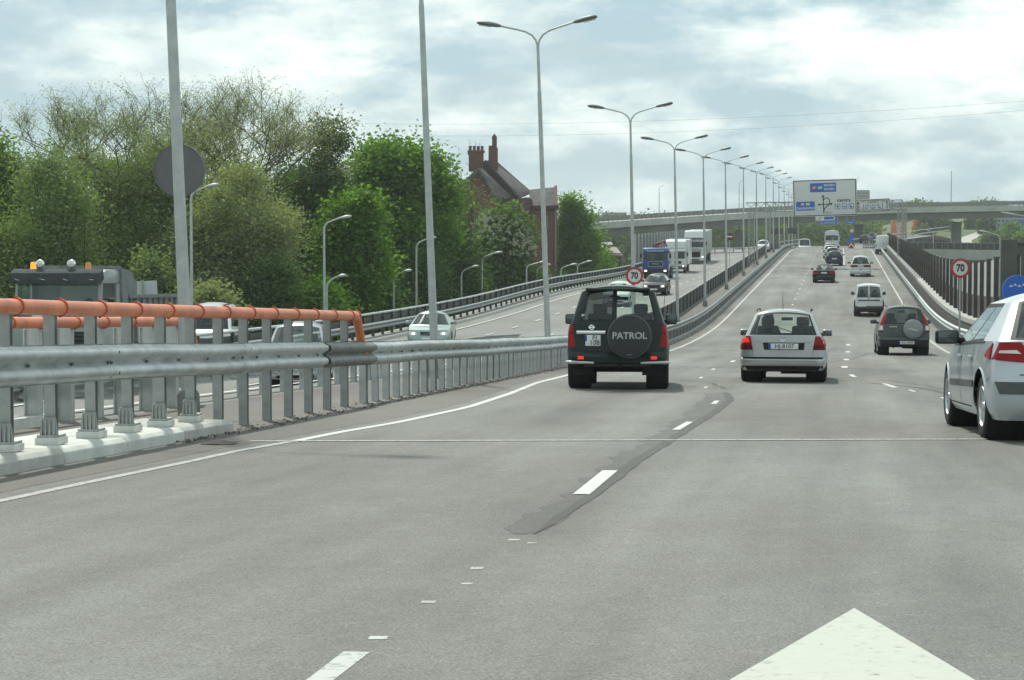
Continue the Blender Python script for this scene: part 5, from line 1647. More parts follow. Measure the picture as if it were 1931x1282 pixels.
q = small_hatch((1566, 487), 'white hatchback third in the queue on the ramp', P_WH2)
q = small_hatch((1566, 482), 'pale saloon-like car fourth in the queue behind the white high van', paint('beige', (0.40, 0.38, 0.35), 0.3))
def big_van(px, label, pnt, W=1.95, H=2.5, glass=True, dy=1.0, wpx=None):
    c = Car('panel_van', label, None, pnt, cat='van', L=5.4, W=W, H=H, zb=0.36, belt=[(0, 1.35), (4.3, 1.25), (5.4, 0.95)], slant=[(0, 0), (0.5, 0.03), (1, 0.10)], rr=0.14, rt=0.12, yAb=4.5, yAt=3.75,
            Wc=W / 2 * 0.86, cant=H - 0.12, wr=0.33, ww=0.22, ya=1.0, yf=4.4, track=0.83, fb=0.28, cargo=True, bumper_mat=BLACKP, glass=GL_DARK, pexp=6, taper=0.01,
            win=[(-0.84, 0.84, 0.05, 0.50)] if glass else [(-0.02, -0.01, 0.1, 0.11)], frame=[(-0.88, 0.88, 0.02, 0.54)] if glass else [(-0.005, 0.005, 0.02, 0.98)], Wb=0.965)
    for sg in (-1, 1): c.patch('tail_light', [(sg * W * 0.44, 0.85), (sg * W * 0.49, 0.85), (sg * W * 0.485, 1.33), (sg * W * 0.455, 1.33)], REDL_D, n=5)
    box('door_gap', (0, -0.004, 1.0), (0.015, 0.012, 0.9), UNDER, c.root)
    c.plate(0.80, '', 0.5, 0.11, x=-0.45, blue=False)
    box('lock', (-0.08, -0.02, 1.25), (0.06, 0.03, 0.16), BLACKP, c.root, 0.01)
    c.mirrors(BLACKP, 4.0, 1.45, (0.2, 0.12, 0.34), 0.2)
    gx, gy = gnd(*px)
    return c.place(gx, gy - dy)
big_van((1666, 479.5), 'plain white panel van without rear windows beside the noise wall', P_WHITE, 1.9, 2.25, False)
big_van((1568.5, 473.0), 'high white van at the head of the queue under the overpass', paint('van_grey', (0.50, 0.52, 0.52), 0.0), 1.98, 2.6, True)

# ------------------------------------------------------------------ oncoming cars
def lights_front(c, zc, x0, x1, h, lit, matl=HEADLIT):
    for sg in (-1, 1):
        c.patch('headlight', [(sg * x0, zc - h), (sg * x1, zc - h), (sg * x1, zc + h), (sg * x0, zc + h * 0.7)], CLEARL, 'F', 5, 0.01)
        if lit:
            xm = (x0 * 0.6 + x1 * 0.4)
            c.patch('head_lamp', [(sg * (xm - 0.05), zc - h * 0.6), (sg * (xm + 0.06), zc - h * 0.6), (sg * (xm + 0.06), zc + h * 0.5), (sg * (xm - 0.05), zc + h * 0.5)], matl, 'F', 3, 0.018)
def face(c, grille, plate_z, glow, bumper=None, text=''):
    c.patch('grille', grille, BLACKP, 'F', 8, 0.008)
    c.plate(plate_z, text, 0.5, 0.11, end='F', blue=False)
    c.patch('lower_intake', [(-0.5, c.zb + 0.04), (0.5, c.zb + 0.04), (0.5, c.zb + 0.14), (-0.5, c.zb + 0.14)], BLACKP, 'F', 8, 0.008)
P_SAGE = paint('sage', (0.30, 0.37, 0.34), 0.45, 0.28)
c = Car('saloon_car', 'pale green saloon with lit headlamps coming towards us behind the guardrail', None, P_SAGE, L=4.58, W=1.80, H=1.43, zb=0.22, belt=[(0, 0.98), (1.2, 0.96), (3.2, 0.90), (4.58, 0.70)], deck=0.45, slant=[(0, 0), (0.5, 0.5), (1, 1.0)],
        yAb=3.2, yAt=2.3, Wc=0.57, cant=1.33, ya=0.9, yf=3.6, track=0.77, glass=GL_GREEN, rf=0.35)
lights_front(c, 0.62, 0.46, 0.80, 0.075, True)
c.patch('grille', [(-0.30, 0.54), (0.30, 0.54), (0.33, 0.68), (-0.33, 0.68)], BLACKP, 'F', 8, 0.01)
a = c.F(-0.28, 0.67, 0.02); d_ = c.F(0.28, 0.55, 0.02)
MB().tube([a, d_], 0.012, 5).build('grille_bar', CHROME, c.root)
c.plate(0.40, '', 0.5, 0.11, end='F', blue=False)
c.patch('lower_intake', [(-0.6, 0.25), (0.6, 0.25), (0.6, 0.34), (-0.6, 0.34)], BLACKP, 'F', 8, 0.008)
c.mirrors(P_SAGE, 2.75, 0.98, (0.2, 0.12, 0.14), 0.14)
p = at(806, 655, 85)
c.place(p.x - 0.55, p.y + 4.5, 0.13, True)
P_FOC = paint('dark_slate', (0.014, 0.020, 0.022), 0.35, 0.2)
c = Car('hatchback_car', 'dark hatchback with bright headlamps coming down the far lane', None, P_FOC, L=4.2, W=1.74, H=1.46, zb=0.22, belt=[(0, 0.97), (3.0, 0.92), (4.2, 0.70)], yAb=3.15, yAt=2.2, Wc=0.57, cant=1.36, glass=GL_CLEAR, ya=0.8, yf=3.4, track=0.75)
lights_front(c, 0.66, 0.44, 0.82, 0.09, True); face(c, [(-0.3, 0.60), (0.3, 0.60), (0.32, 0.68), (-0.32, 0.68)], 0.44, True)
c.mirrors(P_FOC, 2.7, 0.98, (0.2, 0.12, 0.14), 0.14)
p = at(1233, 546, 148); c.place(p.x, p.y + 4.2, 0, True)
c = Car('hatchback_car', 'white car half hidden behind the dark off-roader on the opposite carriageway', None, P_WH2, L=4.2, W=1.74, H=1.46, zb=0.22, belt=[(0, 0.97), (3.0, 0.92), (4.2, 0.70)], yAb=3.15, yAt=2.2, Wc=0.57, cant=1.36, glass=GL_CLEAR, ya=0.8, yf=3.4, track=0.75)
lights_front(c, 0.66, 0.44, 0.82, 0.09, False); face(c, [(-0.3, 0.60), (0.3, 0.60), (0.32, 0.68), (-0.32, 0.68)], 0.44, False)
c.mirrors(P_WH2, 2.7, 0.98, (0.2, 0.12, 0.14), 0.14)
p = at(1160, 548, 131); c.place(p.x, p.y + 4.2, 0, True)
# silver people carrier behind the posts
P_SILV3 = paint('silver_van', (0.40, 0.43, 0.46), 0.4, 0.28)
c = Car('minivan_car', 'silver minivan seen between the posts near the orange handrail end', None, P_SILV3, L=4.5, W=1.82, H=1.72, zb=0.24, belt=[(0, 1.05), (3.3, 1.0), (4.5, 0.82)], slant=[(0, 0), (0.5, 0.1), (1, 0.3)], yAb=3.75, yAt=2.6, Wc=0.62, cant=1.62, wr=0.32, ya=0.85, yf=3.65, track=0.78, glass=GL_CLEAR, rf=0.35)
lights_front(c, 0.74, 0.5, 0.85, 0.09, False); face(c, [(-0.35, 0.62), (0.35, 0.62), (0.37, 0.72), (-0.37, 0.72)], 0.42, False)
c.mirrors(P_SILV3, 3.2, 1.1, (0.22, 0.12, 0.18), 0.15)
p = at(557, 700, 57); c.place(p.x - 0.9, p.y + 4.4, 0.2, True)
c = Car('ambulance_van', 'white van with roof bars seen just right of the nearest lamp pole', None, P_WHITE, cat='van', L=4.9, W=1.9, H=1.95, zb=0.3, belt=[(0, 1.15), (3.8, 1.1), (4.9, 0.9)], slant=[(0, 0), (0.5, 0.05), (1, 0.15)], yAb=4.2, yAt=3.2, Wc=0.72, cant=1.84, wr=0.33, ya=0.95, yf=4.05, track=0.8, glass=GL_DARK, rf=0.3)
lights_front(c, 0.8, 0.5, 0.85, 0.1, False); face(c, [(-0.35, 0.66), (0.35, 0.66), (0.37, 0.76), (-0.37, 0.76)], 0.45, False)
for k in range(4): MB().tube([(-0.66, 0.7 + k * 0.7, 1.92), (0.66, 0.7 + k * 0.7, 1.92)], 0.02, 6).build('roof_bar', GREYP, c.root)
c.mirrors(BLACKP, 3.6, 1.25, (0.2, 0.12, 0.25), 0.15)
p = at(388, 660, 76); c.place(p.x - 1.0, p.y + 4.8, 0.2, True)
# two more far cars
for px, D, lab, pn in (((1438, 476), 268, 'small white car far off on the opposite carriageway by the median lamps', P_WH2), ):
    c = Car('hatchback_car', lab, None, pn, **hatch)
    lights_front(c, 0.66, 0.44, 0.78, 0.09, False); c.plate(0.44, '', 0.5, 0.11, end='F', blue=False)
    p = at(px[0], px[1], D); c.place(p.x, p.y + 3.9, 0, True)

# ================================================================== lorries
def truck_wheel(parent, x, y, R=0.5, w=0.3):
    t, dk, rm = wheel_meshes(R, w, 'steel')
    s = 1 if x > 0 else -1
    o = link('wheel', t, parent, (x, y, R), (0, 0, 0 if s > 0 else math.pi)); link('wheel_disc', dk, o); link('rim', rm, o)
def cab(parent, pnt, W, zf, z1, depth, y0, belt, glass=GL_DARK, rake=0.10, top_mat=None):
    """cab with its flat nose at y = y0 (facing +Y); windscreen from belt to z1-0.35; hollow front"""
    hw = W / 2
    zt = z1 - 0.34
    # lower nose
    MB().prism([(y0 - depth, zf), (y0, zf), (y0, belt - 0.02), (y0 - 0.02, belt), (y0 - depth, belt)], -hw, hw, 'x').build('cab_body', pnt, parent, 0.05, 40)
    yr = y0 - rake
    MB().prism([(y0 - depth, zt), (yr, zt), (yr - 0.16, z1 - 0.06), (yr - 0.4, z1), (y0 - depth, z1)], -hw * 0.98, hw * 0.98, 'x').build('cab_roof', top_mat or pnt, parent, 0.05, 40)
    MB().box((0, y0 - depth + 0.04, (belt + zt) / 2), (W * 0.97, 0.08, zt - belt)).build('cab_back', pnt, parent)
    for s in (-1, 1):
        b = MB()
        x = s * (hw * 0.97)
        b.add([(x, y0 - 0.05, belt), (x, y0 - 0.17, belt), (x * 0.99, yr - 0.14, zt), (x * 0.99, yr - 0.04, zt)], [(0, 1, 2, 3)])
        b.add([(x - s * 0.07, y0 - 0.02, belt), (x, y0 - 0.05, belt), (x * 0.99, yr - 0.04, zt), (x * 0.99 - s * 0.07, yr - 0.01, zt)], [(0, 1, 2, 3)])
        b.build('pillar', pnt, parent)
        MB().add([(x, y0 - 0.18, belt), (x, y0 - depth + 0.5, belt), (x * 0.99, y0 - depth + 0.5, zt), (x * 0.99, yr - 0.15, zt)], [(0, 1, 2, 3)]).build('side_window', glass, parent)
        MB().box((x * 0.995, y0 - depth + 0.27, (belt + zt) / 2), (0.05, 0.46, zt - belt)).build('cab_side', pnt, parent)
    rows = []
    for k, zz in enumerate((belt, (belt + zt) / 2, zt)):
        yb = lerp(y0 - 0.02, yr, k / 2)
        rows.append([(s * hw * 0.915, yb + 0.05 * (1 - s * s), zz) for s in np.linspace(-1, 1, 9)])
    MB().grid(rows).build('windscreen', glass, parent, smooth=60)
    MB().box((0, y0 - 0.35, belt - 0.03), (W * 0.9, 0.4, 0.05)).build('dashboard', INTER, parent)
    for s in (-1, 1): box('seat_back', (s * 0.55, y0 - depth + 0.45, belt + 0.12), (0.48, 0.14, 0.7), INTER, parent, 0.05)
    for s in (-1, 1): box('wiper', (s * 0.3, y0 + 0.03, belt + 0.08), (0.5, 0.02, 0.02), BLACKP, parent, rot=(0, 0.12, 0))
def truck_mirror(parent, x, y, z):
    s = 1 if x > 0 else -1
    m = box('mirror', (x + s * 0.17, y, z), (0.16, 0.10, 0.42), BLACKP, parent, 0.03)
    MB().tube([(x - s * 0.03, y - 0.05, z + 0.2), (x + s * 0.15, y, z + 0.2)], 0.015, 5).build('mirror_arm', BLACKP, parent)

# --- dump truck behind the near rail (front faces the camera)
def place_truck(r, X, Y, yaw=0.0):
    sl_ = slope_opp(X, Y + 3)
    r.rotation_euler = (-math.atan(sl_), 0, math.pi + yaw)
    r.location = (X, Y, zopp(X, Y))
DT_PAINT = paint('truck_grey', (0.26, 0.29, 0.285), 0.0, 0.5)
VISOR = mat('truck_visor', (0.060, 0.068, 0.070), 0.85, var=0.25, scale=6, spec=0.15)
r = empty('dump_truck', label='grey dump truck with amber beacons and round lamps on its roof behind the near handrail', cat='truck')
W = 2.30
cab(r, DT_PAINT, W, 0.55, 3.02, 1.75, 0.0, 1.72, GL_CLEAR, 0.12)
b = MB().prism([(-0.02, 2.68), (0.16, 2.66), (0.14, 2.93), (-0.15, 3.04), (-0.25, 2.8)], -W / 2 * 1.0, W / 2 * 1.0, 'x')
b.build('sun_visor', VISOR, r, 0.03, 40)
for sx in (-0.62, 0.62):             # pale flourish painted on the visor
    b = MB()
    for k in range(14):
        u = k / 13 * 2 - 1
        b.add([(sx + u * 0.34 - 0.05, 0.162 - 0.055 * (1 - abs(u)), 2.76 + 0.02 * math.sin(k * 2.4)), (sx + u * 0.34 + 0.06, 0.165 - 0.055 * (1 - abs(u)), 2.77 + 0.03 * math.sin(k)), (sx + u * 0.34 + random.uniform(-0.05, 0.05), 0.163 - 0.05, 2.81 + 0.05 * (1 - abs(u)) + random.uniform(-0.02, 0.03))], [(0, 1, 2)])
    b.build('visor_flourish', mat('flourish', (0.5, 0.52, 0.52), 0.5), r)
    for vv in r.children: pass
for sx, lit in ((-0.70, False), (0.72, True)):      # +X is the camera's left, as the truck faces us
    MB().lathe([(0.0, 0.17), (0.05, 0.17), (0.066, 0.14), (0.07, 0.02), (0.085, 0.0)], 'z', 14, (sx, -0.35, 3.03)).build('beacon', AMBERLIT if lit else AMBER, r, smooth=40)
for sx in (-0.33, 0.48):
    o = MB().lathe([(0.0, 0.03), (0.085, 0.025), (0.105, 0.01), (0.115, -0.02), (0.08, -0.08), (0.0, -0.09)], 'y', 20).build('roof_lamp', CHROME, r, smooth=40, loc=(sx, -0.15, 3.15))
    MB().lathe([(0.0, 0.034), (0.075, 0.029)], 'y', 18).build('lamp_lens', CLEARL, o)
    MB().tube([(0, 0, -0.10), (0, 0, -0.16)], 0.015, 6).build('lamp_stem', BLACKP, o)
MB().tube([(-0.62, -0.3, 3.0), (-0.62, -0.3, 4.3)], 0.006, 4).build('aerial', BLACKP, r)
box('grille', (0, 0.012, 1.30), (1.5, 0.03, 0.42), BLACKP, r, 0.01)
for k in range(4): box('grille_bar', (0, 0.03, 1.14 + k * 0.10), (1.46, 0.015, 0.02), GREYP, r)
box('bumper', (0, 0.06, 0.74), (2.28, 0.18, 0.40), GREYP, r, 0.04)
for s in (-1, 1):
    box('headlight', (s * 0.82, 0.155, 0.78), (0.34, 0.02, 0.2), CLEARL, r, 0.015)
    truck_mirror(r, s * W / 2, -0.25, 2.1)
box('papers', (0.45, -0.28, 1.86), (0.55, 0.01, 0.22), WHITE, r)
# body of the tipper
TIP = mat('tipper_steel', (0.17, 0.185, 0.182), 0.75, 0.0, var=0.2, scale=3)
LB = 5.2
yb = -2.0
b = MB()
b.prism([(yb, 1.25), (yb, 2.95), (yb + 0.55, 3.12), (yb + 0.55, 3.02), (yb - 0.10, 2.80), (yb - 0.10, 1.25)], -W / 2, W / 2, 'x')
b.build('head_board', TIP, r)
for s in (-1, 1):
    box('side_board', (s * W / 2, yb - LB / 2, 1.80), (0.06, LB, 1.10), TIP, r)
    box('side_rail', (s * (W / 2 + 0.03), yb - LB / 2, 2.36), (0.14, LB, 0.09), TIP, r)
    for k in range(11):
        box('rib', (s * (W / 2 + 0.055), yb - 0.15 - k * 0.49, 1.80), (0.06, 0.09, 1.02), TIP, r)
    for yy in (-0.95, -4.3, -5.6): truck_wheel(r, s * (W / 2 - 0.17), yy, 0.50, 0.30)
    box('mudguard', (s * (W / 2 - 0.17), -0.95, 1.09), (0.36, 1.2, 0.05), BLACKP, r)
    MB().prism([(yb - 0.75, 2.30), (yb + 0.15, 1.3), (yb + 0.50, 2.40), (yb + 0.50, 3.06), (yb - 0.2, 3.0), (yb - 0.75, 2.70)], s * W / 2 - 0.03, s * W / 2 + 0.03, 'x').build('canopy_side', TIP, r)
box('floor', (0, yb - LB / 2, 1.27), (W, LB, 0.12), TIP, r)
box('tail_board', (0, yb - LB, 1.80), (W, 0.06, 1.1), TIP, r)
box('chassis', (0, -3.6, 0.80), (0.9, 6.6, 0.35), UNDER, r)
box('under_run_bar', (0, -LB - 1.7, 0.6), (2.2, 0.1, 0.15), UNDER, r)
p = at(107, 760, 54.0)
place_truck(r, p.x, p.y, 0.02)
r.scale = (1.03, 1.03, 1.05)
DUMP = r
wb, w9, h9 = panel('white_board', [(257, 531), (296, 529), (296, 561), (257, 562)], 67, 'pale blank board standing behind the dump truck body', 'board', th=0.05, face=mat('board_pale', (0.42, 0.45, 0.45), 0.6))
box('middle_post', (-0.12, -0.03, -1.0), (0.07, 0.05, 2.6), GALV_D, wb)
# --- blue lorry
P_TBL = paint('lorry_blue', (0.012, 0.055, 0.22), 0.1, 0.35)
r = empty('lorry', label='blue lorry with crane behind its cab and lit headlamps coming down the ramp', cat='truck')
cab(r, P_TBL, 2.45, 0.75, 2.95, 1.7, 0.0, 1.80, GL_DARK, 0.10)
box('grille', (0, 0.015, 1.42), (1.35, 0.03, 0.42), BLACKP, r, 0.01)
b = MB()
for cx, cz, sx, sz in ((0, 1.63, 1.37, 0.03), (0, 1.21, 1.37, 0.03), (-0.68, 1.42, 0.03, 0.42), (0.68, 1.42, 0.03, 0.42)): b.box((cx, 0.035, cz), (sx, 0.02, sz))
b.build('grille_frame', GALV, r)
lettering('MAN', 0.20, GALV, r, (0, 0.036, 1.43), (math.pi / 2, 0, math.pi), squeeze=1.6)
box('bumper', (0, 0.05, 0.68), (2.45, 0.2, 0.5), BLACKP, r, 0.04)
for s in (-1, 1):
    box('headlight', (s * 0.92, 0.155, 0.78), (0.30, 0.02, 0.18), CLEARL, r, 0.02); box('head_lamp', (s * 0.92, 0.170, 0.78), (0.22, 0.02, 0.13), HEADLIT, r, 0.02)
    truck_mirror(r, s * 1.22, -0.2, 2.2)
    for yy in (-1.1, -4.6, -5.9): truck_wheel(r, s * 1.04, yy)
box('visor', (0, 0.10, 2.62), (2.3, 0.22, 0.10), P_TBL, r, 0.02)
b = MB()
for k in range(9): b.box((-0.72 + k * 0.18, 0.215, 2.66), (0.12, 0.01, 0.07))
b.build('visor_letters', WHITE, r)
box('chassis', (0, -3.6, 0.85), (0.9, 6.6, 0.35), UNDER, r)
box('load_floor', (0, -4.6, 1.2), (2.45, 5.0, 0.15), GALV_D, r)
for s in (-1, 1): box('side_board', (s * 1.24, -4.6, 1.9), (0.05, 4.8, 1.3), GALV, r)
cr = MB(); cr.tube([(0, -1.95, 1.2), (0, -1.95, 3.0), (0.1, -2.0, 3.35), (-0.6, -2.2, 3.55), (-0.9, -2.3, 3.05)], [0.16, 0.15, 0.12, 0.10, 0.08], 8)
cr.box((0.2, -2.0, 3.1), (0.5, 0.3, 0.3)); cr.box((-0.4, -2.1, 3.4), (0.9, 0.2, 0.16), Matrix.Rotation(0.4, 3, 'Y'))
cr.build('crane', mat('crane_paint', (0.20, 0.06, 0.05), 0.5, var=0.3, scale=4), r)
p = at(1236, 524, 201); place_truck(r, p.x - 0.0, p.y)
# --- white box lorry
r = empty('lorry', label='white box lorry with dark blue windscreen right behind the blue lorry', cat='truck')
P_TW = paint('lorry_white', (0.62, 0.64, 0.62), 0.0, 0.4)
cab(r, P_TW, 2.2, 0.6, 2.60, 1.7, 0.0, 1.50, GL_DARK, 0.14)
MB().prism([(-0.3, 2.58), (-0.55, 3.3), (-1.7, 3.45), (-1.7, 2.58)], -1.05, 1.05, 'x').build('roof_deflector', P_TW, r, 0.08, 40)
box('grille', (0, 0.012, 1.12), (1.3, 0.03, 0.28), BLACKP, r, 0.01); box('bumper', (0, 0.05, 0.56), (2.2, 0.16, 0.36), GREYP, r, 0.04)
box('number_plate', (0.1, 0.14, 0.6), (0.5, 0.012, 0.11), WHITE, r)
for s in (-1, 1):
    box('headlight', (s * 0.86, 0.12, 0.78), (0.26, 0.03, 0.18), CLEARL, r, 0.02)
    truck_mirror(r, s * 1.1, -0.2, 1.95)
    for yy in (-1.0, -5.2): truck_wheel(r, s * 0.95, yy, 0.44, 0.26)
box('head_lamp', (-0.86, 0.14, 0.74), (0.14, 0.02, 0.12), HEADLIT, r, 0.02)
box('cargo_box', (0, -4.6, 2.15), (2.45, 5.6, 2.6), P_TW, r, 0.03)
box('chassis', (0, -3.4, 0.7), (0.8, 6, 0.3), UNDER, r)
p = at(1273, 513, 222); place_truck(r, p.x, p.y)
# --- tall white articulated lorry
r = empty('lorry', label='tall white articulated lorry with black grille, last of the three coming lorries', cat='truck')
cab(r, P_TW, 2.48, 0.55, 2.95, 2.2, 0.0, 1.95, GL_DARK, 0.12)
MB().prism([(-0.1, 2.9), (-0.35, 3.25), (-0.75, 3.85), (-2.2, 3.9), (-2.2, 2.9)], -1.18, 1.18, 'x').build('high_roof', P_TW, r, 0.1, 40)
MB().prism([(-1.1, 2.92), (1.1, 2.92), (1.0, 3.08), (-1.0, 3.08)], -0.02, 0.12, 'y').build('visor', GREYP, r, 0.02)
MB().prism([(-0.62, 0.75), (0.62, 0.75), (0.74, 1.0), (0.74, 1.45), (-0.74, 1.45), (-0.74, 1.0)], -0.01, 0.02, 'y').build('grille', BLACKP, r)
for k in range(3): box('grille_slat', (0, 0.014, 1.56 + k * 0.10), (1.7, 0.025, 0.045), GREYP, r)
box('bumper', (0, 0.04, 0.52), (2.48, 0.16, 0.26), P_TW, r, 0.03)
box('lower_intake', (0, 0.125, 0.5), (1.2, 0.01, 0.14), BLACKP, r)
for s in (-1, 1):
    box('headlight', (s * 1.0, 0.02, 0.82), (0.34, 0.06, 0.26), CLEARL, r, 0.03)
    truck_mirror(r, s * 1.24, -0.15, 2.4)
    for yy in (-1.3, -4.6, -10.5, -11.8): truck_wheel(r, s * 1.05, yy, 0.5, 0.32)
box('head_lamp', (-1.0, 0.055, 0.82), (0.2, 0.02, 0.16), HEADLIT, r, 0.03)
box('trailer', (0, -8.6, 2.45), (2.52, 10.5, 2.7), mat('trailer_grey', (0.33, 0.35, 0.35), 0.5, var=0.1, scale=1), r, 0.03)
box('chassis', (0, -7, 0.8), (0.9, 12, 0.3), UNDER, r)
p = at(1309, 490, 250); place_truck(r, p.x, p.y)

# ================================================================== people in the vehicles
def person(name, loc, rotz, label, cloth, scale=1.0, parent_rot=None):
    """seated figure: pelvis at origin, facing +Y, arms forward"""
    vs = [((0, 0, 0.05), 0.15), ((0, -0.03, 0.28), 0.145), ((0, -0.03, 0.46), 0.15), ((0, -0.02, 0.57), 0.075), ((0, 0.0, 0.66), 0.062),
          ((0, 0.015, 0.75), 0.098), ((0, 0.01, 0.84), 0.085),
          ((0.19, -0.02, 0.50), 0.075), ((0.25, 0.10, 0.27), 0.052), ((0.17, 0.36, 0.33), 0.038), ((0.15, 0.44, 0.36), 0.035),
          ((-0.19, -0.02, 0.50), 0.075), ((-0.25, 0.10, 0.27), 0.052), ((-0.17, 0.36, 0.33), 0.038), ((-0.15, 0.44, 0.36), 0.035),
          ((0.11, 0.25, 0.06), 0.085), ((0.12, 0.48, 0.05), 0.065), ((0.12, 0.58, -0.30), 0.05),
          ((-0.11, 0.25, 0.06), 0.085), ((-0.12, 0.48, 0.05), 0.065), ((-0.12, 0.58, -0.30), 0.05)]
    es = [(0, 1), (1, 2), (2, 3), (3, 4), (4, 5), (5, 6), (2, 7), (7, 8), (8, 9), (9, 10), (2, 11), (11, 12), (12, 13), (13, 14), (0, 15), (15, 16), (16, 17), (0, 18), (18, 19), (19, 20)]
    me = bpy.data.meshes.new('body')
    me.from_pydata([v[0] for v in vs], es, [])
    o = bpy.data.objects.new('person', me)
    COL.objects.link(o)
    m = o.modifiers.new('skin', 'SKIN')
    for i, sv in enumerate(me.skin_vertices[0].data):
        sv.radius = (vs[i][1], vs[i][1])
        sv.use_root = i == 0
    s = o.modifiers.new('sub', 'SUBSURF'); s.levels = 2; s.render_levels = 2
    me.materials.append(cloth)
    o.location = loc; o.rotation_euler = (0, 0, rotz); o.scale = (scale,) * 3
    tag(o, label, 'person')
    hr = MB().lathe([(0.0, 0.115), (0.06, 0.105), (0.095, 0.06), (0.107, 0.0), (0.10, -0.05)], 'z', 14).build('hair', mat('hair_dark', (0.02, 0.016, 0.013), 0.8), o, smooth=60, loc=(0, -0.008, 0.80))
    nose = MB().lathe([(0.0, 0.03), (0.012, 0.0), (0.0, -0.012)], 'y', 8).build('face', mat('skin', (0.42, 0.26, 0.20), 0.6), o, loc=(0, 0.10, 0.765))
    return o
CL_DK = mat('cloth_dark', (0.03, 0.034, 0.038), 0.9)
CL_HV = mat('cloth_yellow', (0.45, 0.42, 0.05), 0.9)
m = ESTATE.root.matrix_basis
e0 = ESTATE.root
def in_car(root, v):
    return root.location + root.rotation_euler.to_matrix() @ Vector(v)
person('person', in_car(e0, (-0.36, 2.18, 0.52)), e0.rotation_euler.z, 'driver in dark clothes seen through the rear window of the silver estate', CL_DK)
person('person', in_car(DUMP, (-0.52, -1.02, 1.52)), DUMP.rotation_euler.z, 'driver in dark clothes behind the dump truck windscreen', CL_DK)
person('person', in_car(DUMP, (0.52, -1.02, 1.48)), DUMP.rotation_euler.z, 'passenger in a yellow jacket behind the dump truck windscreen', CL_HV)
# ================================================================== trees
LEAF_MAPLE = leaf_mat('leaf_maple', (0.095, 0.18, 0.042), (0.175, 0.29, 0.07), 0.5)
LEAF_LIME = leaf_mat('leaf_lime', (0.125, 0.205, 0.06), (0.215, 0.31, 0.095), 0.5)
LEAF_WILLOW = leaf_mat('leaf_willow', (0.215, 0.255, 0.145), (0.285, 0.325, 0.19), 0.45)
LEAF_OLIVE = leaf_mat('leaf_olive', (0.165, 0.225, 0.105), (0.235, 0.300, 0.145), 0.45)
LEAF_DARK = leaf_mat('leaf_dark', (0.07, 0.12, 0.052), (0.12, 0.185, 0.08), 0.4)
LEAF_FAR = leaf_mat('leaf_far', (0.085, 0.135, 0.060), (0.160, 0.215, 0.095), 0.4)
LEAF_CHEST = leaf_mat('leaf_chestnut', (0.08, 0.14, 0.045), (0.145, 0.215, 0.072), 0.45)
BLOSSOM = mat('blossom', (0.48, 0.50, 0.36), 0.9)
BARK = mat('bark', (0.060, 0.050, 0.042), 0.9, var=0.3, scale=4, bump=0.5, bscale=12)
BARK_G = mat('bark_grey', (0.095, 0.085, 0.070), 0.9, var=0.3, scale=4)
def leaves_mesh(name, centres, size, matl, flat=0.35, aspect=0.6, droop=0.0):
    """one small bent quad for each leaf"""
    n = len(centres)
    d = RNG.normal(size=(n, 3)); d[:, 2] = d[:, 2] * flat - droop
    d /= np.linalg.norm(d, axis=1)[:, None] + 1e-9
    u = RNG.normal(size=(n, 3)); u -= d * (u * d).sum(1)[:, None]
    u /= np.linalg.norm(u, axis=1)[:, None] + 1e-9
    s = (size * (0.6 + 0.8 * RNG.random(n)))[:, None]
    a = centres - d * s * 0.5; b_ = centres + d * s * 0.5
    V = np.empty((n, 4, 3))
    V[:, 0] = a; V[:, 1] = centres + u * s * aspect * 0.5; V[:, 2] = b_; V[:, 3] = centres - u * s * aspect * 0.5
    F = np.arange(4 * n).reshape(n, 4)
    return mesh_np(name, V.reshape(-1, 3), F, matl)
def clumps(ells, nclump, per, spread, shell=0.55, sq=0.8):
    """leaf positions gathered in clumps inside ellipsoids (cx,cy,cz,rx,ry,rz)"""
    vol = np.array([e[3] * e[4] * e[5] for e in ells]) ** 0.75
    pick = RNG.choice(len(ells), nclump, p=vol / vol.sum())
    E = np.array(ells)[pick]
    d = RNG.normal(size=(nclump, 3)); d /= np.linalg.norm(d, axis=1)[:, None]
    r = (shell + (1 - shell) * RNG.random(nclump))[:, None] * (0.9 + 0.22 * RNG.random(nclump))[:, None]
    C = E[:, :3] + d * r * E[:, 3:]
    sp = spread * (0.55 + 0.9 * RNG.random(nclump))
    k = per
    off = RNG.normal(size=(nclump, k, 3)) * sp[:, None, None] * np.array([1, 1, sq]) * 0.55
    return (C[:, None] + off).reshape(-1, 3), C
def branch_tree(base, h, spread, levels, seedv, lean=(0, 0), up=0.5, ratio=0.72, nb=(3, 4), r0=0.22, first=0.25, bare=False):
    """returns segments list [(p0,p1,r0,r1)] and tips"""
    rnd = random.Random(seedv)
    segs = []; tips = []
    def grow(p, d, l, r, lev):
        n = 3
        q = p.copy(); dd = d.copy()
        for k in range(n):
            dd = (dd + Vector((rnd.uniform(-1, 1), rnd.uniform(-1, 1), rnd.uniform(-0.6, 0.9))) * 0.26).normalized()
            q2 = q + dd * l / n
            segs.append((q.copy(), q2.copy(), r * (1 - 0.2 * k / n), r * (1 - 0.2 * (k + 1) / n)))
            q = q2
            if lev >= levels - 2: tips.append((q.copy(), dd.copy()))
        if lev >= levels:
            return
        for k in range(rnd.randint(*nb)):
            a = rnd.uniform(0, 2 * math.pi)
            side = Vector((math.cos(a), math.sin(a), 0))
            nd = (dd * rnd.uniform(0.5, 1.0) + side * spread * rnd.uniform(0.6, 1.2) + Vector((0, 0, up * rnd.uniform(0.2, 1.0)))).normalized()
            grow(q - dd * l * rnd.uniform(0.0, 0.3), nd, l * ratio * rnd.uniform(0.75, 1.15), r * 0.58, lev + 1)
    grow(Vector(base), Vector((lean[0], lean[1], 1)).normalized(), h * first, r0, 0)
    return segs, tips
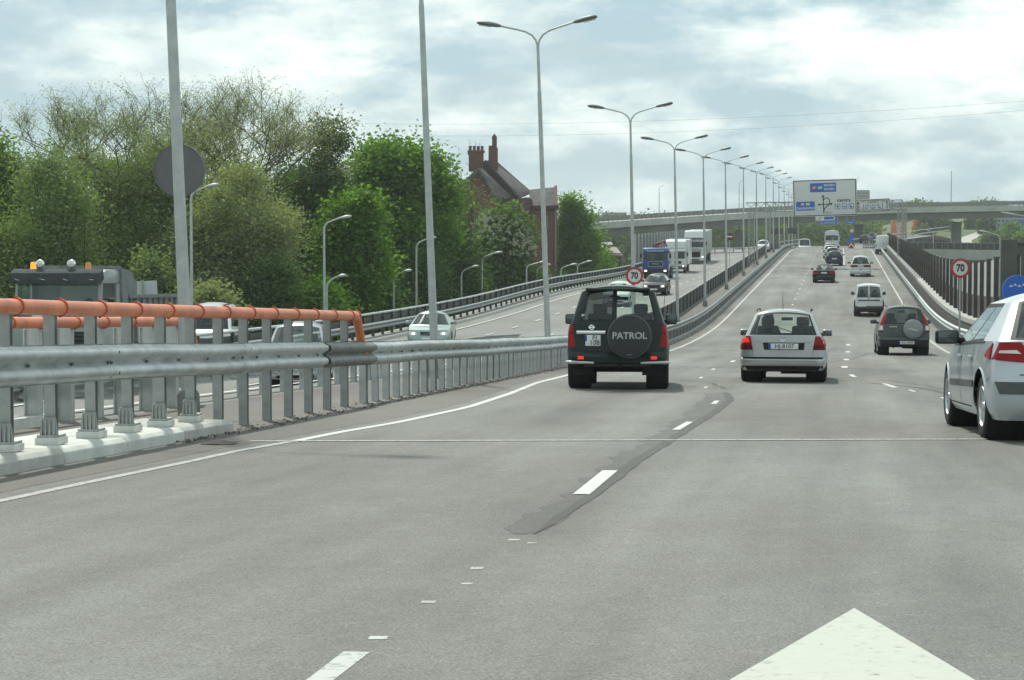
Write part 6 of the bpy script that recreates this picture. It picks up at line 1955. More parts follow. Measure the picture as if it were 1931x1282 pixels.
def tubes_mesh(name, segs, matl, n=4):
    V = []; F = []
    for p0, p1, r0, r1 in segs:
        d = (p1 - p0).normalized()
        ref = Vector((0, 0, 1)) if abs(d.z) < 0.9 else Vector((1, 0, 0))
        x = d.cross(ref).normalized(); y = d.cross(x)
        k = len(V)
        for p, r in ((p0, r0), (p1, r1)):
            for i in range(n):
                a = 2 * math.pi * i / n
                V.append(p + (x * math.cos(a) + y * math.sin(a)) * r)
        for i in range(n):
            F.append((k + i, k + (i + 1) % n, k + n + (i + 1) % n, k + n + i))
    return mesh_np(name, np.array([tuple(v) for v in V]), F, matl)
def pt(x, y, D):
    v = at(x, y, D); return v
def gbase(x, D):
    v = at(x, 600, D); return Vector((v.x, v.y, terr(v.x, v.y) - 0.1))
def clear_depth(x, D, w=0.0):
    """push a thing seen at pixel column x back until it stands clear of the opposite carriageway"""
    c_ = 0.153 - 0.988 * (x - 965.5) / FPX
    return max(D, 24.5 / max(0.02, c_ - w / 8000.0))
def crown_tree(name, x, ytop, D, wpx, label, leafm, nclump=260, per=130, leaf=0.22, spread=1.0, ybot=None, ells=None, trunk_r=0.25, barkm=None, group='trees on the left bank', shell=0.5, droop=0.0, flat=0.35, seedv=1, column=False):
    if x < 1300:
        D1 = clear_depth(x, D, wpx)
        leaf *= D1 / D; spread *= D1 / D; D = D1
    base = gbase(x, D)
    px = D / FPX
    top = pt(x, ytop, D).z
    H = top - base.z
    r = empty(name, base, label=label, cat='tree', group=group)
    zb = (pt(x, ybot, D).z - base.z) if ybot else H * 0.22
    if ells is None:
        rx = wpx * px / 2
        ch = H - zb
        rnd = random.Random(seedv)
        ells = [(0, 0, zb + ch * 0.46, rx * 0.72, rx * 0.7, ch * 0.42)]
        for k in range(15):
            a = rnd.uniform(0, 6.28); q = rnd.uniform(0.4, 0.78)
            v = rnd.uniform(0.08, 0.95)
            q *= 0.35 + 0.75 * math.sin(math.pi * min(1, 0.18 + 0.80 * v)) if not column else 1.0
            zz = zb + ch * v
            ells.append((rx * q * math.cos(a), rx * q * 0.8 * math.sin(a), zz, rx * rnd.uniform(0.20, 0.36), rx * rnd.uniform(0.2, 0.36), ch * rnd.uniform(0.06, 0.13)))
        ells.append((rx * 0.05, 0, zb + ch * 0.90, rx * 0.28, rx * 0.25, ch * 0.10))
    pts, C = clumps(ells, nclump, per, spread, shell)
    pts[:, 2] = np.maximum(pts[:, 2], 0.4)
    link('crown', leaves_mesh('crown', pts, leaf, leafm, flat, droop=droop), r)
    segs = []
    rnd = random.Random(seedv + 5)
    fork = Vector((0, 0, zb + (H - zb) * 0.25))
    segs.append((Vector((0, 0, 0)), Vector((0.05, 0, fork.z * 0.5)), trunk_r, trunk_r * 0.85)); segs.append((Vector((0.05, 0, fork.z * 0.5)), fork, trunk_r * 0.85, trunk_r * 0.7))
    for k in range(0, len(C), max(1, len(C) // 45)):
        c = Vector(C[k]); m = fork.lerp(c, 0.45) + Vector((rnd.uniform(-0.3, 0.3), rnd.uniform(-0.3, 0.3), rnd.uniform(-0.1, 0.5)))
        segs.append((fork, m, trunk_r * 0.35, trunk_r * 0.2)); segs.append((m, c, trunk_r * 0.2, 0.02))
    link('trunk', tubes_mesh('trunk', segs, barkm or BARK, 6), r)
    return r
def sparse_tree(name, x, ytop, D, label, seedv, leafm, nleaf, leaf, spread=0.75, levels=5, lean=(0, 0), r0=0.22, first=0.30, up=0.55, ratio=0.74, group='trees on the left bank', ybase=None, jitter=0.22, barkm=None, nb=(3, 4)):
    D1 = clear_depth(x, D, 60)
    leaf *= D1 / D; jitter *= D1 / D; D = D1
    base = gbase(x, D)
    if ybase: base = pt(x, ybase, D)
    H = pt(x, ytop, D).z - base.z
    segs, tips = branch_tree((0, 0, 0), H, spread, levels, seedv, lean, up, ratio, nb, r0, first)
    zmax = max(max(s[0].z, s[1].z) for s in segs)
    k = H / zmax
    segs = [(a * k, b_ * k, max(0.009, q * k * 0.8), max(0.008, w * k * 0.8)) for a, b_, q, w in segs]
    r = empty(name, base, label=label, cat='tree', group=group)
    link('trunk', tubes_mesh('trunk', segs, barkm or BARK_G, 4), r)
    T = np.array([tuple(t[0] * k) for t in tips])
    pts = T[RNG.integers(0, len(T), nleaf)] + RNG.normal(size=(nleaf, 3)) * jitter
    link('crown', leaves_mesh('crown', pts, leaf, leafm, 0.6, 0.45), r)
    return r
# --- left bank, front row (depth ~ 95 to 130 m)
crown_tree('leafy_tree', 5, 262, 112, 190, 'bright green leafy tree at the left edge of the picture', LEAF_LIME, 260, 130, 0.20, 0.9, seedv=3)
crown_tree('leafy_tree', 95, 285, 104, 230, 'olive green shrubby tree left of the nearest lamp pole', LEAF_OLIVE, 300, 130, 0.17, 1.0, seedv=4, shell=0.35)
sparse_tree('willow_tree', 400, 122, 118, 'tall thinly leaved tree with bare twigs behind the round sign back', 12, LEAF_WILLOW, 40000, 0.10, 0.95, 6, (-0.1, 0), 0.22, 0.26, 0.42, nb=(3, 4))
sparse_tree('willow_tree', 545, 132, 122, 'thinly leaved tree with bare spreading top left of the dark tall tree', 31, LEAF_WILLOW, 16000, 0.10, 0.9, 6, (0.05, 0), 0.20, 0.30, 0.5, nb=(3, 3))
sparse_tree('willow_tree', 225, 215, 114, 'low spreading olive tree with fine twigs left of the round sign back', 5, LEAF_OLIVE, 46000, 0.11, 1.1, 6, (-0.12, 0), 0.20, 0.22, 0.3, nb=(3, 4))
crown_tree('willow_tree', 290, 270, 110, 340, 'broad olive green willow crown behind the dump truck', LEAF_OLIVE, 700, 110, 0.14, 0.9, ybot=640, seedv=8, shell=0.25, droop=0.3, barkm=BARK_G)
crown_tree('willow_tree', 465, 300, 106, 290, 'grey olive willow crown between lamp poles above the handrail', LEAF_WILLOW, 620, 110, 0.14, 0.9, ybot=640, seedv=9, shell=0.25, droop=0.3, barkm=BARK_G)
crown_tree('birch_tree', 600, 228, 126, 120, 'dark tall tree with hanging leaves left of the big green maple', LEAF_DARK, 320, 120, 0.18, 0.8, ybot=560, seedv=14, shell=0.3, droop=0.9, column=True)
crown_tree('maple_tree', 745, 268, 112, 265, 'large fresh green maple with rounded crown left of the brick house', LEAF_MAPLE, 420, 170, 0.23, 0.85, ybot=600, seedv=21, shell=0.55, trunk_r=0.35)
crown_tree('leafy_tree', 665, 372, 106, 130, 'mid green lower tree under the left flank of the maple', LEAF_MAPLE, 200, 130, 0.21, 0.8, ybot=610, seedv=22)
sparse_tree('willow_tree', 876, 318, 128, 'greyish thin tree in front of the house chimneys', 44, LEAF_OLIVE, 5000, 0.13, 0.5, 5, (0, 0), 0.18, 0.34, 0.6)
ch = crown_tree('chestnut_tree', 940, 400, 118, 150, 'chestnut tree with cream blossom candles in front of the brick house', LEAF_CHEST, 260, 140, 0.24, 0.75, ybot=600, seedv=25, shell=0.6)
# blossom candles
base = ch.location
CD = clear_depth(940, 118, 150)
rx = 150 * CD / FPX / 2
topz = pt(940, 400, CD).z - base.z
V = []; nC = 420
for k in range(nC):
    a = RNG.uniform(0, 2 * math.pi); b_ = RNG.uniform(0.05, 1.0)
    zc = topz * 0.64; rz = topz * 0.36
    d = np.array([math.cos(a) * math.sqrt(1 - b_ * b_), math.sin(a) * math.sqrt(1 - b_ * b_), b_])
    c = np.array([0, 0, zc]) + d * np.array([rx * 0.95, rx * 0.9, rz])
    hgt = RNG.uniform(0.18, 0.34)
    for j in range(22):
        u = RNG.random()
        V.append(c + np.array([RNG.normal() * 0.10 * (1 - 0.7 * u), RNG.normal() * 0.10 * (1 - 0.7 * u), u * hgt]))
link('blossom', leaves_mesh('blossom', np.array(V), 0.12, BLOSSOM, 1.0, 0.9), ch)
crown_tree('leafy_tree', 1084, 376, 166, 95, 'pointed mid green tree right of the brick house', LEAF_MAPLE, 230, 120, 0.22, 0.8, ybot=560, seedv=27)
crown_tree('leafy_tree', 1120, 470, 140, 80, 'low green bush tree beside the brick ruin', LEAF_MAPLE, 110, 110, 0.22, 0.7, ybot=560, seedv=28)
# dark undergrowth rows below
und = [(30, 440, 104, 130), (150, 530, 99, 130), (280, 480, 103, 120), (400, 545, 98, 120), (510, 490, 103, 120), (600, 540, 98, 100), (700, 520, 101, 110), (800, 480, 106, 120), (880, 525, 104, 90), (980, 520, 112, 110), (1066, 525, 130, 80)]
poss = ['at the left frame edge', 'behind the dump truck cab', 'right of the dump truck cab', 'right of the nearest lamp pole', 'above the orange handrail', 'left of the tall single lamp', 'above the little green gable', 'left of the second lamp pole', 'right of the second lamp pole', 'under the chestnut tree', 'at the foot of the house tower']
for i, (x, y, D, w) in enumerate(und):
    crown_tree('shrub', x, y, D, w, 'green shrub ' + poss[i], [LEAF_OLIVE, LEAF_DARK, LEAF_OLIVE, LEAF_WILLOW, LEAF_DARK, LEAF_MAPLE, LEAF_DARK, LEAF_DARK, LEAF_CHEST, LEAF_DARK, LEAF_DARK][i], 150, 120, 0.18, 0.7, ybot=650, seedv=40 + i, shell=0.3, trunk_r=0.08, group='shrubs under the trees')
# second row further back closes the gaps
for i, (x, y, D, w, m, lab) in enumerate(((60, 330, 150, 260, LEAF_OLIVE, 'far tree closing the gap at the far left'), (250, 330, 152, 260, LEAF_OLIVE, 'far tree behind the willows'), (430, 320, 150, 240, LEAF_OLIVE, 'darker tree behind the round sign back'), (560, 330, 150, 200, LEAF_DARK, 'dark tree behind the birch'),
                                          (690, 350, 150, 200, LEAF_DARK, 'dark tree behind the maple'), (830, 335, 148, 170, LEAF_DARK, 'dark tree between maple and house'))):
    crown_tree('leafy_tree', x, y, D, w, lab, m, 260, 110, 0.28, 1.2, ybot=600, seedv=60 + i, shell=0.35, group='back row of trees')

# ================================================================== brick house
BRICK = mat('brick_dark', (0.115, 0.042, 0.034), 0.9, var=0.3, scale=3.0, bump=0.3, bscale=14)
m = BRICK
nt = m.node_tree
bn = nt.nodes.new('ShaderNodeTexBrick')
bn.inputs['Scale'].default_value = 4.0
bn.inputs['Color1'].default_value = (0.165, 0.066, 0.052, 1); bn.inputs['Color2'].default_value = (0.140, 0.052, 0.042, 1); bn.inputs['Mortar'].default_value = (0.16, 0.13, 0.115, 1)
bn.inputs['Mortar Size'].default_value = 0.012
tcb = nt.nodes.new('ShaderNodeTexCoord'); mpb = nt.nodes.new('ShaderNodeMapping'); mpb.inputs['Rotation'].default_value = (rad(90), 0, 0)
nt.links.new(tcb.outputs['Object'], mpb.inputs['Vector']); nt.links.new(mpb.outputs[0], bn.inputs['Vector'])
nt.links.new(bn.outputs['Color'], nt.nodes['Principled BSDF'].inputs['Base Color'])
ROOFM = mat('roof_metal', (0.105, 0.096, 0.094), 0.85, 0.0, var=0.35, scale=1.6, spec=0.2)
WALLG = mat('seamed_wall', (0.150, 0.105, 0.095), 0.7, 0.1, var=0.25, scale=2)
DH = 150.0
px = DH / FPX
hb = gbase(955, DH)
YAWH = YAW
house = empty('brick_house', hb, (0, 0, YAWH), 'old dark brick house with steep seamed metal roof and two tall chimneys', 'house')
def hx(x): return (x - 955) * px
def hz(y): return at(955, y, DH).z - hb.z
# coordinates: x across the picture, y depth away from us, z up
ev, rg = hz(374), hz(306)
y0, y1 = -1.0, 9.0
# main body
MB().prism([(hx(868), 0), (hx(1000), 0), (hx(1000), ev), (hx(868), ev)], y0, y1, 'y').build('wall', BRICK, house)
# steep roof: ridge runs away from us at picture x ~ 925, right slope seen
def slab(name, P, th, matl, par_):
    n = (Vector(P[1]) - Vector(P[0])).cross(Vector(P[3]) - Vector(P[0])).normalized()
    if n.z < 0: n = -n
    Q = [Vector(p) - n * th for p in P]
    return MB().add([*P, *Q], [(0, 1, 2, 3), (7, 6, 5, 4), (0, 4, 5, 1), (1, 5, 6, 2), (2, 6, 7, 3), (3, 7, 4, 0)]).build(name, matl, par_)
rx0 = hx(914)
slope_pts = [(rx0, y0 + 0.3, rg), (rx0 + 0.6, y1, rg + 0.55), (hx(1006), y1, hz(357)), (hx(976), y0 + 0.3, ev - 0.05)]
rf = slab('roof', slope_pts, 0.18, ROOFM, house)
for k in range(1, 13):
    u = k / 13
    a = Vector(slope_pts[0]).lerp(Vector(slope_pts[1]), u); c_ = Vector(slope_pts[3]).lerp(Vector(slope_pts[2]), u)
    MB().tube([a + Vector((0, 0, 0.03)), c_ + Vector((0, 0, 0.03))], 0.035, 4).build('seam', ROOFM, rf)
left_pts = [(rx0, y0 + 0.3, rg), (rx0 + 0.6, y1, rg + 0.55), (hx(840), y1, ev), (hx(840), y0 + 0.3, ev)]
slab('roof', left_pts, 0.18, ROOFM, house)
MB().add([(hx(868), y0 + 0.35, ev), (hx(976), y0 + 0.35, ev), (rx0, y0 + 0.35, rg - 0.1)], [(0, 1, 2)]).build('gable', BRICK, house)
MB().tube([(rx0, y0, rg + 0.05), (hx(977), y0, ev)], 0.14, 6).build('verge_board', mat('verge', (0.05, 0.04, 0.04), 0.8), house)
# nearer lower roof slope on the left
low = [(hx(905), -3.6, hz(322)), (hx(912), y0 + 0.2, hz(318)), (hx(968), y0 + 0.2, hz(374)), (hx(938), -3.6, hz(377))]
rf2 = slab('roof', low, 0.15, ROOFM, house)
for k in range(1, 5):
    u = k / 5
    a = Vector(low[0]).lerp(Vector(low[1]), u); c_ = Vector(low[3]).lerp(Vector(low[2]), u)
    MB().tube([a + Vector((0, 0, 0.03)), c_ + Vector((0, 0, 0.03))], 0.03, 4).build('seam', ROOFM, rf2)
slab('roof', [(hx(905), -3.6, hz(322)), (hx(912), y0 + 0.2, hz(318)), (hx(850), y0 + 0.2, hz(370)), (hx(850), -3.6, hz(372))], 0.15, ROOFM, house)
MB().prism([(hx(862), 0), (hx(938), 0), (hx(938), hz(377)), (hx(905), hz(326)), (hx(862), hz(368))], -3.4, y0 + 0.1, 'y').build('wing_wall', BRICK, house)
# seamed upper wall right of the wing
MB().box(((hx(938) + hx(1003)) / 2, -0.2, (hz(376) + hz(405)) / 2), (hx(1003) - hx(938), 2.2, hz(376) - hz(405))).build('seamed_wall', WALLG, house)
for k in range(10): box('wall_seam', (hx(941 + k * 6.5), -1.33, (hz(376) + hz(404)) / 2), (0.05, 0.06, hz(376) - hz(404)), ROOFM, house)
MB().box(((hx(932) + hx(1003)) / 2, -0.2, hz(404) / 2), (hx(1003) - hx(932), 2.0, hz(406))).build('lower_wall', BRICK, house)
MB().box((hx(1001), 1.6, hz(372) / 2), (hx(1014) - hx(988), 2.4, hz(372))).build('link_wall', BRICK, house)
# windows of the lower wall
for x in (950, 972, 992):
    w = box('window', (hx(x), -1.23, hz(430)), (0.5, 0.08, 1.0), mat('window_frame_pale', (0.3, 0.28, 0.25), 0.7), house)
    box('pane', (0, -0.045, 0), (0.40, 0.01, 0.88), BLACKP, w)
# tower annex on the right
MB().box(((hx(1003) + hx(1049)) / 2, 0.2, hz(392) / 2), (hx(1049) - hx(1003), 3.4, hz(392))).build('tower', BRICK, house)
slab('roof', [(hx(1000), -1.4, hz(389)), (hx(1050), -1.4, hz(388)), (hx(1046), 1.4, hz(352)), (hx(998), 1.4, hz(357))], 0.12, ROOFM, house)
box('tower_cornice', ((hx(1003) + hx(1051)) / 2, 0.1, hz(391.5)), (hx(1052) - hx(1002), 3.7, 0.22), mat('cornice', (0.07, 0.035, 0.03), 0.9), house)
MB().prism([(-1.7, hz(392)), (1.8, hz(392)), (1.8, hz(349)), (1.2, hz(349)), (-1.5, hz(386))], hx(1046), hx(1051), 'x').build('parapet_gable', BRICK, house)
for z in (420, 455): 
    w = box('window', (hx(1026), -1.54, hz(z)), (0.45, 0.08, 0.9), mat('window_frame_pale', (0.3, 0.28, 0.25), 0.7), house)
    box('pane', (0, -0.045, 0), (0.36, 0.01, 0.8), BLACKP, w)
box('downpipe', (hx(1047), -1.6, hz(470)), (0.09, 0.09, hz(396) - hz(545)), mat('pipe', (0.22, 0.20, 0.19), 0.6), house)
# chimneys
c1 = empty('chimney', (hx(898), 0.5, hz(318))); c1.parent = house
box('stack', (0, 0, 0.55), (1.05, 0.8, 1.5), BRICK, c1, 0.02)
for k in range(4): box('pot', (-0.42 + k * 0.28, 0, 1.45), (0.2, 0.5, 0.30), BRICK, c1, 0.03)
box('cap', (0, 0, 1.20), (1.22, 0.95, 0.14), BRICK, c1, 0.02)
MB().prism([(-0.62, 1.0), (-0.50, 1.5), (-0.30, 1.62), (-0.30, 1.5), (-0.42, 1.42), (-0.48, 1.0)], -0.2, 0.2, 'y').build('arch', BRICK, c1)
c2 = empty('chimney', (hx(930), 0.5, hz(308))); c2.parent = house
box('stack', (0, 0, 0.3), (0.66, 0.7, 1.6), BRICK, c2, 0.02)
box('stack', (-0.10, 0.05, 1.05), (0.42, 0.6, 0.4), BRICK, c2, 0.02)
box('stack', (0.09, 0, 1.35), (0.34, 0.5, 0.95), BRICK, c2, 0.02)
MB().prism([(-0.12, 1.80), (0.30, 1.80), (0.09, 2.10)], -0.28, 0.28, 'y').build('cap', BRICK, c2)
for x, y in ((886, 263), (897, 268), (905, 269)):
    MB().tube([(hx(x), 0.5, hz(285)), (hx(x), 0.5, hz(y))], 0.012, 4).build('aerial', DKSTEEL, house)
# the house stands clear of the carriageway, further back than it was drawn up
HK = 212.0 / DH
house.scale = (HK,) * 3
house.location = Vector((0, 0, CAMZ)) + (hb - Vector((0, 0, CAMZ))) * HK
# small green gable by the road
g = gbase(685, 118)
gr = empty('green_hut', (g.x, g.y, at(685, 640, 118).z - 4.0), (0, 0, YAW), 'small green wooden gable with pale chimney peeping over the far guardrail', 'hut')
HG = mat('hut_green', (0.12, 0.17, 0.10), 0.8, var=0.15, scale=5)
zt = at(685, 592, 118).z - gr.location.z; k = 118 / FPX
MB().prism([(-20 * k, 0), (25 * k, 0), (25 * k, zt - 30 * k), (3 * k, zt), (-20 * k, zt - 26 * k)], 0, 4.0, 'y').build('wall', HG, gr)
slab('roof', [(3 * k, -0.15, zt + 0.05), (3 * k, 4.1, zt + 0.05), (27 * k, 4.1, zt - 31 * k), (27 * k, -0.15, zt - 31 * k)], 0.06, mat('hut_roof', (0.16, 0.12, 0.10), 0.8), gr)
slab('roof', [(3 * k, -0.15, zt + 0.05), (3 * k, 4.1, zt + 0.05), (-22 * k, 4.1, zt - 27 * k), (-22 * k, -0.15, zt - 27 * k)], 0.06, mat('hut_roof', (0.16, 0.12, 0.10), 0.8), gr)
box('chimney', (-4 * k, 1.2, zt - 2 * k), (8 * k, 0.3, 20 * k), mat('hut_chimney', (0.30, 0.24, 0.20), 0.9), gr)

# ================================================================== single lamps in front of the trees
def single_lamp(xp, ytop, xh, D, label, name='street_lamp', basez=None, head=None):
    if xp < 1100 and basez is None: D = clear_depth(xp, D)
    p = at(xp, ytop, D)
    bz = basez if basez is not None else terr(p.x, p.y) - 0.1
    h = p.z - bz
    r = empty(name, (p.x, p.y, bz), (0, 0, YAW), label, 'street lamp', 'single street lamps')
    a = (xh - xp) * D / FPX
    s = 1 if a > 0 else -1
    MB().tube([(0, 0, 0), (0, 0, h * 0.5), (0, 0, h - 0.45)], [0.085, 0.07, 0.055], 8).build('pole', LAMPG, r, smooth=60)
    MB().tube([(0, 0, h - 0.5), (s * 0.04, 0, h - 0.25), (s * 0.16, 0, h - 0.10), (a * 0.35, 0, h + 0.02), (a * 0.62, 0, h + 0.14)], [0.055, 0.05, 0.042, 0.035, 0.035], 8).build('arm', LAMPG, r, smooth=60)
    b = MB()
    rings = []
    L = abs(a) * 0.45
    for u, w, hh in ((0, 0.05, 0.035), (0.2, 0.11, 0.07), (0.6, 0.14, 0.085), (0.92, 0.10, 0.06), (1.0, 0.03, 0.02)):
        rings.append([(s * u * L, w * math.cos(q), hh * math.sin(q)) for q in np.linspace(0, 2 * math.pi, 11)])
    o = b.grid(rings).build('lamp_head', head or LAMPHL, r, smooth=60, loc=(a * 0.58, 0, h + 0.13), rot=(0, -s * 0.17, 0))
    return r
for xp, yt, xh, D, lab in ((611, 416, 662, 96, 'tall single lamp standing before the maple, left of the second pole'), (616, 526, 652, 84, 'low single lamp just right of the orange handrail end'),
                           (742, 516, 776, 92, 'low single lamp between the green gable and the second pole'), (785, 454, 822, 98, 'single lamp whose head touches the second lamp pole'),
                           (870, 507, 902, 99, 'low single lamp right of the second lamp pole'), (909, 481, 947, 101, 'single lamp in front of the chestnut tree'),
                           (993, 498, 1032, 104, 'single lamp left of the first twin-armed lamp'), (1012, 503, 1038, 124, 'small far lamp half hidden by the first twin-armed lamp'),
                           (1058, 502, 1088, 108, 'single lamp right of the house tower'), (1089, 496, 1116, 114, 'single lamp among the bushes right of the house'), (360, 357, 412, 90, 'lamp head peeping out right of the round sign back')):
    single_lamp(xp, yt, xh, D, lab)

# ================================================================== overpass
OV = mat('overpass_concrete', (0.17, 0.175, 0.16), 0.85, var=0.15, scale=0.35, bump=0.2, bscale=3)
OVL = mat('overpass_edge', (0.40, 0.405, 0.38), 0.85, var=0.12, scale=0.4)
ov = empty('overpass', (0, 0, 0), label='long grey concrete overpass crossing high above both carriageways', cat='bridge')
# deck centre line: picture points of the edge beam top and depth
OVP = [(980, 428, 330), (1100, 421.5, 345), (1250, 411.5, 360), (1400, 402, 378), (1500, 397, 388), (1700, 391, 405), (1931, 387, 420), (2250, 384, 450)]
def ovd(x):
    return (float(np.interp(x, [p[0] for p in OVP], [p[1] for p in OVP])), float(np.interp(x, [p[0] for p in OVP], [p[2] for p in OVP])))
xs_ = list(range(980, 2251, 30))
front = []
for x in xs_:
    y, D = ovd(x); p = at(x, y, D); front.append(p)
def ovsec(poly, name, matl, parent=None):
    """extrude a section (depth back, height) along the deck"""
    rows = []
    for i, p in enumerate(front):
        a = front[max(0, i - 1)]; c_ = front[min(len(front) - 1, i + 1)]
        d = (c_ - a); d.z = 0; d.normalize()
        back = Vector((-d.y, d.x, 0))
        rows.append([p + back * q + Vector((0, 0, z)) for q, z in poly] + [p + back * poly[0][0] + Vector((0, 0, poly[0][1]))])
    return MB().grid(rows).build(name, matl, parent or ov, smooth=25)
ovsec([(0, 0.0), (0, -1.05), (0.25, -1.10), (13.0, -1.10), (13.2, 0.0)], 'edge_beam', OVL)
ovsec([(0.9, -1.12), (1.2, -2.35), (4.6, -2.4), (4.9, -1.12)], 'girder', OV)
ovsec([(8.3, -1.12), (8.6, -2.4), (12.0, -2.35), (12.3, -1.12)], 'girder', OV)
ovsec([(0.2, 0.80), (0.2, 0.92), (0.3, 0.92), (0.3, 0.80)], 'rail', GALV_OLD)
ovsec([(0.22, 0.14), (0.22, 0.55), (0.28, 0.55), (0.28, 0.14)], 'rail', GALV_OLD)
ovsec([(1.2, 0.45), (1.2, 0.78), (1.3, 0.78), (1.3, 0.45)], 'guard_beam', GALV_OLD)
for x in range(985, 2240, 9):
    y, D = ovd(x); p = at(x, y, D)
    box('rail_post', (p.x, p.y + 0.25, p.z + 0.44), (0.09, 0.09, 0.9), GALV_OLD, ov)
for x0, x1, yb_ in ((1613, 1627, 480), (1797, 1814, 520), (1386, 1402, 500), (1268, 1282, 520), (1116, 1130, 540)):
    y, D = ovd((x0 + x1) / 2)
    D += 5
    p = at((x0 + x1) / 2, y, D)
    z0 = TERR_Z - 1.0
    pr = empty('pier', (p.x, p.y + 2, 0)); pr.parent = ov
    w = (x1 - x0) * D / FPX
    MB().prism([(-w / 2, z0), (w / 2, z0), (w / 2, p.z - 3.8), (w / 2 * 1.15, p.z - 3.0), (-w / 2 * 1.15, p.z - 3.0), (-w / 2, p.z - 3.8)], -1.0, 6.0, 'y').build('column', OV, pr, 0.06)
# flared head on the left piers
# lamps on the overpass
for xp, yt, xh, lab in ((1085, 368, 1096, 'single lamp on the overpass right of the brick house'), (1243, 352, 1252, 'thin single lamp on the overpass between the third and fourth twin lamps'), (1394, 342, 1402, 'thin single lamp on the overpass among the receding twin lamps'),
                        (1615.5, 336, 1620, 'thin single lamp on the overpass right of the large sign')):
    y, D = ovd(xp); p = at(xp, y, D)
    single_lamp(xp, yt, xh, D + 1.5, lab, basez=p.z - 0.2)
y, D = ovd(1794); p = at(1794, y, D)
lm = empty('street_lamp', (p.x, p.y + 1, p.z - 0.2), (0, 0, YAW), 'straight lamp mast on the overpass at right', 'street lamp', 'single street lamps')
hh = at(1794, 323, D).z - p.z
MB().tube([(0, 0, 0), (0, 0, hh)], [0.12, 0.07], 8).build('pole', LAMPG, lm); box('lamp_head', (0, 0, hh + 0.1), (0.25, 0.9, 0.22), LAMPHL, lm, 0.05)
for x, lab in ((1160, 'white car driving along the overpass at left'), (1692, 'small bright car on the overpass near the gantry end'), (1806, 'silver car on the overpass right of the lamp mast')):
    pass

# ================================================================== far left: noise screen, brick ruin, horizon blocks
sw_ = empty('noise_screen', at(1245, 500, 262), label='grey noise screen with pale posts behind the oncoming lorries', cat='wall')
P0 = at(1196, 505, 240); P1 = at(1300, 478, 345)
SCR = mat('screen_grey', (0.13, 0.14, 0.145), 0.7, var=0.15, scale=1); SCRP = mat('screen_post', (0.42, 0.43, 0.42), 0.6)
nb_ = 22
for k in range(nb_):
    a = P0.lerp(P1, k / nb_); c_ = P0.lerp(P1, (k + 1) / nb_)
    b = MB()
    th = Vector((0.12, 0, 0)); up_ = Vector((0, 0, 3.6 + 0.35 * k / nb_))
    vs = [a, c_, c_ + up_, a + up_]; vs2 = [v - th for v in vs]
    vs = [v - sw_.location for v in vs + vs2]
    b.add(vs, [(0, 1, 2, 3), (7, 6, 5, 4), (0, 4, 5, 1), (1, 5, 6, 2), (2, 6, 7, 3), (3, 7, 4, 0)]).build('panel', SCR, sw_)
    box('post', (a - sw_.location) + Vector((0.1, 0, 1.9)), (0.16, 0.22, 3.9), SCRP, sw_)
# two-part brick ruin
RUIN = mat('ruin_brick', (0.12, 0.062, 0.052), 0.9, var=0.3, scale=1.5)
RROOF = mat('ruin_roof', (0.26, 0.23, 0.21), 0.8, var=0.25, scale=0.8)
b0 = gbase(1150, 250)
ru = empty('brick_shed', b0, (0, 0, YAW), 'low brick shed with sagging pale roof left of the noise screen', 'shed')
k = 250 / FPX
rz_ = lambda y: at(1150, y, 250).z - b0.z
MB().prism([(-25 * k, 0), (22 * k, 0), (22 * k, rz_(478)), (-25 * k, rz_(474))], 0, 8, 'y').build('wall', RUIN, ru)
slab('roof', [(-32 * k, -0.3, rz_(476)), (24 * k, -0.3, rz_(481)), (16 * k, 5, rz_(466)), (-26 * k, 5, rz_(460))], 0.2, RROOF, ru)
MB().prism([(-25 * k, rz_(470)), (6 * k, rz_(470)), (6 * k, rz_(461)), (-25 * k, rz_(461))], 5.0, 9.0, 'y').build('upper_wall', RUIN, ru)
slab('roof', [(-30 * k, 4.8, rz_(462)), (9 * k, 4.8, rz_(461)), (9 * k, 9, rz_(456)), (-30 * k, 9, rz_(458))], 0.15, RROOF, ru)
for x in (-14, 2, 14): box('plank_door', (x * k, -0.06, rz_(505)), (0.9, 0.1, 1.8), mat('plank', (0.10, 0.07, 0.05), 0.9), ru)
# far blocks of flats on the skyline
def block(x0, x1, yt, yb_, D, label, matl, rows, cols_, name='apartment_block'):
    k = D / FPX
    p = at((x0 + x1) / 2, yb_, D)
    r = empty(name, p, (0, 0, YAW), label, 'building')
    w = (x1 - x0) * k; h = (yb_ - yt) * k
    MB().box((0, 8, h / 2 - 4), (w, 16, h + 8)).build('wall', matl, r)
    wm = MB().box((0, 0, 0), (w / cols_ * 0.55, 0.2, h / rows * 0.5)).mesh('window', mat('far_window', (0.06, 0.075, 0.085), 0.3))
    for i in range(rows):
        for j in range(cols_):
            link('window', wm, r, (-w / 2 + w * (j + 0.5) / cols_, -0.03, h * (i + 0.5) / rows))
    MB().box((0, 8, h + 0.3), (w * 0.98, 15.6, 0.6)).build('roof', CONC_D, r)
    return r
FB = mat('far_block', (0.25, 0.26, 0.25), 0.9)
block(1137, 1182, 403, 424, 900, 'far block of flats on the skyline behind the overpass at left', FB, 4, 9)
block(1614, 1640, 361, 392, 900, 'grey far building top between the two white signs', FB, 5, 6)
block(1872, 1950, 404, 428, 560, 'long low grey building on the far bank at right', mat('far_block2', (0.33, 0.34, 0.34), 0.9), 3, 10, 'office_building')
block(1088, 1103, 419, 440, 260, 'small grey block beside the left end of the overpass', CONC_D, 2, 2, 'shed_block')

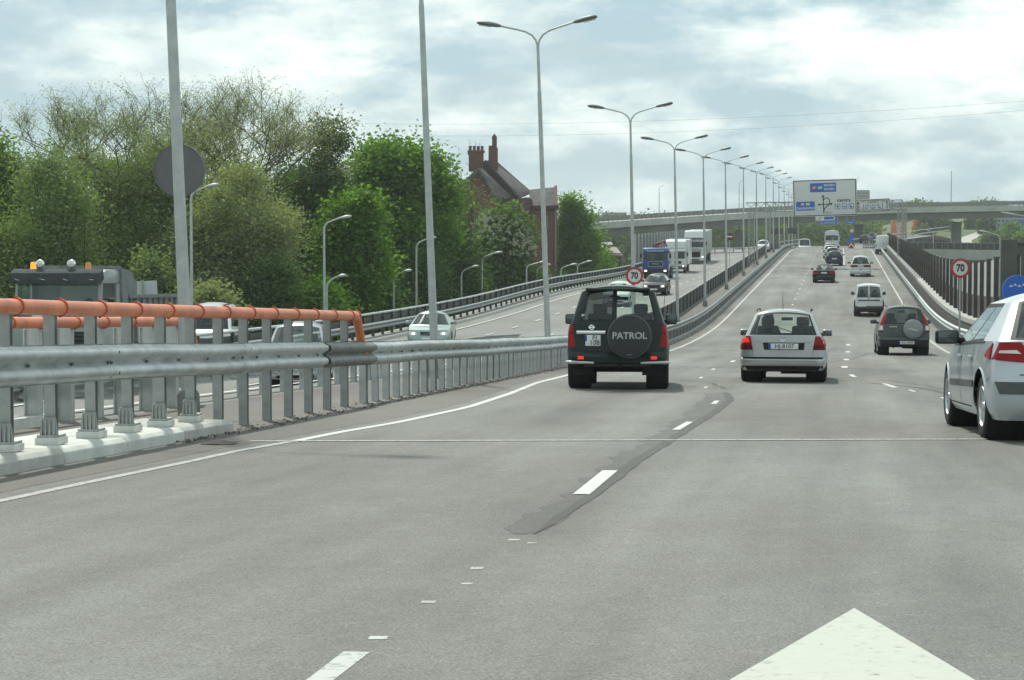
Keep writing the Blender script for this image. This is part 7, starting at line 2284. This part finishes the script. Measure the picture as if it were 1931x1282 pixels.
# ================================================================== wooded banks beyond
def wood(name, x0, x1, D0, D1, ytop, label, leafm, n, leaf, base=TERR_Z):
    """far wood: one mass of foliage (cannot be counted)"""
    P = []
    ncl = n // 60
    for k in range(ncl):
        D = RNG.uniform(D0, D1); x = RNG.uniform(x0, x1)
        yt = ytop(x) if callable(ytop) else ytop
        top = at(x, yt, D).z + RNG.normal() * 0.5
        g = at(x, 600, D)
        z = base + (top - base) * (1 - RNG.random() ** 2.2)
        c_ = np.array([g.x, g.y, z])
        P.append(c_ + RNG.normal(size=(60, 3)) * np.array([1.5, 1.5, 0.8]))
    o = link(name, leaves_mesh(name, np.concatenate(P), leaf, leafm, 0.5, 0.8))
    return tag(o, label, 'wood', kind='stuff')
wood('far_wood', 1040, 1330, 470, 560, lambda x: 430 + 4 * math.sin(x * 0.06), 'green wood beyond the overpass on the left bank', LEAF_FAR, 60000, 0.7)
wood('far_wood', 1300, 1640, 480, 600, lambda x: 424 + 6 * math.sin(x * 0.045), 'green wood under the middle of the overpass', LEAF_FAR, 80000, 0.7)
wood('far_wood', 1600, 2000, 760, 900, lambda x: 392 + 5 * math.sin(x * 0.05), 'hazy tree line on the far bank at right', LEAF_FAR, 70000, 0.9)
wood('far_wood', 1090, 1260, 560, 640, 416, 'tree tops on the skyline beside the far flats', LEAF_FAR, 20000, 0.7)
# far bank at right, grass slope with a pale path
FARG = mat('far_grass', (0.075, 0.115, 0.035), 0.95, var=0.3, scale=0.06)
def px_patch(name, pts, Ds, matl):
    b = MB()
    b.grid([[at(x, y, D) for (x, y), D in zip(r, d)] for r, d in zip(pts, Ds)])
    o = b.build(name, matl, smooth=60); o['kind'] = 'structure'
    return o
px_patch('grass_bank', [[(1560, 520), (1700, 510), (1850, 505), (2200, 505)], [(1560, 470), (1700, 468), (1850, 466), (2200, 462)], [(1560, 452), (1700, 440), (1850, 436), (2200, 430)], [(1560, 446), (1700, 424), (1850, 416), (2200, 412)], [(1560, 445), (1700, 418), (1850, 408), (2200, 404)]],
         [[470] * 4, [500] * 4, [580] * 4, [680] * 4, [780] * 4], FARG)
px_patch('gravel_path', [[(1800, 462), (1835, 462)], [(1800, 452), (1832, 453)], [(1852, 434), (1876, 434.5)], [(1905, 426.5), (1914, 427)]], [[497, 497], [530, 530], [580, 580], [615, 615]], mat('path_pale', (0.42, 0.40, 0.36), 0.95))
# orange sculpted pylons beyond the overpass
OP = mat('pylon_orange', (0.62, 0.17, 0.07), 0.5, var=0.12, scale=0.4)
for i, (x0, x1, lean, yt) in enumerate(((1631, 1648, 3, 408), (1652, 1663, 1, 408), (1680, 1691, -2, 408), (1697, 1707, 1, 408), (1718, 1727, 3, 408), (1730, 1741, -1, 408))):
    D = 560
    k = D / FPX
    p = at((x0 + x1) / 2, 458, D)
    r = empty('orange_pylon', p, (0, 0, YAW), 'orange bridge pylon under the overpass, %s from the left' % ('first', 'second', 'third', 'fourth', 'fifth', 'sixth')[i], 'pylon', 'orange pylons')
    w = (x1 - x0) * k / 2; h = 56 * k
    MB().prism([(-w - 0.3, -3), (w + 0.3, -3), (w, h * 0.25), (w * 0.75 + lean * k, h), (-w * 0.5 + lean * k, h), (-w, h * 0.35)], -0.8, 0.8, 'y').build('shaft', OP, r, 0.1)
    box('head', (lean * k, 0, h + 0.3), (w * 2.2, 2.0, 0.9), OP, r, 0.1)
# dark hall roof with curved red-brown edge
D = 520; k = D / FPX
p = at(1745, 470, D)
hl = empty('curved_hall', p, (0, 0, YAW), 'low dark hall with a curved red-brown roof edge at right under the overpass', 'hall')
arc_ = [(-58 * k + 116 * k * u, (14 + 24 * math.sin(math.pi * (0.28 + 0.5 * u)) - 12) * k) for u in np.linspace(0, 1, 13)]
MB().prism(arc_ + [(58 * k, 20 * k)] + [(a, z - 5 * k) for a, z in reversed(arc_)], -1.0, 14, 'y').build('roof', mat('roof_redbrown', (0.16, 0.055, 0.05), 0.7), hl)
MB().prism([(a, z - 5.2 * k) for a, z in arc_] + [(58 * k, -12), (-58 * k, -12)], 0.0, 13, 'y').build('dark_front', mat('hall_dark', (0.018, 0.024, 0.030), 0.3), hl)
for i in range(9): box('mullion', (-50 * k + i * 12.5 * k, -0.1, 3 * k), (0.2, 0.2, 22 * k), GREYP, hl)
# ramp bridge with dark railing at right
rb = empty('ramp_bridge', at(1830, 480, 300), label='low grey ramp bridge with dark railing behind the noise wall', cat='bridge')
A0 = at(1650, 469, 318); A1 = at(2080, 476, 262)
for nm, q0, q1, z0, z1, mt in (('deck', 0, 9, -2.0, 0.0, OV), ('fascia', -0.12, -0.02, -1.3, 0.1, OVL), ('railing_panel', 0.0, 0.06, 0.1, 0.95, DKSTEEL), ('top_rail', -0.04, 0.1, 0.96, 1.06, GALV_OLD)):
    d = (A1 - A0); d.z = 0; d.normalize(); nn = Vector((-d.y, d.x, 0))
    vs = []
    for P in (A0, A1):
        for q, z in ((q0, z0), (q1, z0), (q1, z1), (q0, z1)):
            vs.append(P + nn * q + Vector((0, 0, z)) - rb.location)
    MB().add(vs, [(0, 1, 2, 3), (7, 6, 5, 4)] + [(j, j + 4, (j + 1) % 4 + 4, (j + 1) % 4) for j in range(4)]).build(nm, mt, rb)
for i in range(34):
    P = A0.lerp(A1, (i + 0.5) / 34)
    box('rail_post', P - rb.location + Vector((-0.05, -0.1, 0.55)), (0.12, 0.12, 1.1), GALV_OLD, rb)
for u in (0.28, 0.62):
    P = A0.lerp(A1, u)
    box('pier', P - rb.location + Vector((0, 4, -6.2)), (1.4, 1.4, 8.5), OV, rb)
# thick concrete post at the right edge and a white sign beside it
p = at(1922, 461, 96)
cp = empty('concrete_pillar', (p.x, p.y, TERR_Z), label='square grey concrete pillar behind the noise wall end at the right edge', cat='pillar')
box('shaft', (0, 0, (p.z - TERR_Z) / 2), (0.55, 0.55, p.z - TERR_Z), MATS['pillar_dark'], cp, 0.02)
box('head', (0, 0, p.z - TERR_Z + 0.06), (0.68, 0.68, 0.12), MATS['pillar_dark'], cp, 0.02)
s4, w4, h4 = panel('white_sign', [(1898, 483), (1912, 483), (1912, 497), (1898, 497)], 110, 'small white sign with a blue square between the wall end and the concrete pillar', th=0.04)
box('pictogram', (0, -0.006, 0), (w4 * 0.5, 0.008, h4 * 0.6), LTBLUE, s4); MB().tube([(0, 0.12, -4), (0, 0.12, 0)], 0.03, 6).build('post', LAMPG, s4)
# single lamps at right behind the wall
for xp, yt, xh, D, lab in ((1886, 441, 1848, 170, 'pale single lamp behind the noise wall at right'), (1955, 408, 1890, 175, 'lamp arm reaching in from the right edge'), (1760, 437, 1748, 300, 'far lamp in front of the dark curved hall'), (1723, 438, 1716, 330, 'far thin lamp at the left end of the curved hall')):
    single_lamp(xp, yt, xh, D, lab)

# ================================================================== junction beyond the crest
# far road splitting right, dividing nose with chevrons
nose = empty('barrier_nose', at(1650, 468, 305), (0, 0, YAW), 'guardrail nose between the two roads beyond the crest', 'guardrail')
kk = 305 / FPX
for dz, nm in ((0.55, 'rail_beam'), (0.95, 'top_rail')):
    MB().box((0, 0, dz), (46 * kk, 0.12, 0.28 if dz < 0.7 else 0.09)).build(nm, GALV_D, nose)
for i in range(14): box('post', (-22 * kk + i * 3.4 * kk, 0.1, 0.4), (0.1, 0.12, 0.9), GALV_OLD, nose)
MB().box((0, 0.3, 0.08), (46 * kk, 0.4, 0.16)).build('kerb', CONC, nose)
p = at(1605, 468, 300)
cb = empty('chevron_board', (p.x, p.y, zr(p.y)), (0, 0, YAW), 'round and blue signs over a red and white chevron board where the roads divide', 'road sign')
z_ = lambda y: at(1605, y, 300).z - zr(p.y)
box('chevron_plate', (0, 0, max(0.5, z_(464))), (0.9, 0.05, 0.8), SIGNR, cb)
MB().add([(-0.42, -0.035, z_(468)), (0, -0.035, z_(461)), (0.42, -0.035, z_(468)), (0.42, -0.035, z_(465)), (0, -0.035, z_(458)), (-0.42, -0.035, z_(465))], [(0, 1, 4, 5), (1, 2, 3, 4)]).build('chevron', WHITE, cb)
MB().lathe([(0.0, -0.03), (0.36, -0.03), (0.36, 0.0)], 'y', 20, (0.1, 0, z_(435))).build('round_plate', SIGNW, cb)
MB().lathe([(0.27, -0.036), (0.36, -0.036)], 'y', 20, (0.1, 0, z_(435))).build('round_rim', SIGNR, cb)
MB().lathe([(0.0, -0.03), (0.36, -0.03), (0.36, 0.0)], 'y', 20, (0.1, 0, z_(446))).build('blue_plate', BLUE, cb)
box('blue_board', (-0.15, 0, z_(454.5)), (0.8, 0.05, 0.55), BLUE, cb)
MB().tube([(0.1, 0.06, 0), (0.1, 0.06, z_(431))], 0.05, 6).build('post', LAMPG, cb)
# dark gantry boards seen from behind on the opposite carriageway
for q, lab in (([(1452, 431), (1476, 431), (1476, 441), (1452, 441)], 'dark back of a direction board over the opposite carriageway, left one'), ([(1486, 430), (1502, 430), (1502, 440.5), (1486, 440.5)], 'dark back of a direction board over the opposite carriageway, right one')):
    s5, w5, h5 = panel('direction_board', q, 300, lab, face=DKSTEEL, th=0.1)
    for sx in (-0.35, 0.35): MB().tube([(sx * w5, 0.2, -6), (sx * w5, 0.2, h5 * 0.4)], 0.05, 5).build('post', GALV_D, s5)
# no entry sign between the carriageways
p = at(1376, 446, 200)
ne = empty('round_sign', p, (0, 0, YAW), 'small round dark sign with pale bar under the overpass at left', 'road sign')
disc(0.36, 0.012, 28).build('plate', mat('sign_dkred', (0.10, 0.03, 0.025), 0.5), ne, smooth=40); box('bar', (0, -0.016, 0), (0.5, 0.006, 0.13), SIGNW, ne)
MB().tube([(0, 0.05, -3.4), (0, 0.05, 0.2)], 0.03, 6).build('post', LAMPG, ne)
# bend of the opposite road with railing beyond
fb = empty('far_guardrail', at(1400, 476, 262), label='far guardrail on the outside of the bend of the opposite carriageway', cat='guardrail')
ptsb = [at(1330, 478, 300), at(1400, 477, 312), at(1445, 472, 330), at(1480, 463, 350), at(1520, 458, 380)]
for a, c_ in zip(ptsb[:-1], ptsb[1:]):
    n_ = 4
    for i in range(n_):
        q0 = a.lerp(c_, i / n_) - fb.location; q1 = a.lerp(c_, (i + 1) / n_) - fb.location
        MB().tube([q0 + Vector((0, 0, 0.1)), q1 + Vector((0, 0, 0.1))], 0.09, 5).build('rail_beam', GALV_D, fb)
        MB().tube([q0 + Vector((0, 0, 0.75)), q1 + Vector((0, 0, 0.75))], 0.06, 5).build('top_rail', GALV, fb)
        box('post', q0 + Vector((0, 0, 0.1)), (0.12, 0.12, 1.4), DKSTEEL, fb)
# cars beyond the crest
def far_car(px, D, label, pnt, rot=0.0, kw=None):
    d = dict(hatch); d.update(kw or {})
    c = Car('hatchback_car', label, None, pnt, **d)
    p = at(px[0], px[1], D)
    c.root.location = (p.x, p.y, p.z); c.root.rotation_euler = (0, 0, rot)
far_car((1577, 460), 420, 'tiny white car far ahead beyond the crest', P_WH2, math.pi)
far_car((1628, 458), 380, 'dark car on the diverging road beyond the barrier nose', P_FOC, -0.3)
far_car((1642, 452), 440, 'second tiny car on the diverging road', P_NAVY, -0.3)
p = at(1517, 472, 330)
mb_ = Car('minibus', 'white minibus far off on the opposite carriageway under the overpass', None, P_WH2, cat='van', L=5.2, W=1.95, H=2.2, zb=0.3, belt=[(0, 1.2), (4.2, 1.15), (5.2, 0.95)], slant=[(0, 0), (1, 0.1)], yAb=4.6, yAt=3.8, Wc=0.8, cant=2.05, wr=0.33, ya=0.95, yf=4.2, track=0.82, glass=GL_DARK, rf=0.25)
mb_.root.location = (p.x, p.y + 5, p.z - 0.4); mb_.root.rotation_euler = (0, 0, math.pi)
# diverging road surface
px_patch('road_diverging', [[(1590, 470), (1680, 472)], [(1610, 461), (1672, 463)], [(1640, 452), (1690, 454)], [(1720, 443), (1760, 444)]], [[330, 330], [372, 372], [430, 430], [500, 500]], ASPH2)
# railing of the diverging road
dr = empty('far_guardrail', at(1660, 450, 430), label='curving pale guardrail of the diverging road under the overpass', cat='guardrail')
pts_ = [at(1600, 462, 362), at(1640, 456.5, 400), at(1680, 450, 440), at(1740, 440, 500), at(1790, 434, 540)]
for a, c_ in zip(pts_[:-1], pts_[1:]):
    MB().tube([a - dr.location, c_ - dr.location], 0.16, 5).build('rail_beam', GALV_D, dr)
    MB().tube([a - dr.location + Vector((0, 0, 0.9)), c_ - dr.location + Vector((0, 0, 0.9))], 0.08, 5).build('top_rail', GALV, dr)
# parked cars on the far side at right
for i in range(6):
    p = at(1792 + i * 24, 470 + i * 1.0, 318)
    c = Car('parked_car', 'parked car in the row beyond the ramp bridge, %s from the left' % ('first', 'second', 'third', 'fourth', 'fifth', 'sixth')[i], 'parked cars beyond the ramp bridge', [P_SILVER, P_WH2, P_GREYG, P_SILV3, P_NAVY, P_SILVER][i], **hatch)
    c.root.location = (p.x, p.y + 8, p.z - 0.6); c.root.rotation_euler = (0, 0, rad(80))
# overhead wires
for i, (a, c_, lab) in enumerate((((-60, 196), (1990, 186), 'upper'), ((-60, 210), (1990, 203), 'lower'))):
    A = at(a[0], a[1], 330); B = at(c_[0], c_[1], 250)
    pts_ = []
    for k in range(25):
        u = k / 24
        q = A.lerp(B, u); q.z -= 3.4 * 4 * u * (1 - u) * (0.9 + 0.15 * i)
        pts_.append(q)
    tag(MB().tube(pts_, 0.013, 4).build('power_line', GALV_OLD), '%s thin overhead wire sagging across the sky' % lab, 'wire')

# trees and a lorry on the far bank at right
for i, (x, yt, D, w) in enumerate(((1752, 404, 560, 40), (1775, 408, 590, 34), (1838, 402, 600, 42), (1858, 412, 560, 26), (1905, 424, 530, 40), (1740, 430, 540, 30), (1870, 440, 515, 36), (1925, 446, 505, 34))):
    crown_tree('bank_tree', x, yt, D, w, 'far tree on the right bank, %s counted from the curved hall' % ('first', 'second', 'third', 'fourth', 'fifth', 'sixth', 'seventh', 'eighth')[i], [LEAF_FAR, LEAF_MAPLE, LEAF_FAR][i % 3], 70, 90, 0.75, 1.1, ybot=yt + 34, seedv=90 + i, group='trees on the right bank')
r = empty('lorry', at(1912, 437, 560), (0, 0, YAW + 1.2), 'tiny blue lorry on the far bank at the right edge', 'truck')
box('cargo_box', (0, -2.0, 1.9), (2.4, 5.0, 2.4), P_TBL, r, 0.05); box('cab', (0, 1.4, 1.5), (2.3, 1.6, 2.0), P_TBL, r, 0.1)
for s_ in (-1, 1):
    for yy in (1.4, -3.2): truck_wheel(r, s_ * 1.0, yy, 0.5, 0.3)

# ================================================================== haze
hz_m = bpy.data.materials.new('haze_air'); hz_m.use_nodes = True
ht = hz_m.node_tree
for n in list(ht.nodes): ht.nodes.remove(n)
ho = ht.nodes.new('ShaderNodeOutputMaterial'); hv = ht.nodes.new('ShaderNodeVolumePrincipled')
hv.inputs['Color'].default_value = (0.90, 0.96, 0.97, 1)
hv.inputs['Density'].default_value = 0.00023
hv.inputs['Anisotropy'].default_value = 0.3
ht.links.new(hv.outputs[0], ho.inputs['Volume'])
o = MB().box((0, 1000, 15), (5200, 2400, 60)).build('haze', hz_m); o['kind'] = 'stuff'
tag(o, 'thin pale haze hanging over the whole road', 'haze')
